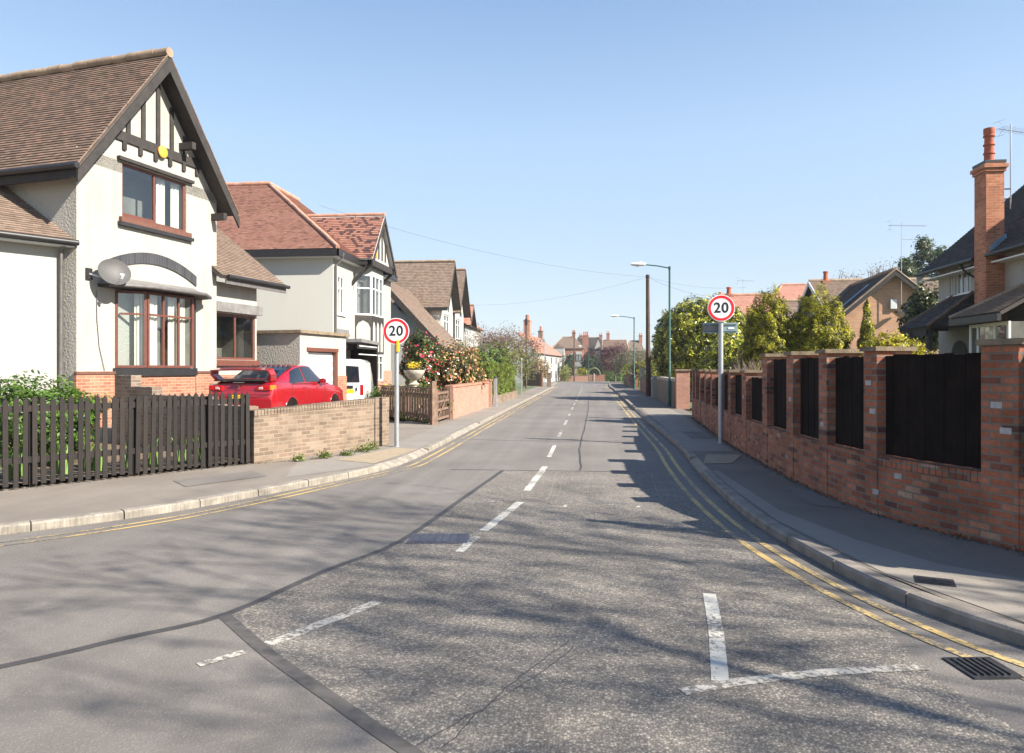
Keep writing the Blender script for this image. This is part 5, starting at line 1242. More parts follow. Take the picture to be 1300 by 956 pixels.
# urn
ur = thing('stone_urn', 'pale stone urn on a pedestal with yellow flowers by the boarded fence', 'urn', (-6.2, 24.4, .65))
mb = MB(); mb.lathe([(.30,-.4),(.30,.12),(.19,.16),(.17,.55),(.21,.6),(.10,.66),(.09,.72)], 16); mb.build('pedestal', M['stone'], ur, smooth=40)
mb = MB(); mb.lathe([(.09,.72),(.20,.80),(.33,.95),(.37,1.05),(.37,1.10),(.30,1.10),(.25,1.02)], 20); mb.build('bowl', M['stone'], ur, smooth=40)
bush(ur, 'blossoms', 260, (.26,.26,.16), 1.2, .07, [(0.7,0.5,0.02),(0.8,0.6,0.03),(0.12,0.2,0.03)], None, 20, .05, 'dome', 'petal')
def flowered(name, label, x, y, rad, z0, nl, nf, leafpal, flpal, fs=.09, z=.2, clumps=90, cat='bush', cr=.2, grp=None):
    o = plant(name, label, cat, x, y, z, grp)
    shell(o, 'foliage', nl, rad, z0, .12, leafpal, None, 'round', .5, .17, .15, 'leaf_gloss', seed=nl)
    shell(o, 'blossoms', nf, tuple(r*1.03 for r in rad), z0, fs, flpal, None, 'round', .5, .17, .03, 'petal', 1.15, tone=.15, seed=nl)
    simple_trunk(o, z0, .06, n=6, rad=min(rad[0], 1.0)); return o
flowered('camellia_bush', 'tall dark camellia with red and pink flowers behind the stone urn', -6.55, 26.8, (.72,.8,1.25), 1.75, 9500, 620, [(0.03,0.05,0.01),(0.07,0.10,0.02),(0.14,0.15,0.04)], [(0.5,0.02,0.05),(0.6,0.08,0.12),(0.55,0.25,0.2),(0.4,0.01,0.03)])
flowered('camellia_bush', 'broad bush with cream and orange flowers spilling over the pink brick wall', -5.75, 29.3, (1.1,1.9,1.1), 1.5, 13000, 1500, [(0.04,0.05,0.012),(0.10,0.10,0.025),(0.22,0.19,0.06)], [(0.6,0.32,0.12),(0.66,0.46,0.24),(0.55,0.2,0.06),(0.5,0.3,0.17),(0.5,0.08,0.07)], .10)
for x, y, lb in ((-7.3, 25.2, 'yellow flowering plants in front of the bay window, left of the urn'), (-5.5, 23.6, 'low green and pink flowering plant right of the stone urn')):
    o = plant('flowering_plant', lb, 'plant', x, y, .2); bush(o, 'foliage', 900, (.7,.5,.5), .5, .12, [(0.09,0.17,0.03),(0.15,0.24,0.04)], None, 30, .12, 'dome'); bush(o, 'blossoms', 120, (.7,.5,.62), .55, .08, [(0.75,0.6,0.03)] if x < -6 else [(0.7,0.2,0.25)], None, 40, .03, 'dome', 'petal', aspect=1.1)
for k, (x, y, s) in enumerate(((-6.1,22.7,.25),(-5.5,22.0,.3),(-5.0,21.4,.2))): weed(x, y, s, 'leafy weeds at the foot of the brown boarded fence', 'weeds along the boarded fence')

# ---------------------------------------------------------------- third house: twin gables and catslide
H3 = thing('twin_gabled_house', 'white house with two steep brown gables and a long catslide roof, beyond the camellias', 'house', (-9.9, 46.1, 0), PI/2)
def gable_front(th, x0, x1, ev, rg, oh, depth, tmat, wmat, wins, barge=True, exp=.14, xo=.25, wz0=.1):
    m_ = (x0+x1)/2; mb = MB(); wall(mb, x1-x0, wz0, ev, [(a-x0, b-x0, c, d) for a, b, c, d in wins], gable=((x1-x0)/2, rg-.15), M0=FM(x0, 0)); mb.build('wall', M[wmat], th)
    t, s_ = MB(), MB()
    roof_plane(t, s_, (x0-xo, depth, ev-xo*.9), (x0-xo, -oh, ev-xo*.9), (m_, -oh, rg), (m_, depth, rg), exp)
    roof_plane(t, s_, (x1+xo, -oh, ev-xo*.9), (x1+xo, depth, ev-xo*.9), (m_, depth, rg), (m_, -oh, rg), exp)
    r = t.build('roof', M[tmat], th); s_.build('soffit', M['soffit'], r)
    mb = MB(); ridge_run(mb, (m_,-oh,rg+.03), (m_,depth,rg+.03), .1); mb.build('ridge', M['ridge'], r, smooth=50)
    if barge:
        for s in (-1, 1):
            x = m_+s*((x1-x0)/2+xo+.04); mb = MB(); mb.prism([(x,-oh-.02,ev-xo*.9-.08),(m_,-oh-.02,rg-.04),(m_,-oh-.02,rg-.34),(x,-oh-.02,ev-xo*.9-.32)], (0,.05,0)); mb.build('barge_board', M['black_wood'], th)
    for a, b, c, d in wins: window(th, FM(0,0), a, b, c, d, cols=(.5,), rows=(.7,), mat='upvc', fw=.07, rec=.05, sill='grey_gutter', curtain='curtain', drapes=((0,.25),(.75,1)))
    return r
gable_front(H3, 0, 4.1, 6.05, 9.2, .55, 9, 'tile_mid', 'white_far', [(1.0, 2.9, 4.0, 5.5)])
gable_front(H3, 4.2, 8.3, 6.05, 9.2, .55, 9, 'tile_mid', 'white_far', [(5.2, 7.1, 4.0, 5.5)])
mb = MB(); wall(mb, 9, .1, 6.05, [], M0=FM(0, 9, 0, -PI/2)); mb.build('wall', M['cream'], H3)
mb = MB(); mb.box(-.34, -.28, -.5, 9, 5.62, 5.85); mb.build('gutter', M['gutter'], H3)
mb = MB(); mb.box(4.1, 4.2, -.12, 0, .1, 6); mb.build('downpipe', M['gutter'], H3)
for x in (1.2, 2.5, 5.5, 6.9):
    mb = MB(); n = 10; mb.poly([(x-.5,-.01,3.05)] + [(x+.5*math.cos(PI-PI*k/n), -.01, 3.05+.55*math.sin(PI*k/n)) for k in range(n+1)] ); mb.build('arch_recess', M['lead'], H3)
mb = MB(); wall(mb, 4.2, .1, 2.3, [], gable=(0, 6.1), M0=FM(-6.4, 1.9, 0, -PI/2))
mb = MB(); mb.poly([(-6.4, 2.6, .1), (-6.4, -1.2, .1), (-6.4, -1.2, 2.7), (-6.4, 2.2, 6.4), (-6.4, 2.6, 6.4)]); mb.build('wall', M['white_far'], H3)
mb = MB(); mb.poly([(-6.4,-1.2,.1),(0,-1.2,.1),(0,-1.2,2.9),(-6.4,-1.2,2.9)]); mb.build('wall', M['white_far'], H3)
t, s_ = MB(), MB(); roof_plane(t, s_, (-6.65,-1.75,2.75), (.4,-1.75,2.75), (.4,2.2,7.0), (-6.65,2.2,7.0), .14); rc = t.build('roof', M['tile_mid'], H3); s_.build('soffit', M['soffit'], rc)
mb = MB(); mb.bar((-6.68,-1.75,2.62), (-6.68,2.2,6.86), .05, .3); mb.build('barge_board', M['black_wood'], H3)
mb = MB(); gutter_run(mb, (-6.6,-1.8,2.72), (.4,-1.8,2.72)); mb.build('gutter', M['gutter'], H3)
mb = MB(); mb.box(-5.6, -4.6, -1.24, -1.2, .1, 2.2); mb.build('door', M['black_wood'], H3)
window(H3, FM(-3.8, -1.2), 0, 2.2, 1.0, 2.3, cols=(.33,.66), mat='upvc', rec=-.12, depth=.11, curtain=None)
t, s_ = MB(), MB(); roof_plane(t, s_, (3.4,-1.9,2.6), (9.2,-1.9,2.6), (9.2,0,3.5), (3.4,0,3.5), .14); rp = t.build('porch_roof', M['tile_mid'], H3); s_.build('soffit', M['soffit'], rp)
# small red gabled bay beyond
H5 = thing('white_bay_house', 'white house with a small red tiled gable over its bay, beyond the twin gables', 'house', (-10.4, 57.2, 0), PI/2)
gable_front(H5, .2, 2.8, 5.6, 7.1, .6, 4, 'tile_pink', 'white_far', [(.5, 2.5, 3.4, 5.1)], True, .16)
mb = MB(); mb.box(2.82, 9, 0, 8, 0, 5.4); mb.build('wall', M['white_far'], H5)
t, s_ = MB(), MB(); roof_plane(t, s_, (-.3,-.3,5.4), (9.3,-.3,5.4), (9.3,4,8.4), (-.3,4,8.4), .16); rr = t.build('roof', M['tile_pink'], H5); s_.build('soffit', M['soffit'], rr)
window(H5, FM(0,0), .5, 2.5, 1.2, 2.6, cols=(.33,.66), mat='upvc', rec=-.12, depth=.11, curtain=None)
# ---------------------------------------------------------------- right: brick wall with piers and dark boarded panels
RW = thing('brick_wall', 'long red brick wall with piers and dark boarded panels along the footway', 'garden wall', (0, 0, 0))
WP = [(6.3,4.5),(4.9,5.6),(4.35,6.4),(3.9,7.2),(3.45,8.2),(3.2,9.3),(3.08,10.7),(3.05,13),(3.1,16.7),(3.3,21),(3.52,25.6)]
WPs = smooth_line(WP, 10)
cum = [0]
for a, b in zip(WPs, WPs[1:]): cum.append(cum[-1]+math.dist(a, b))
def wp(s):
    s = min(max(s, 0), cum[-1]-1e-6); i = max(j for j in range(len(cum)-1) if cum[j] <= s)
    t = (s-cum[i])/(cum[i+1]-cum[i]); a, b = WPs[i], WPs[i+1]; p = Vector((a[0]+(b[0]-a[0])*t, a[1]+(b[1]-a[1])*t, 0)); d = Vector((b[0]-a[0], b[1]-a[1], 0)).normalized()
    return p, d
def s_at(y): return next(cum[i]+(cum[i+1]-cum[i])*(y-WPs[i][1])/(WPs[i+1][1]-WPs[i][1]) for i in range(len(WPs)-1) if WPs[i][1] <= y <= WPs[i+1][1])
def run(mb, s0, s1, o0, o1, z0, z1, step=.2):
    """solid following the wall line from s0 to s1, between offsets o0 (road side) and o1, uv running along the wall"""
    n = max(1, int((s1-s0)/step)); S = [s0+(s1-s0)*k/n for k in range(n+1)]; pr = []
    for s in S:
        p, d = wp(s); nrm = Vector((d.y, -d.x, 0))  # away from the road
        pr.append((p+nrm*o0, p+nrm*o1, s))
    for (a, b, s), (c, d, t) in zip(pr, pr[1:]):
        q = lambda p, z: (p.x, p.y, z)
        mb.poly([q(c,z0),q(a,z0),q(a,z1),q(c,z1)], [(t,z0),(s,z0),(s,z1),(t,z1)])
        mb.poly([q(b,z0),q(d,z0),q(d,z1),q(b,z1)], [(s,z0),(t,z0),(t,z1),(s,z1)])
        mb.poly([q(a,z1),q(b,z1),q(d,z1),q(c,z1)], [(s,o0),(s,o1),(t,o1),(t,o0)])
        mb.poly([q(a,z0),q(c,z0),q(d,z0),q(b,z0)], [(s,o0),(t,o0),(t,o1),(s,o1)])
    for (a, b, s), sg in ((pr[0], 1), (pr[-1], -1)):
        P = [(a.x,a.y,z0),(b.x,b.y,z0),(b.x,b.y,z1),(a.x,a.y,z1)]; U = [(s+o0,z0),(s+o1,z0),(s+o1,z1),(s+o0,z1)]
        mb.poly(P if sg > 0 else P[::-1], U if sg > 0 else U[::-1])
E_ = s_at(25.5)
for a, b in ((s_at(5.0), s_at(13.0)), (s_at(13.0)+.002, E_)):
    mb = MB(); run(mb, a, b, 0.006, .33, .02, .675); mb.build('wall', M['brick_red'], RW)
    mb = MB(); x = a
    while x < b-.06: run(mb, x+.004, min(b, x+.074), 0.0, .33, .68, .785, 1); x += .078
    mb.build('brick_course', M['brick_red'], RW)
piers = [(5.55,.42,2.1),(7.25,.36,2.08),(8.82,.26,2.06),(10.02,.27,2.06),(11.41,.34,2.06),(12.97,.34,2.06),(14.75,.42,1.77),(16.45,.36,1.77),(18.1,.36,1.77),(19.75,.36,1.77),(21.3,.36,1.77),(22.8,.36,1.77),(24.2,.36,1.77),(25.3,.36,1.77)]
spans = []
for k, (y, w, z) in enumerate(piers):
    s = s_at(y); mb = MB(); run(mb, s-w/2, s+w/2, -.006, .44, .02, z-.055, .13); p_ = mb.build('pier', M['brick_red'], RW); spans.append((s-w/2, s+w/2, z))
    mb = MB(); run(mb, s-w/2-.035, s+w/2+.035, -.04, .475, z-.053, z+random.uniform(-.006,.006), .13); mb.build('cap', M['coping'], p_, bevel=.014)
for k, (A_, B_) in enumerate(zip(spans, spans[1:])):
    a, b = A_[1]+.002, B_[0]-.002
    top = 1.955 if k < 5 else 1.62 if k == 5 else 1.66 if k < 8 else 1.56
    mb = MB(); n = max(2, round((b-a)/.12)); st = (b-a)/n
    for i in range(n): run(mb, a+i*st+.0015, a+(i+1)*st-.0015, .105+.006*(i % 2), .13, .80, top+random.uniform(-.012,.012), .3)
    mb.build('boarded_panel', M['panel_wood'], RW)
    mb = MB(); run(mb, a, b, .06, .10, .787, .80, .3); mb.build('ledge', M['fence_brown'], RW)
# painted bricks: odd whitewashed faces
M['white_brick'] = plain('whitewashed_brick', (0.42,0.39,0.37), 0.9, 0, 0.2, 30)
for y, z in ((8.35,.57),(8.72,.33),(7.28,1.42),(8.86,1.6),(8.78,1.27),(10.05,1.02),(11.4,1.3),(14.8,1.2),(16.4,1.1),(7.2,1.18)):
    s = s_at(y); mb = MB(); run(mb, s-.06, s+.05, -.009, .002, z, z+.06, .2); mb.build('painted_brick', M['white_brick'], RW)
wd = plant('weeds', 'dark moss and weeds along the foot of the red brick wall', 'weeds', 0, 0, 0); tag(wd, kind='stuff')
n = 2600; P = np.zeros((n, 3)); ss = RNG.uniform(s_at(6.6), s_at(25), n)
for i in range(n):
    p, d = wp(ss[i]); o_ = -abs(RNG.normal())*.06; P[i] = (p.x+d.y*o_, p.y-d.x*o_, .10+abs(RNG.normal())*.018)
leaf_mesh('foliage', P, RNG.normal(size=(n,3))+np.array([0,0,1.]), RNG.uniform(.01,.035,n), palette(n, [(0.05,0.06,0.02),(0.09,0.08,0.035),(0.11,0.085,0.05)]), M['leaf'], wd)

# ---------------------------------------------------------------- lamps, pole, wires
def street_lamp(px, d, h, arm, label):
    x, y = at(px, d); o = thing('street_lamp', label, 'street lamp', (x, y, .09), 0, 'teal street lamps on the right footway')
    mb = MB(); mb.tube([(0,0,0),(0,0,1.15),(0,0,1.2),(0,0,h)], [.085,.085,.05,.042], 14); mb.build('pole', M['teal'], o, smooth=40)
    mb = MB(); mb.box(-.05, .05, -.095, -.08, .45, .95); mb.build('access_door', M['teal'], o)
    mb = MB(); mb.tube([(0,0,h-.12),(0,0,h+.03)], .055, 10); mb.tube([(0,0,h-.05),(-arm*.5,0,h+.06),(-arm,0,h+.12)], .028, 8); mb.build('arm', M['teal'], o, smooth=40)
    c = -arm-.02
    mb = MB(); mb.loft([[(c-q, a*.14*k, h+.15+b*.095*k) for a, b in [(math.cos(2*PI*j/12), math.sin(2*PI*j/12)) for j in range(12)]] for q, k in ((-.02,.45),(.08,.8),(.3,1),(.55,.85),(.66,.4))]); hd = mb.build('lamp_head', M['lamp'], o, smooth=50)
    mb = MB(); mb.lathe([(.05,0),(.11,.05),(.1,.07)], 12, (c-.36, 0, h+.05)); mb.build('lens', M['lamp_clear'], hd, smooth=50)
    mb = MB(); mb.tube([(c-.2,0,h+.2),(c-.2,0,h+.28)], .03, 8); mb.build('photocell', M['lamp'], hd)
    return o
street_lamp(850, 31.9, 6.28, 1.05, 'taller looking teal street lamp beside the end of the long brick wall')
street_lamp(805, 58.8, 5.95, 1.25, 'second teal street lamp further along the right footway, left of the wooden telegraph pole')
x, y = at(823, 43.7)
TP = thing('telegraph_pole', 'tall brown wooden telegraph pole between the two teal street lamps', 'telegraph pole', (x, y, .09), 0)
mb = MB(); mb.tube([(0,0,0),(-.04,0,7.5)], [.15,.105], 12); mb.build('pole', M['pole_wood'], TP, smooth=50)
mb = MB()
for k in range(9): z = 3.6+.4*k; mb.tube([(-.16 if k % 2 else .16, 0, z),(0,0,z)], .01, 5)
mb.build('climbing_steps', M['galv'], TP)
mb = MB(); mb.tube([(-.04,0,7.3),(-.04,0,7.45)], .125, 12); mb.build('collar', M['gutter'], TP)
mb = MB(); mb.tube([(.14,-.02,0),(.13,-.02,2.6)], .03, 6); mb.build('cable_guard', M['grey_gutter'], TP)
top = Vector((x-.04, y, 7.45))
def wire(p, q, sag, label, r=.0055):
    p, q = Vector(p), Vector(q); mb = MB(); n = 18
    mb.tube([p.lerp(q, k/n) - Vector((0,0,sag*4*(k/n)*(1-k/n))) for k in range(n+1)], r, 4); tag(mb.build('telephone_wire', M['wire'], None), label, 'wire', 'telephone wires from the pole')
gx, gy_ = at(405, 30.8)
wire(top, (gx, gy_, 8.9), .55, 'telephone wire from the pole to the red roofed house')
gx, gy_ = at(602, 58); wire(top, (gx, gy_, 7.0), .45, 'telephone wire from the pole to the small red tiled gable')
gx, gy_ = at(948, 47); wire(top, (gx, gy_, 7.2), .3, 'upper telephone wire from the pole to the pale red roof on the right')
gx, gy_ = at(925, 40); wire(top, (gx, gy_, 5.8), .3, 'lower telephone wire from the pole down into the right hand bushes')

# ---------------------------------------------------------------- bushes and trees behind the wall
def tree(name, label, cat, px, d, rad, z0, n, size, pal, w=None, z=.1, shape='round', clumps=90, cr=.2, mat='leaf', fill=.3, jag=.3, trunk_h=None, tr=.08, grp=None, **kw):
    x, y = at(px, d); o = thing(name, label, cat, (x, y, z), 0, grp)
    (shell(o, 'crown', n, rad, z0, size, pal, w, kw.get('prof', 'round'), kw.get('lam', .5), kw.get('amp', .15), .10, mat, kw.get('aspect', 2.0), seed=int(px)) if kw.get('prof') else bush(o, 'crown', n, rad, z0, size, pal, w, clumps, cr, shape, mat, fill, jag, **kw)); simple_trunk(o, trunk_h or z0, tr, n=6, rad=min(rad[0], rad[1])*.9); return o
tree('laurel_bush', 'huge rounded yellow and green laurel behind the right footway, behind the nearest street lamp', 'bush', 893, 40, (2.75,2.6,2.75), 2.95, 52000, .18, LAUREL, [.18,.32,.32,.18], mat='leaf_gloss', tr=.14, aspect=2.3, prof='round', lam=.9, amp=.075)
tree('conifer', 'rounded golden green conifer just behind the brick wall, left of its twin', 'conifer', 976, 22, (.98,1.0,1.75), 2.35, 56000, .075, GOLD, [.22,.36,.30,.12], tr=.07, aspect=2.8, prof='egg', lam=.42, amp=.11, grp='golden conifers behind the wall')
tree('conifer', 'wide golden green conifer just behind the brick wall, right of its twin', 'conifer', 1040, 21.5, (1.1,1.1,1.75), 2.3, 60000, .075, GOLD, [.22,.36,.30,.12], tr=.07, aspect=2.8, prof='egg', lam=.42, amp=.11, grp='golden conifers behind the wall')
o = tree('conifer', 'slim pointed golden conifer in front of the brick gable', 'conifer', 1101, 19, (.33,.33,.95), 2.55, 8000, .07, GOLD, [.2,.36,.3,.14], tr=.05, aspect=2.8, trunk_h=1.7, prof='cone', lam=.25, amp=.12)
tree('golden_shrub', 'bright yellow shrub on top of the wall beneath the brick gable', 'shrub', 1132, 18, (.62,.6,.62), 2.0, 5000, .09, [(0.14,0.13,0.01),(0.42,0.37,0.02),(0.6,0.54,0.05)], tr=.05, prof='round', lam=.3)
tree('golden_shrub', 'small yellow shrub right of the slim conifer, beside the porch', 'shrub', 1162, 18.5, (.4,.4,.4), 1.9, 900, .09, [(0.12,0.10,0.01),(0.32,0.27,0.03),(0.2,0.12,0.05)], clumps=30, cr=.10, tr=.04)
tree('dark_bush', 'dark glossy bush at the corner of the white porch house', 'bush', 1178, 27, (.85,.8,1.3), 3.6, 6000, .15, [(0.03,0.05,0.012),(0.06,0.08,0.022),(0.18,0.17,0.07)], mat='leaf_gloss', tr=.08, prof='round', lam=.5)
tree('low_hedge_bush', 'dark green bush between the right sign and the golden conifers', 'bush', 950, 24.5, (.7,.7,.8), 1.5, 5000, .11, [(0.03,0.05,0.01),(0.08,0.10,0.015),(0.16,0.16,0.02)], clumps=60, cr=.13, tr=.05)
tree('laurel_bush', 'yellow green bush behind the right speed sign post', 'bush', 925, 31, (1.15,1.1,1.4), 1.6, 8000, .17, LAUREL, [.2,.33,.3,.17], mat='leaf_gloss', tr=.07, prof='round', lam=.5)
o = thing('conifer', 'unseen slim dark conifer behind the red brick wall, added for its pointed shadow', 'conifer', (4.85, 6.55, .1), 0)  # outside the frame, added for the pointed shadow it casts on the road
shell(o, 'crown', 5000, (.34,.34,1.85), 2.0, .08, [(0.04,0.06,0.015),(0.07,0.10,0.02)], None, 'cone', .3, .1, .08); simple_trunk(o, 1.2, .05, n=4, rad=.2)
# dry brown shrub on the wall
x, y = at(957, 16.2)
o = thing('dry_shrub', 'dry brown leafless shrub sticking up over the lower part of the wall', 'shrub', (x+.2, y, .1), 0)
mb = MB(); random.seed(5)
for k in range(34): a = random.uniform(0, 2*PI); branches(mb, (.1*math.cos(a), .1*math.sin(a), .9), (.6*math.cos(a), .6*math.sin(a), 1.0), random.uniform(.28,.5), .009, 3, .5, .05, None, (2,3), .0035)
mb.tube([(0,0,0),(0,0,1.0)], .03, 6); mb.build('stem', M['twig'], o)
bush(o, 'leaves', 500, (.42,.42,.42), 1.45, .045, [(0.25,0.15,0.08),(0.34,0.22,0.13)], None, 40, .08, fill=.5)
# tall dark conifer group beyond
for px, d, h, r, lb in ((1150,62,10.3,2.2,'dark pointed evergreen behind the brick gable, leftmost of the dark group'), (1172,66,12.8,2.7,'tallest dark evergreen behind the brick gable and the white porch house'), (1196,64,11.6,2.5,'dark evergreen showing just left of the dark house roof'), (1128,64,7.6,2.0,'low dark evergreen peeping over the brick gable roof')):
    x, y = at(px, d); o = thing('evergreen_tree', lb, 'tree', (x, y, .0), 0, 'dark evergreens behind the houses on the right')
    bush(o, 'crown', 9500, (r*1.15, r*1.15, h*.5), h*.58, .32, [(0.03,0.055,0.018),(0.06,0.09,0.028),(0.11,0.135,0.045)], None, 150, .30, 'cone', fill=.3, aspect=2.6, up=.5); simple_trunk(o, h*.6, .16, rad=r*.6)
def bare_tree(name, label, x, y, h, seed, tr=.18, depth=5, z=0, mat='twig', leaf=None, spread=.5, first=.34, grp=None, minr=.012, d0=(0,0,1)):
    o = thing(name, label, 'tree', (x, y, z), 0, grp); random.seed(seed)
    mb = MB(); mb.tube([(0,0,0),(d0[0]*h*first,d0[1]*h*first,h*first)], [tr,tr*.75], 10); mb.build('trunk', M['bark'], o, smooth=50)
    mb = MB(); tw = []
    for k in range(5):
        a = 2*PI*k/5+random.random(); branches(mb, (d0[0]*h*first,d0[1]*h*first,h*first*random.uniform(.85,1)), (math.cos(a)*.6+d0[0], math.sin(a)*.6+d0[1], 1), h*.22, tr*.55, depth, spread, .10, tw, (2,3), minr)
    mb.build('crown', M[mat], o)
    if leaf:
        n, s, pal = leaf; T = np.array([tuple(t[0]) for t in tw]); idx = RNG.integers(0, len(T), n)
        leaf_mesh('leaves', T[idx] + RNG.normal(size=(n,3))*s*2.2, RNG.normal(size=(n,3)), RNG.uniform(.6,1.3,n)*s, palette(n, pal), M['leaf'], o)
    return o
for px, d, h, sd, lb in ((1105,95,16.6,3,'bare grey tree behind the brick gable roof'), (1086,100,15.4,4,'smaller bare grey tree left of the other one behind the gable'), (1126,98,16.2,8,'bare grey tree rising just above the ridge of the brick gable')):
    x, y = at(px, d); bare_tree('bare_tree', lb, x, y, h, sd, .2, 4, -.4, 'twig', (1500, .22, [(0.22,0.18,0.12),(0.26,0.2,0.12)]), grp='bare trees on the skyline', minr=.03)

# ---------------------------------------------------------------- white house with the tall chimney (right edge)
HR = thing('chimneyed_house', 'white house with tall orange brick chimney, dark tiled roof and black porch', 'house', (11.6, 25.3, 0), -PI/2)
# local x = towards the camera, y = away from the road
wn = [(.75,.95,4.15,5.0),(1.1,2.05,4.15,5.05)]
mb = MB(); wall(mb, 6.0, .1, 5.35, wn, M0=FM(0,0)); mb.build('wall', M['render'], HR)
mb = MB(); mb.poly([(0,8,.1),(0,0,.1),(0,0,5.35),(0,4,8.9),(0,8,5.35)]); mb.build('wall', M['render'], HR)
mb = MB(); mb.poly([(6,0,.1),(6,8,.1),(6,8,5.35),(6,4,8.9),(6,0,5.35)]); mb.build('wall', M['render'], HR)
mb = MB(); wall(mb, 6, .1, 5.35, [], M0=FM(6, 8, 0, PI)); mb.build('wall', M['render'], HR)
t, s_ = MB(), MB(); roof_plane(t, s_, (-.45,-.45,5.05), (6.2,-.45,5.05), (6.2,4,8.95), (-.45,4,8.95), .11); t.courses((6.2,8.4,5.05),(-.45,8.4,5.05),(-.45,4,8.95),(6.2,4,8.95)); r_ = t.build('roof', M['tile_dark'], HR); s_.build('soffit', M['soffit'], r_)
mb = MB(); ridge_run(mb, (-.45,4,8.98), (6.2,4,8.98)); mb.build('ridge', M['tile_dark'], r_)
mb = MB(); mb.prism([(-.5,-.5,4.98),(-.5,4,8.90),(-.5,4,8.62),(-.5,-.5,4.72)], (.06,0,0)); mb.build('barge_board', M['upvc'], HR)
mb = MB(); mb.tube([(-.45,-.52,5.0),(3.2,-.52,5.0)], .06, 8); mb.tube([(3.9,-.52,5.0),(6.2,-.52,5.0)], .06, 8); mb.tube([(2.45,-.52,4.98),(2.45,-.35,4.7),(2.6,-.1,4.5),(2.6,-.07,3)], .04, 8); mb.build('gutter', M['gutter'], HR, smooth=50)
mb = MB(); mb.box(-.4, 3.2, -.40, 0, 4.78, 4.82); mb.box(3.9, 6.2, -.40, 0, 4.78, 4.82); mb.build('soffit', M['upvc'], HR)
for a in wn: window(HR, FM(0,0), *a, cols=() if a[1]-a[0] < .5 else (.34,.67), mat='upvc', fw=.05, rec=.04, sill='upvc', curtain='curtain', drapes=((0,.2),(.8,1)))
ch = chimney(HR, 3.55, -.26, .1, 7.72, .62, .48, 'brick_bright', [(0,0)], 1.0, pr=.13)
mb = MB(); mb.box(3.24, 3.86, -.02, .3, .1, 5.3); mb.build('chimney_breast', M['brick_bright'], HR)
mb = MB(); mb.box(3.2, 3.9, -.54, .02, 7.625, 7.70); mb.build('chimney_cap', M['gutter'], ch)
mb = MB(); mb.lathe([(.15,.25),(.15,.29),(.12,.3)], 12, (3.55,-.26,7.7)); mb.lathe([(.15,.5),(.15,.54),(.12,.55)], 12, (3.55,-.26,7.7)); mb.lathe([(.15,.75),(.15,.79),(.12,.8)], 12, (3.55,-.26,7.7)); mb.build('cowl_rings', M['pot'], ch, smooth=40)
mb = MB()
for k in range(7): mb.box(3.862, 3.90, -.42+.06*k, -.34+.06*k, 5.14+.055*k, 5.27+.055*k)
mb.build('flashing', M['bluegrey'], ch)
# porch
t, s_ = MB(), MB()
pa, pb, pc, pd = (.5,-1.5,3.08), (2.55,-1.5,3.08), (2.2,0,4.15), (1.05,0,4.15)
roof_plane(t, s_, pa, pb, pc, pd, .11); t.courses((.5,0,3.08), pa, pd, pd, .11); t.courses(pb, (2.55,0,3.08), pc, pc, .11); slab(s_, [(.5,0,3.08), pa, pd]); slab(s_, [pb, (2.55,0,3.08), pc])
p_ = t.build('porch_roof', M['tile_dark'], HR); s_.build('soffit', M['soffit'], p_)
mb = MB(); ridge_run(mb, pb, pc, .06); mb.build('hip', M['tile_brown'], p_); mb = MB(); ridge_run(mb, pa, pd, .06); mb.build('hip', M['tile_brown'], p_)
for x_, y_ in ((.62,-1.38),(2.43,-1.38),(1.35,-1.38)): mb = MB(); mb.box(x_-.06, x_+.06, y_-.06, y_+.06, .1, 3.0); mb.build('porch_post', M['black_wood'], HR)
mb = MB(); mb.box(.56, 2.5, -1.44, -1.32, 2.82, 3.0); mb.build('porch_beam', M['black_wood'], HR)
mb = MB(); mb.box(.56, 2.5, -1.42, -1.34, .1, 1.1); mb.build('porch_wall', M['brick_orange'], HR)
mb = MB(); mb.poly([(.9,-.03,.1),(1.9,-.03,.1),(1.9,-.03,2.2)] + [(1.4+.5*math.cos(PI*k/10), -.03, 2.2+.5*math.sin(PI*k/10)) for k in range(1, 10)] + [(.9,-.03,2.2)]); dr = mb.build('door', M['black_wood'], HR)
# bay with its own roof
t, s_ = MB(), MB()
ba, bb, bc, bd = (3.6,-1.35,3.25), (6.1,-1.35,3.25), (6.1,0,4.05), (4.7,0,4.05)
roof_plane(t, s_, ba, bb, bc, bd, .11); t.courses((3.6,0,3.25), ba, bd, bd, .11); slab(s_, [(3.6,0,3.25), ba, bd]); b_ = t.build('bay_roof', M['tile_mid'], HR); s_.build('soffit', M['soffit'], b_)
mb = MB(); ridge_run(mb, ba, bd, .07); mb.build('hip', M['ridge'], b_)
mb = MB(); mb.box(3.65, 6.1, -1.4, -1.3, 3.02, 3.2); mb.box(3.65, 3.72, -1.3, 0, 3.02, 3.2); mb.build('fascia', M['gutter'], HR)
mb = MB(); mb.box(4.0, 5.9, -1.0, 0, .1, 2.1); mb.build('bay_wall', M['render'], HR)
window(HR, FM(4.0,-1.02), .0, 1.9, 2.1, 3.02, cols=(.22,.65), mat='upvc', fw=.09, rec=0, depth=.8, curtain='curtain', drapes=((.24,.5),(.85,1)))
window(HR, FM(4.0,0,0,-PI/2), .0, 1.0, 2.1, 3.02, cols=(), mat='upvc', fw=.08, rec=0, depth=.5, curtain=None)

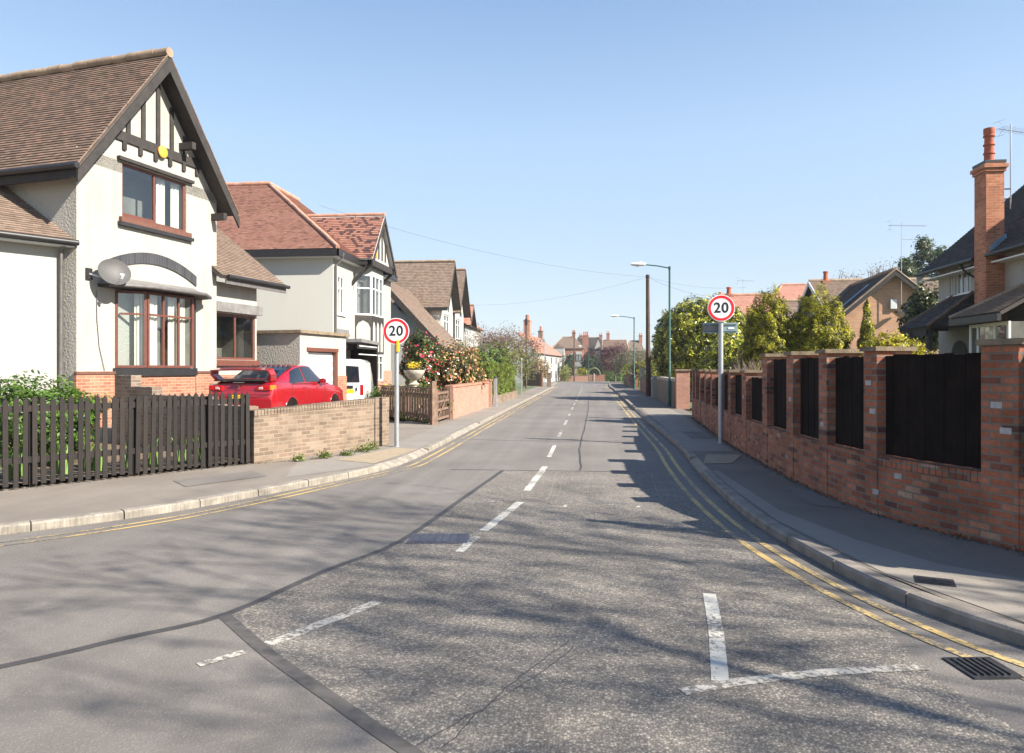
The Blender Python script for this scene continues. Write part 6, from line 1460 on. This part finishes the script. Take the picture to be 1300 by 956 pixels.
# television aerials
def aerial(name, label, x, y, z0, z1, boomz, boom, ang, n, r=.014, el=.28, second=None):
    o = thing(name, label, 'aerial', (x, y, z0), ang); h = z1-z0
    mb = MB(); mb.tube([(0,0,0),(0,0,h)], r, 6); mb.build('mast', M['alu'], o)
    mb = MB(); bz = boomz-z0; mb.tube([(-boom*.35,0,bz),(boom*.65,0,bz)], .011, 5)
    for k in range(n):
        x_ = -boom*.3+boom*.93*k/(n-1); mb.tube([(x_,-el/2,bz+.02),(x_,el/2,bz+.02)], .006, 4)
    for s in (-1, 1): mb.tube([(-boom*.33,-.18,bz+s*.22),(-boom*.33,.18,bz+s*.22)], .006, 4); mb.tube([(-boom*.33,-.18,bz),(-boom*.33,0,bz+s*.22)], .005, 4)
    mb.build('boom', M['alu'], o)
    if second: mb = MB(); mb.tube([(0,0,second-z0),(.65,.1,second-z0)], .012, 5); mb.build('second_boom', M['alu'], o)
    return o
x, y = at(1283, 21.3); aerial('tv_aerial', 'large television aerial on a mast beside the tall orange chimney', x, y, 6.6, 9.15, 8.95, 1.5, R(25), 9, .018, .5)
mb = MB(); o_ = [o for o in C.objects if o.name.startswith('tv_aerial')][0]; mb.tube([(0,0,.3),(-.35,.15,.3)], .02, 6); mb.tube([(0,0,.6),(-.35,.15,.6)], .02, 6); mb.build('bracket', M['gutter'], o_)
# ---------------------------------------------------------------- brick bungalow gable
bx_, by_ = at(1132, 35)
HB = thing('brick_bungalow', 'tan brick house with plain gable end and white alarm box', 'house', (bx_-3.0, by_, 0), R(-3))
mb = MB(); wall(mb, 6.0, .1, 3.95, [], gable=(3.0, 6.45), M0=FM(0,0)); mb.build('wall', M['brick_tan'], HB)
mb = MB(); wall(mb, 7, .1, 3.95, [], M0=FM(0, 7, 0, -PI/2)); mb.build('wall', M['brick_tan'], HB)
t, s_ = MB(), MB(); roof_plane(t, s_, (-.35,7,3.72), (-.35,-.35,3.72), (3,-.35,6.62), (3,7,6.62), .12); roof_plane(t, s_, (6.35,-.35,3.72), (6.35,7,3.72), (3,7,6.62), (3,-.35,6.62), .12)
r_ = t.build('roof', M['tile_dark'], HB); s_.build('soffit', M['soffit'], r_)
mb = MB(); ridge_run(mb, (3,-.35,6.65), (3,7,6.65), .1); mb.build('ridge', M['ridge'], r_)
for s in (-1, 1):
    x = 3+s*3.38; mb = MB(); mb.prism([(x,-.38,3.72),(3,-.38,6.62),(3,-.38,6.34),(x,-.38,3.46)], (0,.05,0)); mb.build('barge_board', M['black_wood'], HB)
    mb = MB(); mb.tube([(x,-.36,3.74),(3,-.36,6.65)], .045, 6); mb.build('verge', M['ridge'], r_)
mb = MB(); sl_ = Vector((3.35, 0, 2.9)).normalized(); nn_ = Vector((-sl_.z, 0, sl_.x))
P = [Vector((-.2,1.1,3.86)) , Vector((2.3,1.1,6.02)), Vector((2.3,1.28,6.02)), Vector((-.2,1.28,3.86))]; mb.prism([p+nn_*.06 for p in P], nn_*.05); mb.build('solar_tube', M['bluegrey'], HB)
mb = MB(); mb.box(2.85, 3.15, -.12, -.002, 4.72, 5.2); mb.build('alarm_box', M['upvc'], HB, bevel=.02)
x, y = at(1143, 34.6); a_ = aerial('tv_aerial', 'thin television aerial on a tall mast fixed to the tan brick gable', x, y-.12, 4.55, 9.0, 8.75, 1.9, R(10), 12, .016, .3, second=8.1)
mb = MB(); mb.box(-.2, .05, -.02, .2, -.03, .05); mb.build('bracket', M['gutter'], a_)
# ---------------------------------------------------------------- houses seen over the bushes on the right
x, y = at(1027, 42)
HQ = thing('brown_roofed_house', 'house with a brown tiled roof and white barge boards behind the golden conifers', 'house', (x, y-3.4, 0), 0)
mb = MB(); mb.box(.3, 7, .35, 6.5, 0, 4.9); mb.build('wall', M['brick_tan'], HQ)
t, s_ = MB(), MB(); roof_plane(t, s_, (0,0,4.75), (8,0,4.75), (8,3.4,6.98), (0,3.4,6.98), .12); roof_plane(t, s_, (8,6.8,4.75), (0,6.8,4.75), (0,3.4,6.98), (8,3.4,6.98), .12); r_ = t.build('roof', M['tile_mid'], HQ); s_.build('soffit', M['soffit'], r_)
mb = MB(); ridge_run(mb, (0,3.4,7.0), (8,3.4,7.0), .1); mb.build('ridge', M['ridge'], r_)
mb = MB(); mb.poly([(.32,6.4,4.8),(.32,.4,4.8),(.32,3.4,6.8)]); mb.build('gable', M['render'], HQ)
for s in (-1, 1): mb = MB(); mb.bar((-.03,3.4+s*3.45,4.62), (-.03,3.4,6.86), .05, .22); mb.build('barge_board', M['upvc'], HQ)
chimney(HQ, .95, 3.4, 6.5, 7.02, .4, .4, 'brick_orange', [(0,0)], .55, pr=.14)
def hip_house(name, label, x, y, w, d, ev, rg, tmat, wmat, inset, rz=0, cat='house', z=0, chims=()):
    o = thing(name, label, cat, (x, y, z), rz); mb = MB(); mb.box(.3, w-.3, .3, d-.3, 0, ev); mb.build('wall', M[wmat], o)
    t, s_ = MB(), MB(); a, b, c, e_ = (0,0,ev), (w,0,ev), (w,d,ev), (0,d,ev); r0, r1 = (inset,d/2,rg), (w-inset,d/2,rg)
    roof_plane(t, s_, a, b, r1, r0, .14); roof_plane(t, s_, c, e_, r0, r1, .14); t.courses(e_, a, r0, r0, .14); t.courses(b, c, r1, r1, .14); slab(s_, [e_, a, r0]); slab(s_, [b, c, r1])
    r_ = t.build('roof', M[tmat], o); s_.build('soffit', M['soffit'], r_)
    mb = MB(); ridge_run(mb, (r0[0],r0[1],rg+.02), (r1[0],r1[1],rg+.02), .11)
    for p, q in ((a,r0),(e_,r0),(b,r1),(c,r1)): ridge_run(mb, p, q, .08)
    mb.build('ridge', M['ridge_red' if 'pink' in tmat or 'red' in tmat else 'ridge'], r_)
    for cx, cy, cz in chims: chimney(o, cx, cy, ev, cz, .8, .6, 'brick_far', [(-.2,0),(.2,0)], .5)
    return o
x, y = at(955, 60); hip_house('pink_roofed_house', 'pale red hipped roof rising behind the golden conifers', x+1.0, y, 9, 7, 6.4, 9.25, 'tile_pink', 'cream', 2.3)
x, y = at(915, 47); o = hip_house('pale_house', 'white walled house with a low pale red roof behind the right speed sign', x, y, 4.4, 5, 5.25, 6.9, 'tile_pink', 'white_far', .3, 0, chims=())
chimney(o, 1.0, 2.5, 6.0, 7.0, .35, .35, 'brick_orange', [(0,0)], .5, pr=.17); chimney(o, .4, 2.5, 6.0, 6.9, .3, .3, 'brick_orange', [(0,0)], .25, pr=.1)
x, y = at(952, 47.5); aerial('tv_aerial', 'small television aerial above the low pale red roof', x, y+2.2, 6.7, 8.1, 7.95, 1.3, R(15), 8, .012, .25)
x, y = at(1008, 46); hip_house('brown_roofed_house', 'low brown roof with a flat ridge between the two golden conifers', x-1.3, y-1.6, 4.2, 3.4, 4.6, 6.2, 'tile_mid', 'brick_tan', .1)
HAZE = .0004
# ---------------------------------------------------------------- left side further along the street
hd = thing('clipped_hedge', 'long green clipped hedge on the left footway just past the pink brick wall', 'hedge', (-5.2, 37.3, .1), R(89.2))
hedge_shell(hd, 30000, 4.85, .58, .98, .11, [(0.08,0.14,0.015),(0.15,0.22,0.025),(0.23,0.29,0.04),(0.16,0.14,0.05)])
for k in range(6): mb = MB(); mb.tube([(-4.2+1.7*k,0,-.05),(-4.2+1.7*k,.05,1.0)], .05, 6); mb.build('stem', M['bark'], hd)
lw = thing('low_brick_wall', 'low brick kerb wall under the near end of the clipped hedge', 'garden wall', (-4.52, 32.4, 0), R(89.2)); mb = MB(); mb.box(0, 9.5, 0, .2, .02, .42); mb.build('wall', M['brick_buff'], lw); mb = MB(); mb.box(-.02, 9.52, -.02, .22, .42, .48); mb.build('coping', M['coping'], lw)
x, y = at(629, 31.6); p = thing('gate_post', 'grey concrete post between the pink wall and the clipped hedge', 'post', (x, y, .08)); mb = MB(); mb.box(-.07,.07,-.07,.07,0,1.28); mb.build('post', M['galv'], p, bevel=.01); mb = MB(); mb.lathe([(.08,1.28),(.06,1.36),(.01,1.38)], 8); mb.build('cap', M['gutter'], p)
x, y = at(662, 44); p = thing('gate_post', 'thin white post at the far end of the clipped hedge', 'post', (x, y, .08)); mb = MB(); mb.tube([(0,0,0),(0,0,2.3)], .035, 8); mb.build('post', M['galv'], p); mb = MB(); mb.lathe([(.06,2.3),(.04,2.36)], 8); mb.build('cap', M['galv'], p)
pal1 = [(0.20,0.10,0.09),(0.26,0.14,0.12),(0.17,0.13,0.06)]
for px, d, h, sd, lf, lb in ((628,54,5.6,21,(2600,.12,pal1),'spreading bare tree with pinkish buds behind the clipped hedge, left of the others'), (652,60,5.7,22,(2200,.12,pal1),'spreading bare tree with pinkish buds behind the far end of the clipped hedge'), (606,66,5.8,23,(1800,.13,pal1),'bare pinkish tree just right of the small red tiled gable')):
    x, y = at(px, d); bare_tree('budding_tree', lb, x, y, h, sd, .13, 4, .05, 'twig', lf, .62, .25, 'budding trees on the left', .012)
tree('green_bush', 'loose green bush standing above the near part of the clipped hedge', 'bush', 617, 44, (1.2,1.2,1.0), 2.1, 5000, .15, [(0.06,0.10,0.02),(0.12,0.18,0.03),(0.2,0.25,0.05)], tr=.06, prof='round', lam=.6, amp=.2)
tree('green_bush', 'yellow green loose shrub above the middle of the clipped hedge', 'bush', 640, 47, (1.3,1.2,1.3), 2.3, 2000, .15, [(0.12,0.17,0.03),(0.22,0.25,0.05),(0.2,0.15,0.08)], clumps=70, cr=.22, tr=.06)
tree('green_bush', 'small pale green tree in front of the white cottage', 'bush', 668, 62, (1.0,1.0,1.9), 2.6, 1700, .17, [(0.15,0.19,0.05),(0.25,0.27,0.08),(0.2,0.15,0.1)], clumps=60, cr=.25, tr=.06)
tree('orange_shrub', 'orange and green shrub above the brown boarded gate', 'shrub', 686, 76, (1.1,1.0,.95), 1.8, 1500, .2, [(0.35,0.19,0.10),(0.4,0.25,0.15),(0.12,0.16,0.04)], clumps=40, cr=.22, tr=.06)
tree('dark_hedge', 'dark low shrub directly on top of the brown boarded gate', 'shrub', 673, 76, (1.2,.8,.6), 1.2, 1200, .18, [(0.06,0.06,0.025),(0.10,0.08,0.04)], clumps=40, cr=.2, tr=.06)
bg = board_fence('boarded_gate', 'brown closed boarded gate at the far left beside the white cottage', (-6.9, 71.5, 0), (-4.95, 70.2, 0), .05, 1.35, .145, .14, 'fence_brown', 2, cat='gate')
for k, (px, w) in enumerate(((686.5,.25),(697,.2))):
    x, y = at(px, 71); p = thing('gate_pier', 'stout pinkish gate pier beside the brown boarded gate' if k == 0 else 'dark narrow pier right of the pinkish gate pier', 'pier', (x, y, 0)); mb = MB(); mb.box(-w,w,-w,w,0,1.3); mb.build('pier', M['brick_pink' if k == 0 else 'brick_grey'], p); mb = MB(); mb.box(-w-.05,w+.05,-w-.05,w+.05,1.3,1.4); mb.build('cap', M['coping'], p)
# white cottage
cx, cy = at(680.5, 124); dx, dy = at(713, 158); ca = math.atan2(dy-cy, dx-cx); cl = math.hypot(dx-cx, dy-cy)
HC = thing('white_cottage', 'long low white cottage with a pale red hipped roof and small brown windows', 'cottage', (cx, cy, -.85), ca)
cw = []
for a in (.30, .52, .72, .90):
    for z0, z1 in ((.7, 2.2), (3.6, 4.9)): cw.append((cl*a, cl*a+1.5, z0, z1))
mb = MB(); wall(mb, cl, 0, 5.5, cw, M0=FM(0,0)); mb.build('wall', M['white_far'], HC)
mb = MB(); wall(mb, 7, 0, 5.5, [], M0=FM(0,7,0,-PI/2)); mb.build('wall', M['white_far'], HC)
t, s_ = MB(), MB(); roof_plane(t, s_, (-.3,-.4,5.35), (cl+.3,-.4,5.35), (cl-8,3.6,9.2), (0,3.6,9.2), .2); t.courses((cl+.3,-.4,5.35), (cl+.3,7.4,5.35), (cl-8,3.6,9.2), (cl-8,3.6,9.2), .2); slab(s_, [(cl+.3,-.4,5.35), (cl+.3,7.4,5.35), (cl-8,3.6,9.2)]); r_ = t.build('roof', M['tile_pink'], HC); s_.build('soffit', M['soffit'], r_)
for a in cw: window(HC, FM(0,0), *a, cols=(.5,), mat='brown_frame', fw=.12, rec=.05, curtain=None)
chimney(HC, cl*.34, 3.6, 8.5, 12.0, 2.2, 1.2, 'brick_pink', [(-.4,0),(.4,0)], 1.0, pr=.2)
chimney(HC, cl*.80, 3.6, 8.0, 10.8, 1.4, .9, 'brick_grey', [(-.3,0),(.3,0)], .9, pr=.2)
x, y = at(710.5, 164); o = thing('white_outbuilding', 'plain white end wall standing just behind the white cottage', 'building', (x, y, -1.0), 0); mb = MB(); mb.box(-1.2,1.0,0,4,0,7.6); mb.build('wall', M['white_far'], o); mb = MB(); mb.prism([(-1.3,-.1,7.6),(1.1,-.1,7.6),(-.4,-.1,8.6)], (0,4.2,0)); mb.build('roof', M['tile_mid'], o)
x, y = at(668, 70); p = thing('telegraph_pole', 'telegraph pole with a dark box on top in front of the white cottage chimney', 'telegraph pole', (x, y, -.1)); mb = MB(); mb.tube([(0,0,0),(0,0,7.2)], [.10,.07], 8); mb.build('pole', M['pole_wood'], p); mb = MB(); mb.box(-.12,.12,-.12,.12,6.2,6.8); mb.build('junction_box', M['gutter'], p)
x, y = at(691, 86); p = thing('sign_post', 'thin grey post in front of the white cottage', 'post', (x, y, -.2)); mb = MB(); mb.tube([(0,0,0),(0,0,5.6)], .05, 6); mb.build('pole', M['galv'], p); mb = MB(); mb.box(-.25,.05,-.06,-.03,5.2,5.6); mb.build('head', M['galv'], p)
# end of the street
def far_box(px0, px1, d): return at(px0, d), at(px1, d)
(x0, y0), (x1, y1) = far_box(700, 742, 172)
o = hip_house('brick_villa', 'red brick house with grey hipped roof just right of the white cottage', x0, y0, x1-x0, 7, 6.7+1, 9.6+1, 'tile_mid', 'brick_far', 2.6, 0, z=-1.0, chims=((5.3,3.5,11.9),))
for s in (2.3, 4.0): window(o, FM(s, .27), 0, 1.1, 4.7, 6.4, cols=(.5,), mat='upvc', fw=.14, rec=-.1, depth=.14, curtain=None)
mb = MB(); mb.box(5.9,7.4,-.7,.28,0,6.9); mb.build('bay_wall', M['white_far'], o)
for z in (1.2, 4.6): window(o, FM(5.95, -.7), 0, 1.4, z, z+1.6, cols=(.5,), mat='black_wood', fw=.1, rec=-.1, depth=.14, curtain=None)
t = MB(); t.courses((5.2,-2.2,3.3),(8.3,-2.2,3.3),(7.7,-.6,4.4),(5.8,-.6,4.4),.2); t.build('porch_roof', M['lead'], o); mb = MB(); mb.box(5.5,8.0,-1.9,-.6,0,3.3); mb.build('porch', M['white_far'], o)
(x0, y0), (x1, y1) = far_box(728, 768, 182)
o = hip_house('brick_villa', 'red brick house with dark roof and broad tall chimney ending the street', x0, y0, x1-x0, 7, 6.6+1, 9.9+1, 'tile_dark', 'brick_far', 1.0, 0, z=-1.0, chims=((7.0,3.5,11.6),(1.8,3.5,11.5)))
chimney(o, 3.1, .2, 0, 11.4, 1.5, .8, 'brick_far', [(-.4,0),(.1,0),(.5,0)], .9, pr=.15)
mb = MB(); mb.poly([(5.4,.26,4.2),(7.2,.26,4.2),(7.2,.26,8.0),(6.3,.26,10.2),(5.4,.26,8.0)]); mb.build('gable', M['white_far'], o)
for z in (4.4, 6.2): window(o, FM(5.6, .25), 0, 1.3, z, z+1.3, cols=(.5,), mat='black_wood', fw=.14, rec=-.1, depth=.14, curtain=None)
for s in (1.0,): window(o, FM(s, .27), 0, 1.1, 4.7, 6.4, cols=(.5,), mat='upvc', fw=.14, rec=-.1, depth=.14, curtain=None)
(x0, y0), (x1, y1) = far_box(764, 797, 176)
o = hip_house('brick_villa', 'house with a reddish roof and twin pot chimney behind the dark red plum tree', x0, y0, x1-x0, 7, 6.4+1, 9.0+1, 'tile_brown', 'brick_far', .2, 0, z=-1.0, chims=((1.6,3.5,11.8),))
mb = MB(); mb.box(5.2,6.6,.1,.28,5.8,6.9); mb.build('window', M['upvc'], o)
(x0, y0), (x1, y1) = far_box(796, 818, 170)
o = hip_house('brick_villa', 'grey roofed house with a tall brick chimney behind the wooden telegraph pole', x0, y0, x1-x0, 7, 6.0+1, 8.6+1, 'tile_mid', 'brick_far', .8, 0, z=-1.0, chims=((3.4,3.0,11.0),))
tree('evergreen_tree', 'dark rounded evergreen showing above the roofs at the end of the street', 'tree', 735, 215, (2.6,2.6,3.0), 8.6, 1600, .5, [(0.03,0.06,0.02),(0.05,0.09,0.03)], z=-1, clumps=60, cr=.6, tr=.3)
tree('evergreen_tree', 'dark upright evergreen beside the white cottage at the end of the street', 'tree', 721, 152, (1.5,1.5,2.6), 3.3, 2200, .3, [(0.02,0.045,0.012),(0.04,0.07,0.02)], z=-.95, clumps=70, cr=.35, tr=.15)
tree('yellow_green_shrub', 'pale yellow green shrub beside the end of the white cottage', 'shrub', 717, 148, (1.0,1.0,1.6), 1.9, 1300, .26, [(0.2,0.23,0.04),(0.3,0.32,0.08)], z=-.9, clumps=40, cr=.3, tr=.1)
tree('golden_shrub', 'round bright yellow shrub at the end of the street', 'shrub', 738, 156, (1.6,1.3,1.0), 1.7, 1800, .26, [(0.35,0.32,0.02),(0.5,0.45,0.04),(0.1,0.12,0.02)], z=-.95, clumps=50, cr=.25, tr=.1)
for px, w, h, d, lb in ((757,4.0,2.9,160,'dark green hedge across the end of the street'), (779,1.45,1.95,150,'bright green box-shaped hedge at the far end of the right footway')):
    x, y = at(px, d); o = thing('clipped_hedge', lb, 'hedge', (x, y, -.95), 0); bush(o, 'foliage', 3200, (w,.8,h/2), h/2, .26, [(0.03,0.07,0.015),(0.05,0.10,0.02)] if w > 2 else [(0.08,0.16,0.02),(0.12,0.22,0.03)], None, 120, .25, 'box'); mb = MB(); mb.tube([(0,0,0),(0,0,h*.5)], .1, 6); mb.build('stem', M['bark'], o)
x, y = at(727, 153); o = thing('low_brick_wall', 'low pinkish brick wall facing down the street', 'garden wall', (x, y, -.95)); mb = MB(); mb.box(-1.6,3.6,0,.3,0,1.25); mb.build('wall', M['brick_pink'], o); mb = MB(); mb.box(-1.7,3.7,-.05,.35,1.25,1.35); mb.build('coping', M['coping'], o)
x, y = at(718, 153); o = thing('low_brick_wall', 'dark brick wall at the corner of the white cottage', 'garden wall', (x-.4, y, -.95)); mb = MB(); mb.box(-.8,1.0,0,.3,0,1.7); mb.build('wall', M['brick_far'], o); mb = MB(); mb.box(-.85,1.05,-.05,.35,1.7,1.8); mb.build('coping', M['coping'], o)
x, y = at(758, 155); o = thing('boarded_fence', 'dark red brown boarded gate across the end of the street', 'gate', (x, y, -.95)); mb = MB()
for k in range(18): mb.box(-2.0+.22*k,-1.79+.22*k,0,.04,.05,1.45)
mb.build('boards', M['brick_far'], o); mb = MB(); mb.box(-.75,-.5,-.1,.1,0,1.7); mb.build('post', M['stone'], o)
mb = MB(); mb.tube([(-2+1.3*(1-math.cos(PI*k/10)),-.05,1.5+1.3*math.sin(PI*k/10)) for k in range(11)], .22, 6); mb.build('arch', M['fence_green'] if 'fence_green' in M else M['land'], o)
x, y = at(729, 149); p = thing('telegraph_pole', 'distant telegraph pole at the end of the street in front of the brick houses', 'telegraph pole', (x, y, -.9)); mb = MB(); mb.tube([(0,0,0),(0,0,10.8)], [.17,.12], 8); mb.build('pole', M['pole_wood'], p); mb = MB(); mb.box(-.3,.3,-.1,.1,10.0,10.15); mb.build('crossarm', M['pole_wood'], p)
street_lamp(747.5, 140, 6.9, 1.4, 'most distant teal street lamp at the end of the street').location.z = -.8
o = bare_tree('plum_tree', 'dark red leaved plum tree in front of the far brick houses', *at(781, 128), 6.6, 31, .2, 4, -.7, 'bark', (8500, .22, [(0.10,0.035,0.04),(0.15,0.05,0.055),(0.18,0.08,0.075)]), .55, .2, None, .03)
for px, d, h, sd, lb in ((800,118,5.9,33,'hazy bare shrub tree right of the plum tree'), (815,105,5.8,34,'hazy bare shrub tree directly behind the second teal lamp'), (828,112,6.2,36,'hazy bare shrub tree behind the big laurel')):
    x, y = at(px, d); bare_tree('budding_tree', lb, x, y, h, sd, .14, 4, -.5, 'twig', (2200, .16, [(0.19,0.16,0.10),(0.24,0.21,0.13),(0.16,0.17,0.07)]), .6, .2, 'bare shrub trees at the end on the right', .022)
shell(o, 'leaves', 9000, (2.7,2.3,2.5), 4.4, .26, [(0.085,0.03,0.035),(0.13,0.045,0.05),(0.16,0.07,0.065)], None, 'round', 1.0, .22, .22, seed=9)
tree('hazy_bush', 'grey brown twiggy bush between the plum tree and the second teal lamp', 'bush', 803, 112, (3.0,2.2,2.0), 3.4, 6000, .24, [(0.17,0.14,0.09),(0.22,0.19,0.12),(0.15,0.15,0.07)], z=-.5, prof='round', lam=.9, amp=.22, tr=.12)
tree('dark_bush', 'dark green rounded tree between the far brick houses and the golden shrub', 'bush', 752, 158, (2.6,2,2.1), 3.6, 4000, .34, [(0.03,0.055,0.014),(0.055,0.08,0.022)], z=-1, prof='round', lam=1.2, amp=.2, tr=.15)
# right side further along
def low_wall(name, label, pts, th, z1, mat, cop, zc=.07):
    o = thing(name, label, 'garden wall', (0,0,0)); mb, mc = MB(), MB()
    for (a, b), (c, d) in zip(pts, pts[1:]):
        L = math.dist((a,b),(c,d)); Mx = FM(a, b, 0, math.atan2(d-b, c-a)); mb.M = Mx; mb.box(0, L, -th, 0, zg(b)+.02, zg(b)+z1); mc.M = Mx; mc.box(-.02, L+.02, -th-.04, .04, zg(b)+z1, zg(b)+z1+zc)
    mb.build('wall', M[mat], o); mc.build('coping', M[cop], o); return o
x0, y0 = 3.6, 30.7
o = thing('brick_pier', 'sunlit red brick pier across the drive gap beyond the end of the long wall', 'pier', (3.86, 30.9, .08)); mb = MB(); mb.box(-.28,.28,-.22,.22,0,1.62); mb.build('pier', M['brick_pink'], o); mb = MB(); mb.box(-.33,.33,-.27,.27,1.62,1.70); mb.build('cap', M['coping'], o)
low_wall('low_stone_wall', 'low brown wall with pale stone coping behind the nearest street lamp', [(3.66,31.2),(3.68,40.6)], .22, 1.22, 'brick_grey', 'stone', .14)
x, y = at(829.5, 41.5); o = thing('white_pier', 'white painted gate pier behind the wooden telegraph pole', 'pier', (x+.12, y, .08)); mb = MB(); mb.box(-.2,.2,-.2,.2,0,1.15); mb.build('pier', M['smooth'], o); mb = MB(); mb.lathe([(.24,1.15),(.2,1.22),(.06,1.3)], 12); mb.build('cap', M['smooth'], o, smooth=40)
low_wall('low_brick_wall', 'low dark red brick wall left of the wooden telegraph pole', [(3.75,45.0),(3.75,56.5)], .22, 1.1, 'brick_far', 'coping')
low_wall('low_brick_wall', 'distant low brick wall beyond the second teal lamp', [(3.78,62.5),(3.9,80),(4.3,97)], .22, 1.2, 'brick_far', 'coping')
for px, d, lb in ((815.5,54,'pale stone gate pier left of the telegraph pole, nearer of two'), (794,90,'pale stone gate pier at the far end of the right footway'), (803,70,'white gate pier just left of the second teal lamp')):
    x, y = at(px, d); o = thing('stone_pier', lb, 'pier', (x, y, zg(y)+.05)); mb = MB(); mb.box(-.17,.17,-.17,.17,0,1.75); mb.build('pier', M['stone'], o); mb = MB(); mb.box(-.22,.22,-.22,.22,1.75,1.85); mb.build('cap', M['stone'], o)
yh = [(0.08,0.12,0.015),(0.30,0.28,0.02),(0.45,0.40,0.03)]
for px, d, rad, pal, lb in ((820,60,(1.0,4.0,1.0),yh,'yellow flowering hedge left of the big laurel'), (800,82,(1.1,6,1.0),[(0.05,0.09,0.015),(0.12,0.15,0.02),(0.3,0.28,0.03)],'green and yellow hedge along the far right footway'), (806,64,(.6,.8,.8),[(0.10,0.04,0.05),(0.07,0.05,0.03)],'small purple shrub between the yellow hedges on the right'), (832,50,(.9,2.2,1.1),[(0.07,0.10,0.012),(0.26,0.24,0.02),(0.36,0.32,0.03)],'yellow green hedge at the foot of the big laurel')):
    x, y = at(px, d); o = thing('flowering_hedge', lb, 'hedge', (x+.5, y, zg(y)+.1)); bush(o, 'foliage', 3000, rad, 1.2, .16, pal, None, 90, .2, 'box'); mb = MB(); mb.tube([(0,0,0),(0,0,1.0)], .06, 6); mb.build('stem', M['bark'], o)
# garden fence seen over the low part of the wall
board_fence('garden_fence', 'dark boarded fence with white posts behind the far part of the brick wall', (4.6, 24.0, 0), (6.4, 20.4, 0), .4, 1.98, .13, .10, 'fence_brown', 2)
# trees outside the frame whose branches throw the shade on the junction
for x, y, h, sd, dp, lb in ((13.5,-.8,12.5,51,5,'bare roadside tree beyond the brick wall right of the junction'), (16.5,.8,13.5,55,5,'taller bare tree behind the brick wall right of the junction')):
    bare_tree('roadside_tree', lb, x, y, h, sd, .2, dp, .1, 'bark', (3200, .10, [(0.1,0.14,0.03),(0.14,0.18,0.04)]), .58, .3, None, .012)

# ---------------------------------------------------------------- air
mb = MB(); mb.box(-260, 260, -60, 420, -2.2, 34)
hz = mb.build('haze', newmat('haze_air')[0]); tag(hz, kind='stuff')
nt = hz.data.materials[0].node_tree; out = nt.nodes['Material Output']; nt.nodes.remove(nt.nodes['Principled BSDF'])
vp = nt.nodes.new('ShaderNodeVolumePrincipled'); vp.inputs['Color'].default_value = (.93,.95,1,1); vp.inputs['Density'].default_value = HAZE; vp.inputs['Anisotropy'].default_value = .2
nt.links.new(vp.outputs[0], out.inputs['Volume'])
# ---------------------------------------------------------------- light, sky, camera
EL = R(35.5); sd = Vector((-.930*math.cos(EL), .367*math.cos(EL), -math.sin(EL))).normalized()
li = bpy.data.lights.new('sun', 'SUN'); li.energy = 5.0; li.angle = R(.53); li.color = (1.0, .935, .83)
so = bpy.data.objects.new('sun', li); C.objects.link(so); so.rotation_euler = sd.to_track_quat('-Z', 'Y').to_euler(); so.location = (30, -8, 20)
w = bpy.data.worlds.new('World'); scene.world = w; w.use_nodes = True; nt = w.node_tree
sk = nt.nodes.new('ShaderNodeTexSky'); sk.sky_type = 'NISHITA'; sk.sun_disc = False; sk.sun_elevation = EL; sk.sun_rotation = R(111)
sk.air_density = 1.0; sk.dust_density = 0.8; sk.ozone_density = 1.2; sk.altitude = 100
bgn = nt.nodes['Background']; tcw = node(nt, 'ShaderNodeTexCoord').outputs['Generated']; sx_ = node(nt, 'ShaderNodeSeparateXYZ'); nt.links.new(tcw, sx_.inputs[0])
gr = ramp(nt, [(0.0, (.565,.645,.74)), (.12, (.525,.635,.77)), (.30, (.455,.635,.86)), (.6, (.12,.27,.58)), (1, (.05,.14,.40))]); nt.links.new(sx_.outputs[2], gr.inputs[0])
sc_ = node(nt, 'ShaderNodeVectorMath', operation='SCALE'); sc_.inputs[3].default_value = 3.9; nt.links.new(gr.outputs[0], sc_.inputs[0])
nt.links.new(mixc(nt, 0.75, sk.outputs[0], sc_.outputs[0]), bgn.inputs[0]); bgn.inputs[1].default_value = 0.113
cam = bpy.data.cameras.new('camera'); co = bpy.data.objects.new('camera', cam); C.objects.link(co); scene.camera = co
cam.sensor_width = 36; cam.sensor_fit = 'HORIZONTAL'; cam.lens = 36*900/1300; cam.shift_y = -(478-468)/1300; cam.clip_end = 5000; cam.clip_start = .05
co.location = (0, 0, EYE); co.rotation_euler = (PI/2, 0, YAW)
vs = scene.view_settings; vs.view_transform = 'Standard'; vs.look = 'None'; vs.exposure = 1.33; vs.gamma = 1; vs.use_curve_mapping = False
scene.render.film_transparent = False
scene.cycles.max_bounces = 8; scene.cycles.transparent_max_bounces = 16
scene.cycles.use_denoising = True
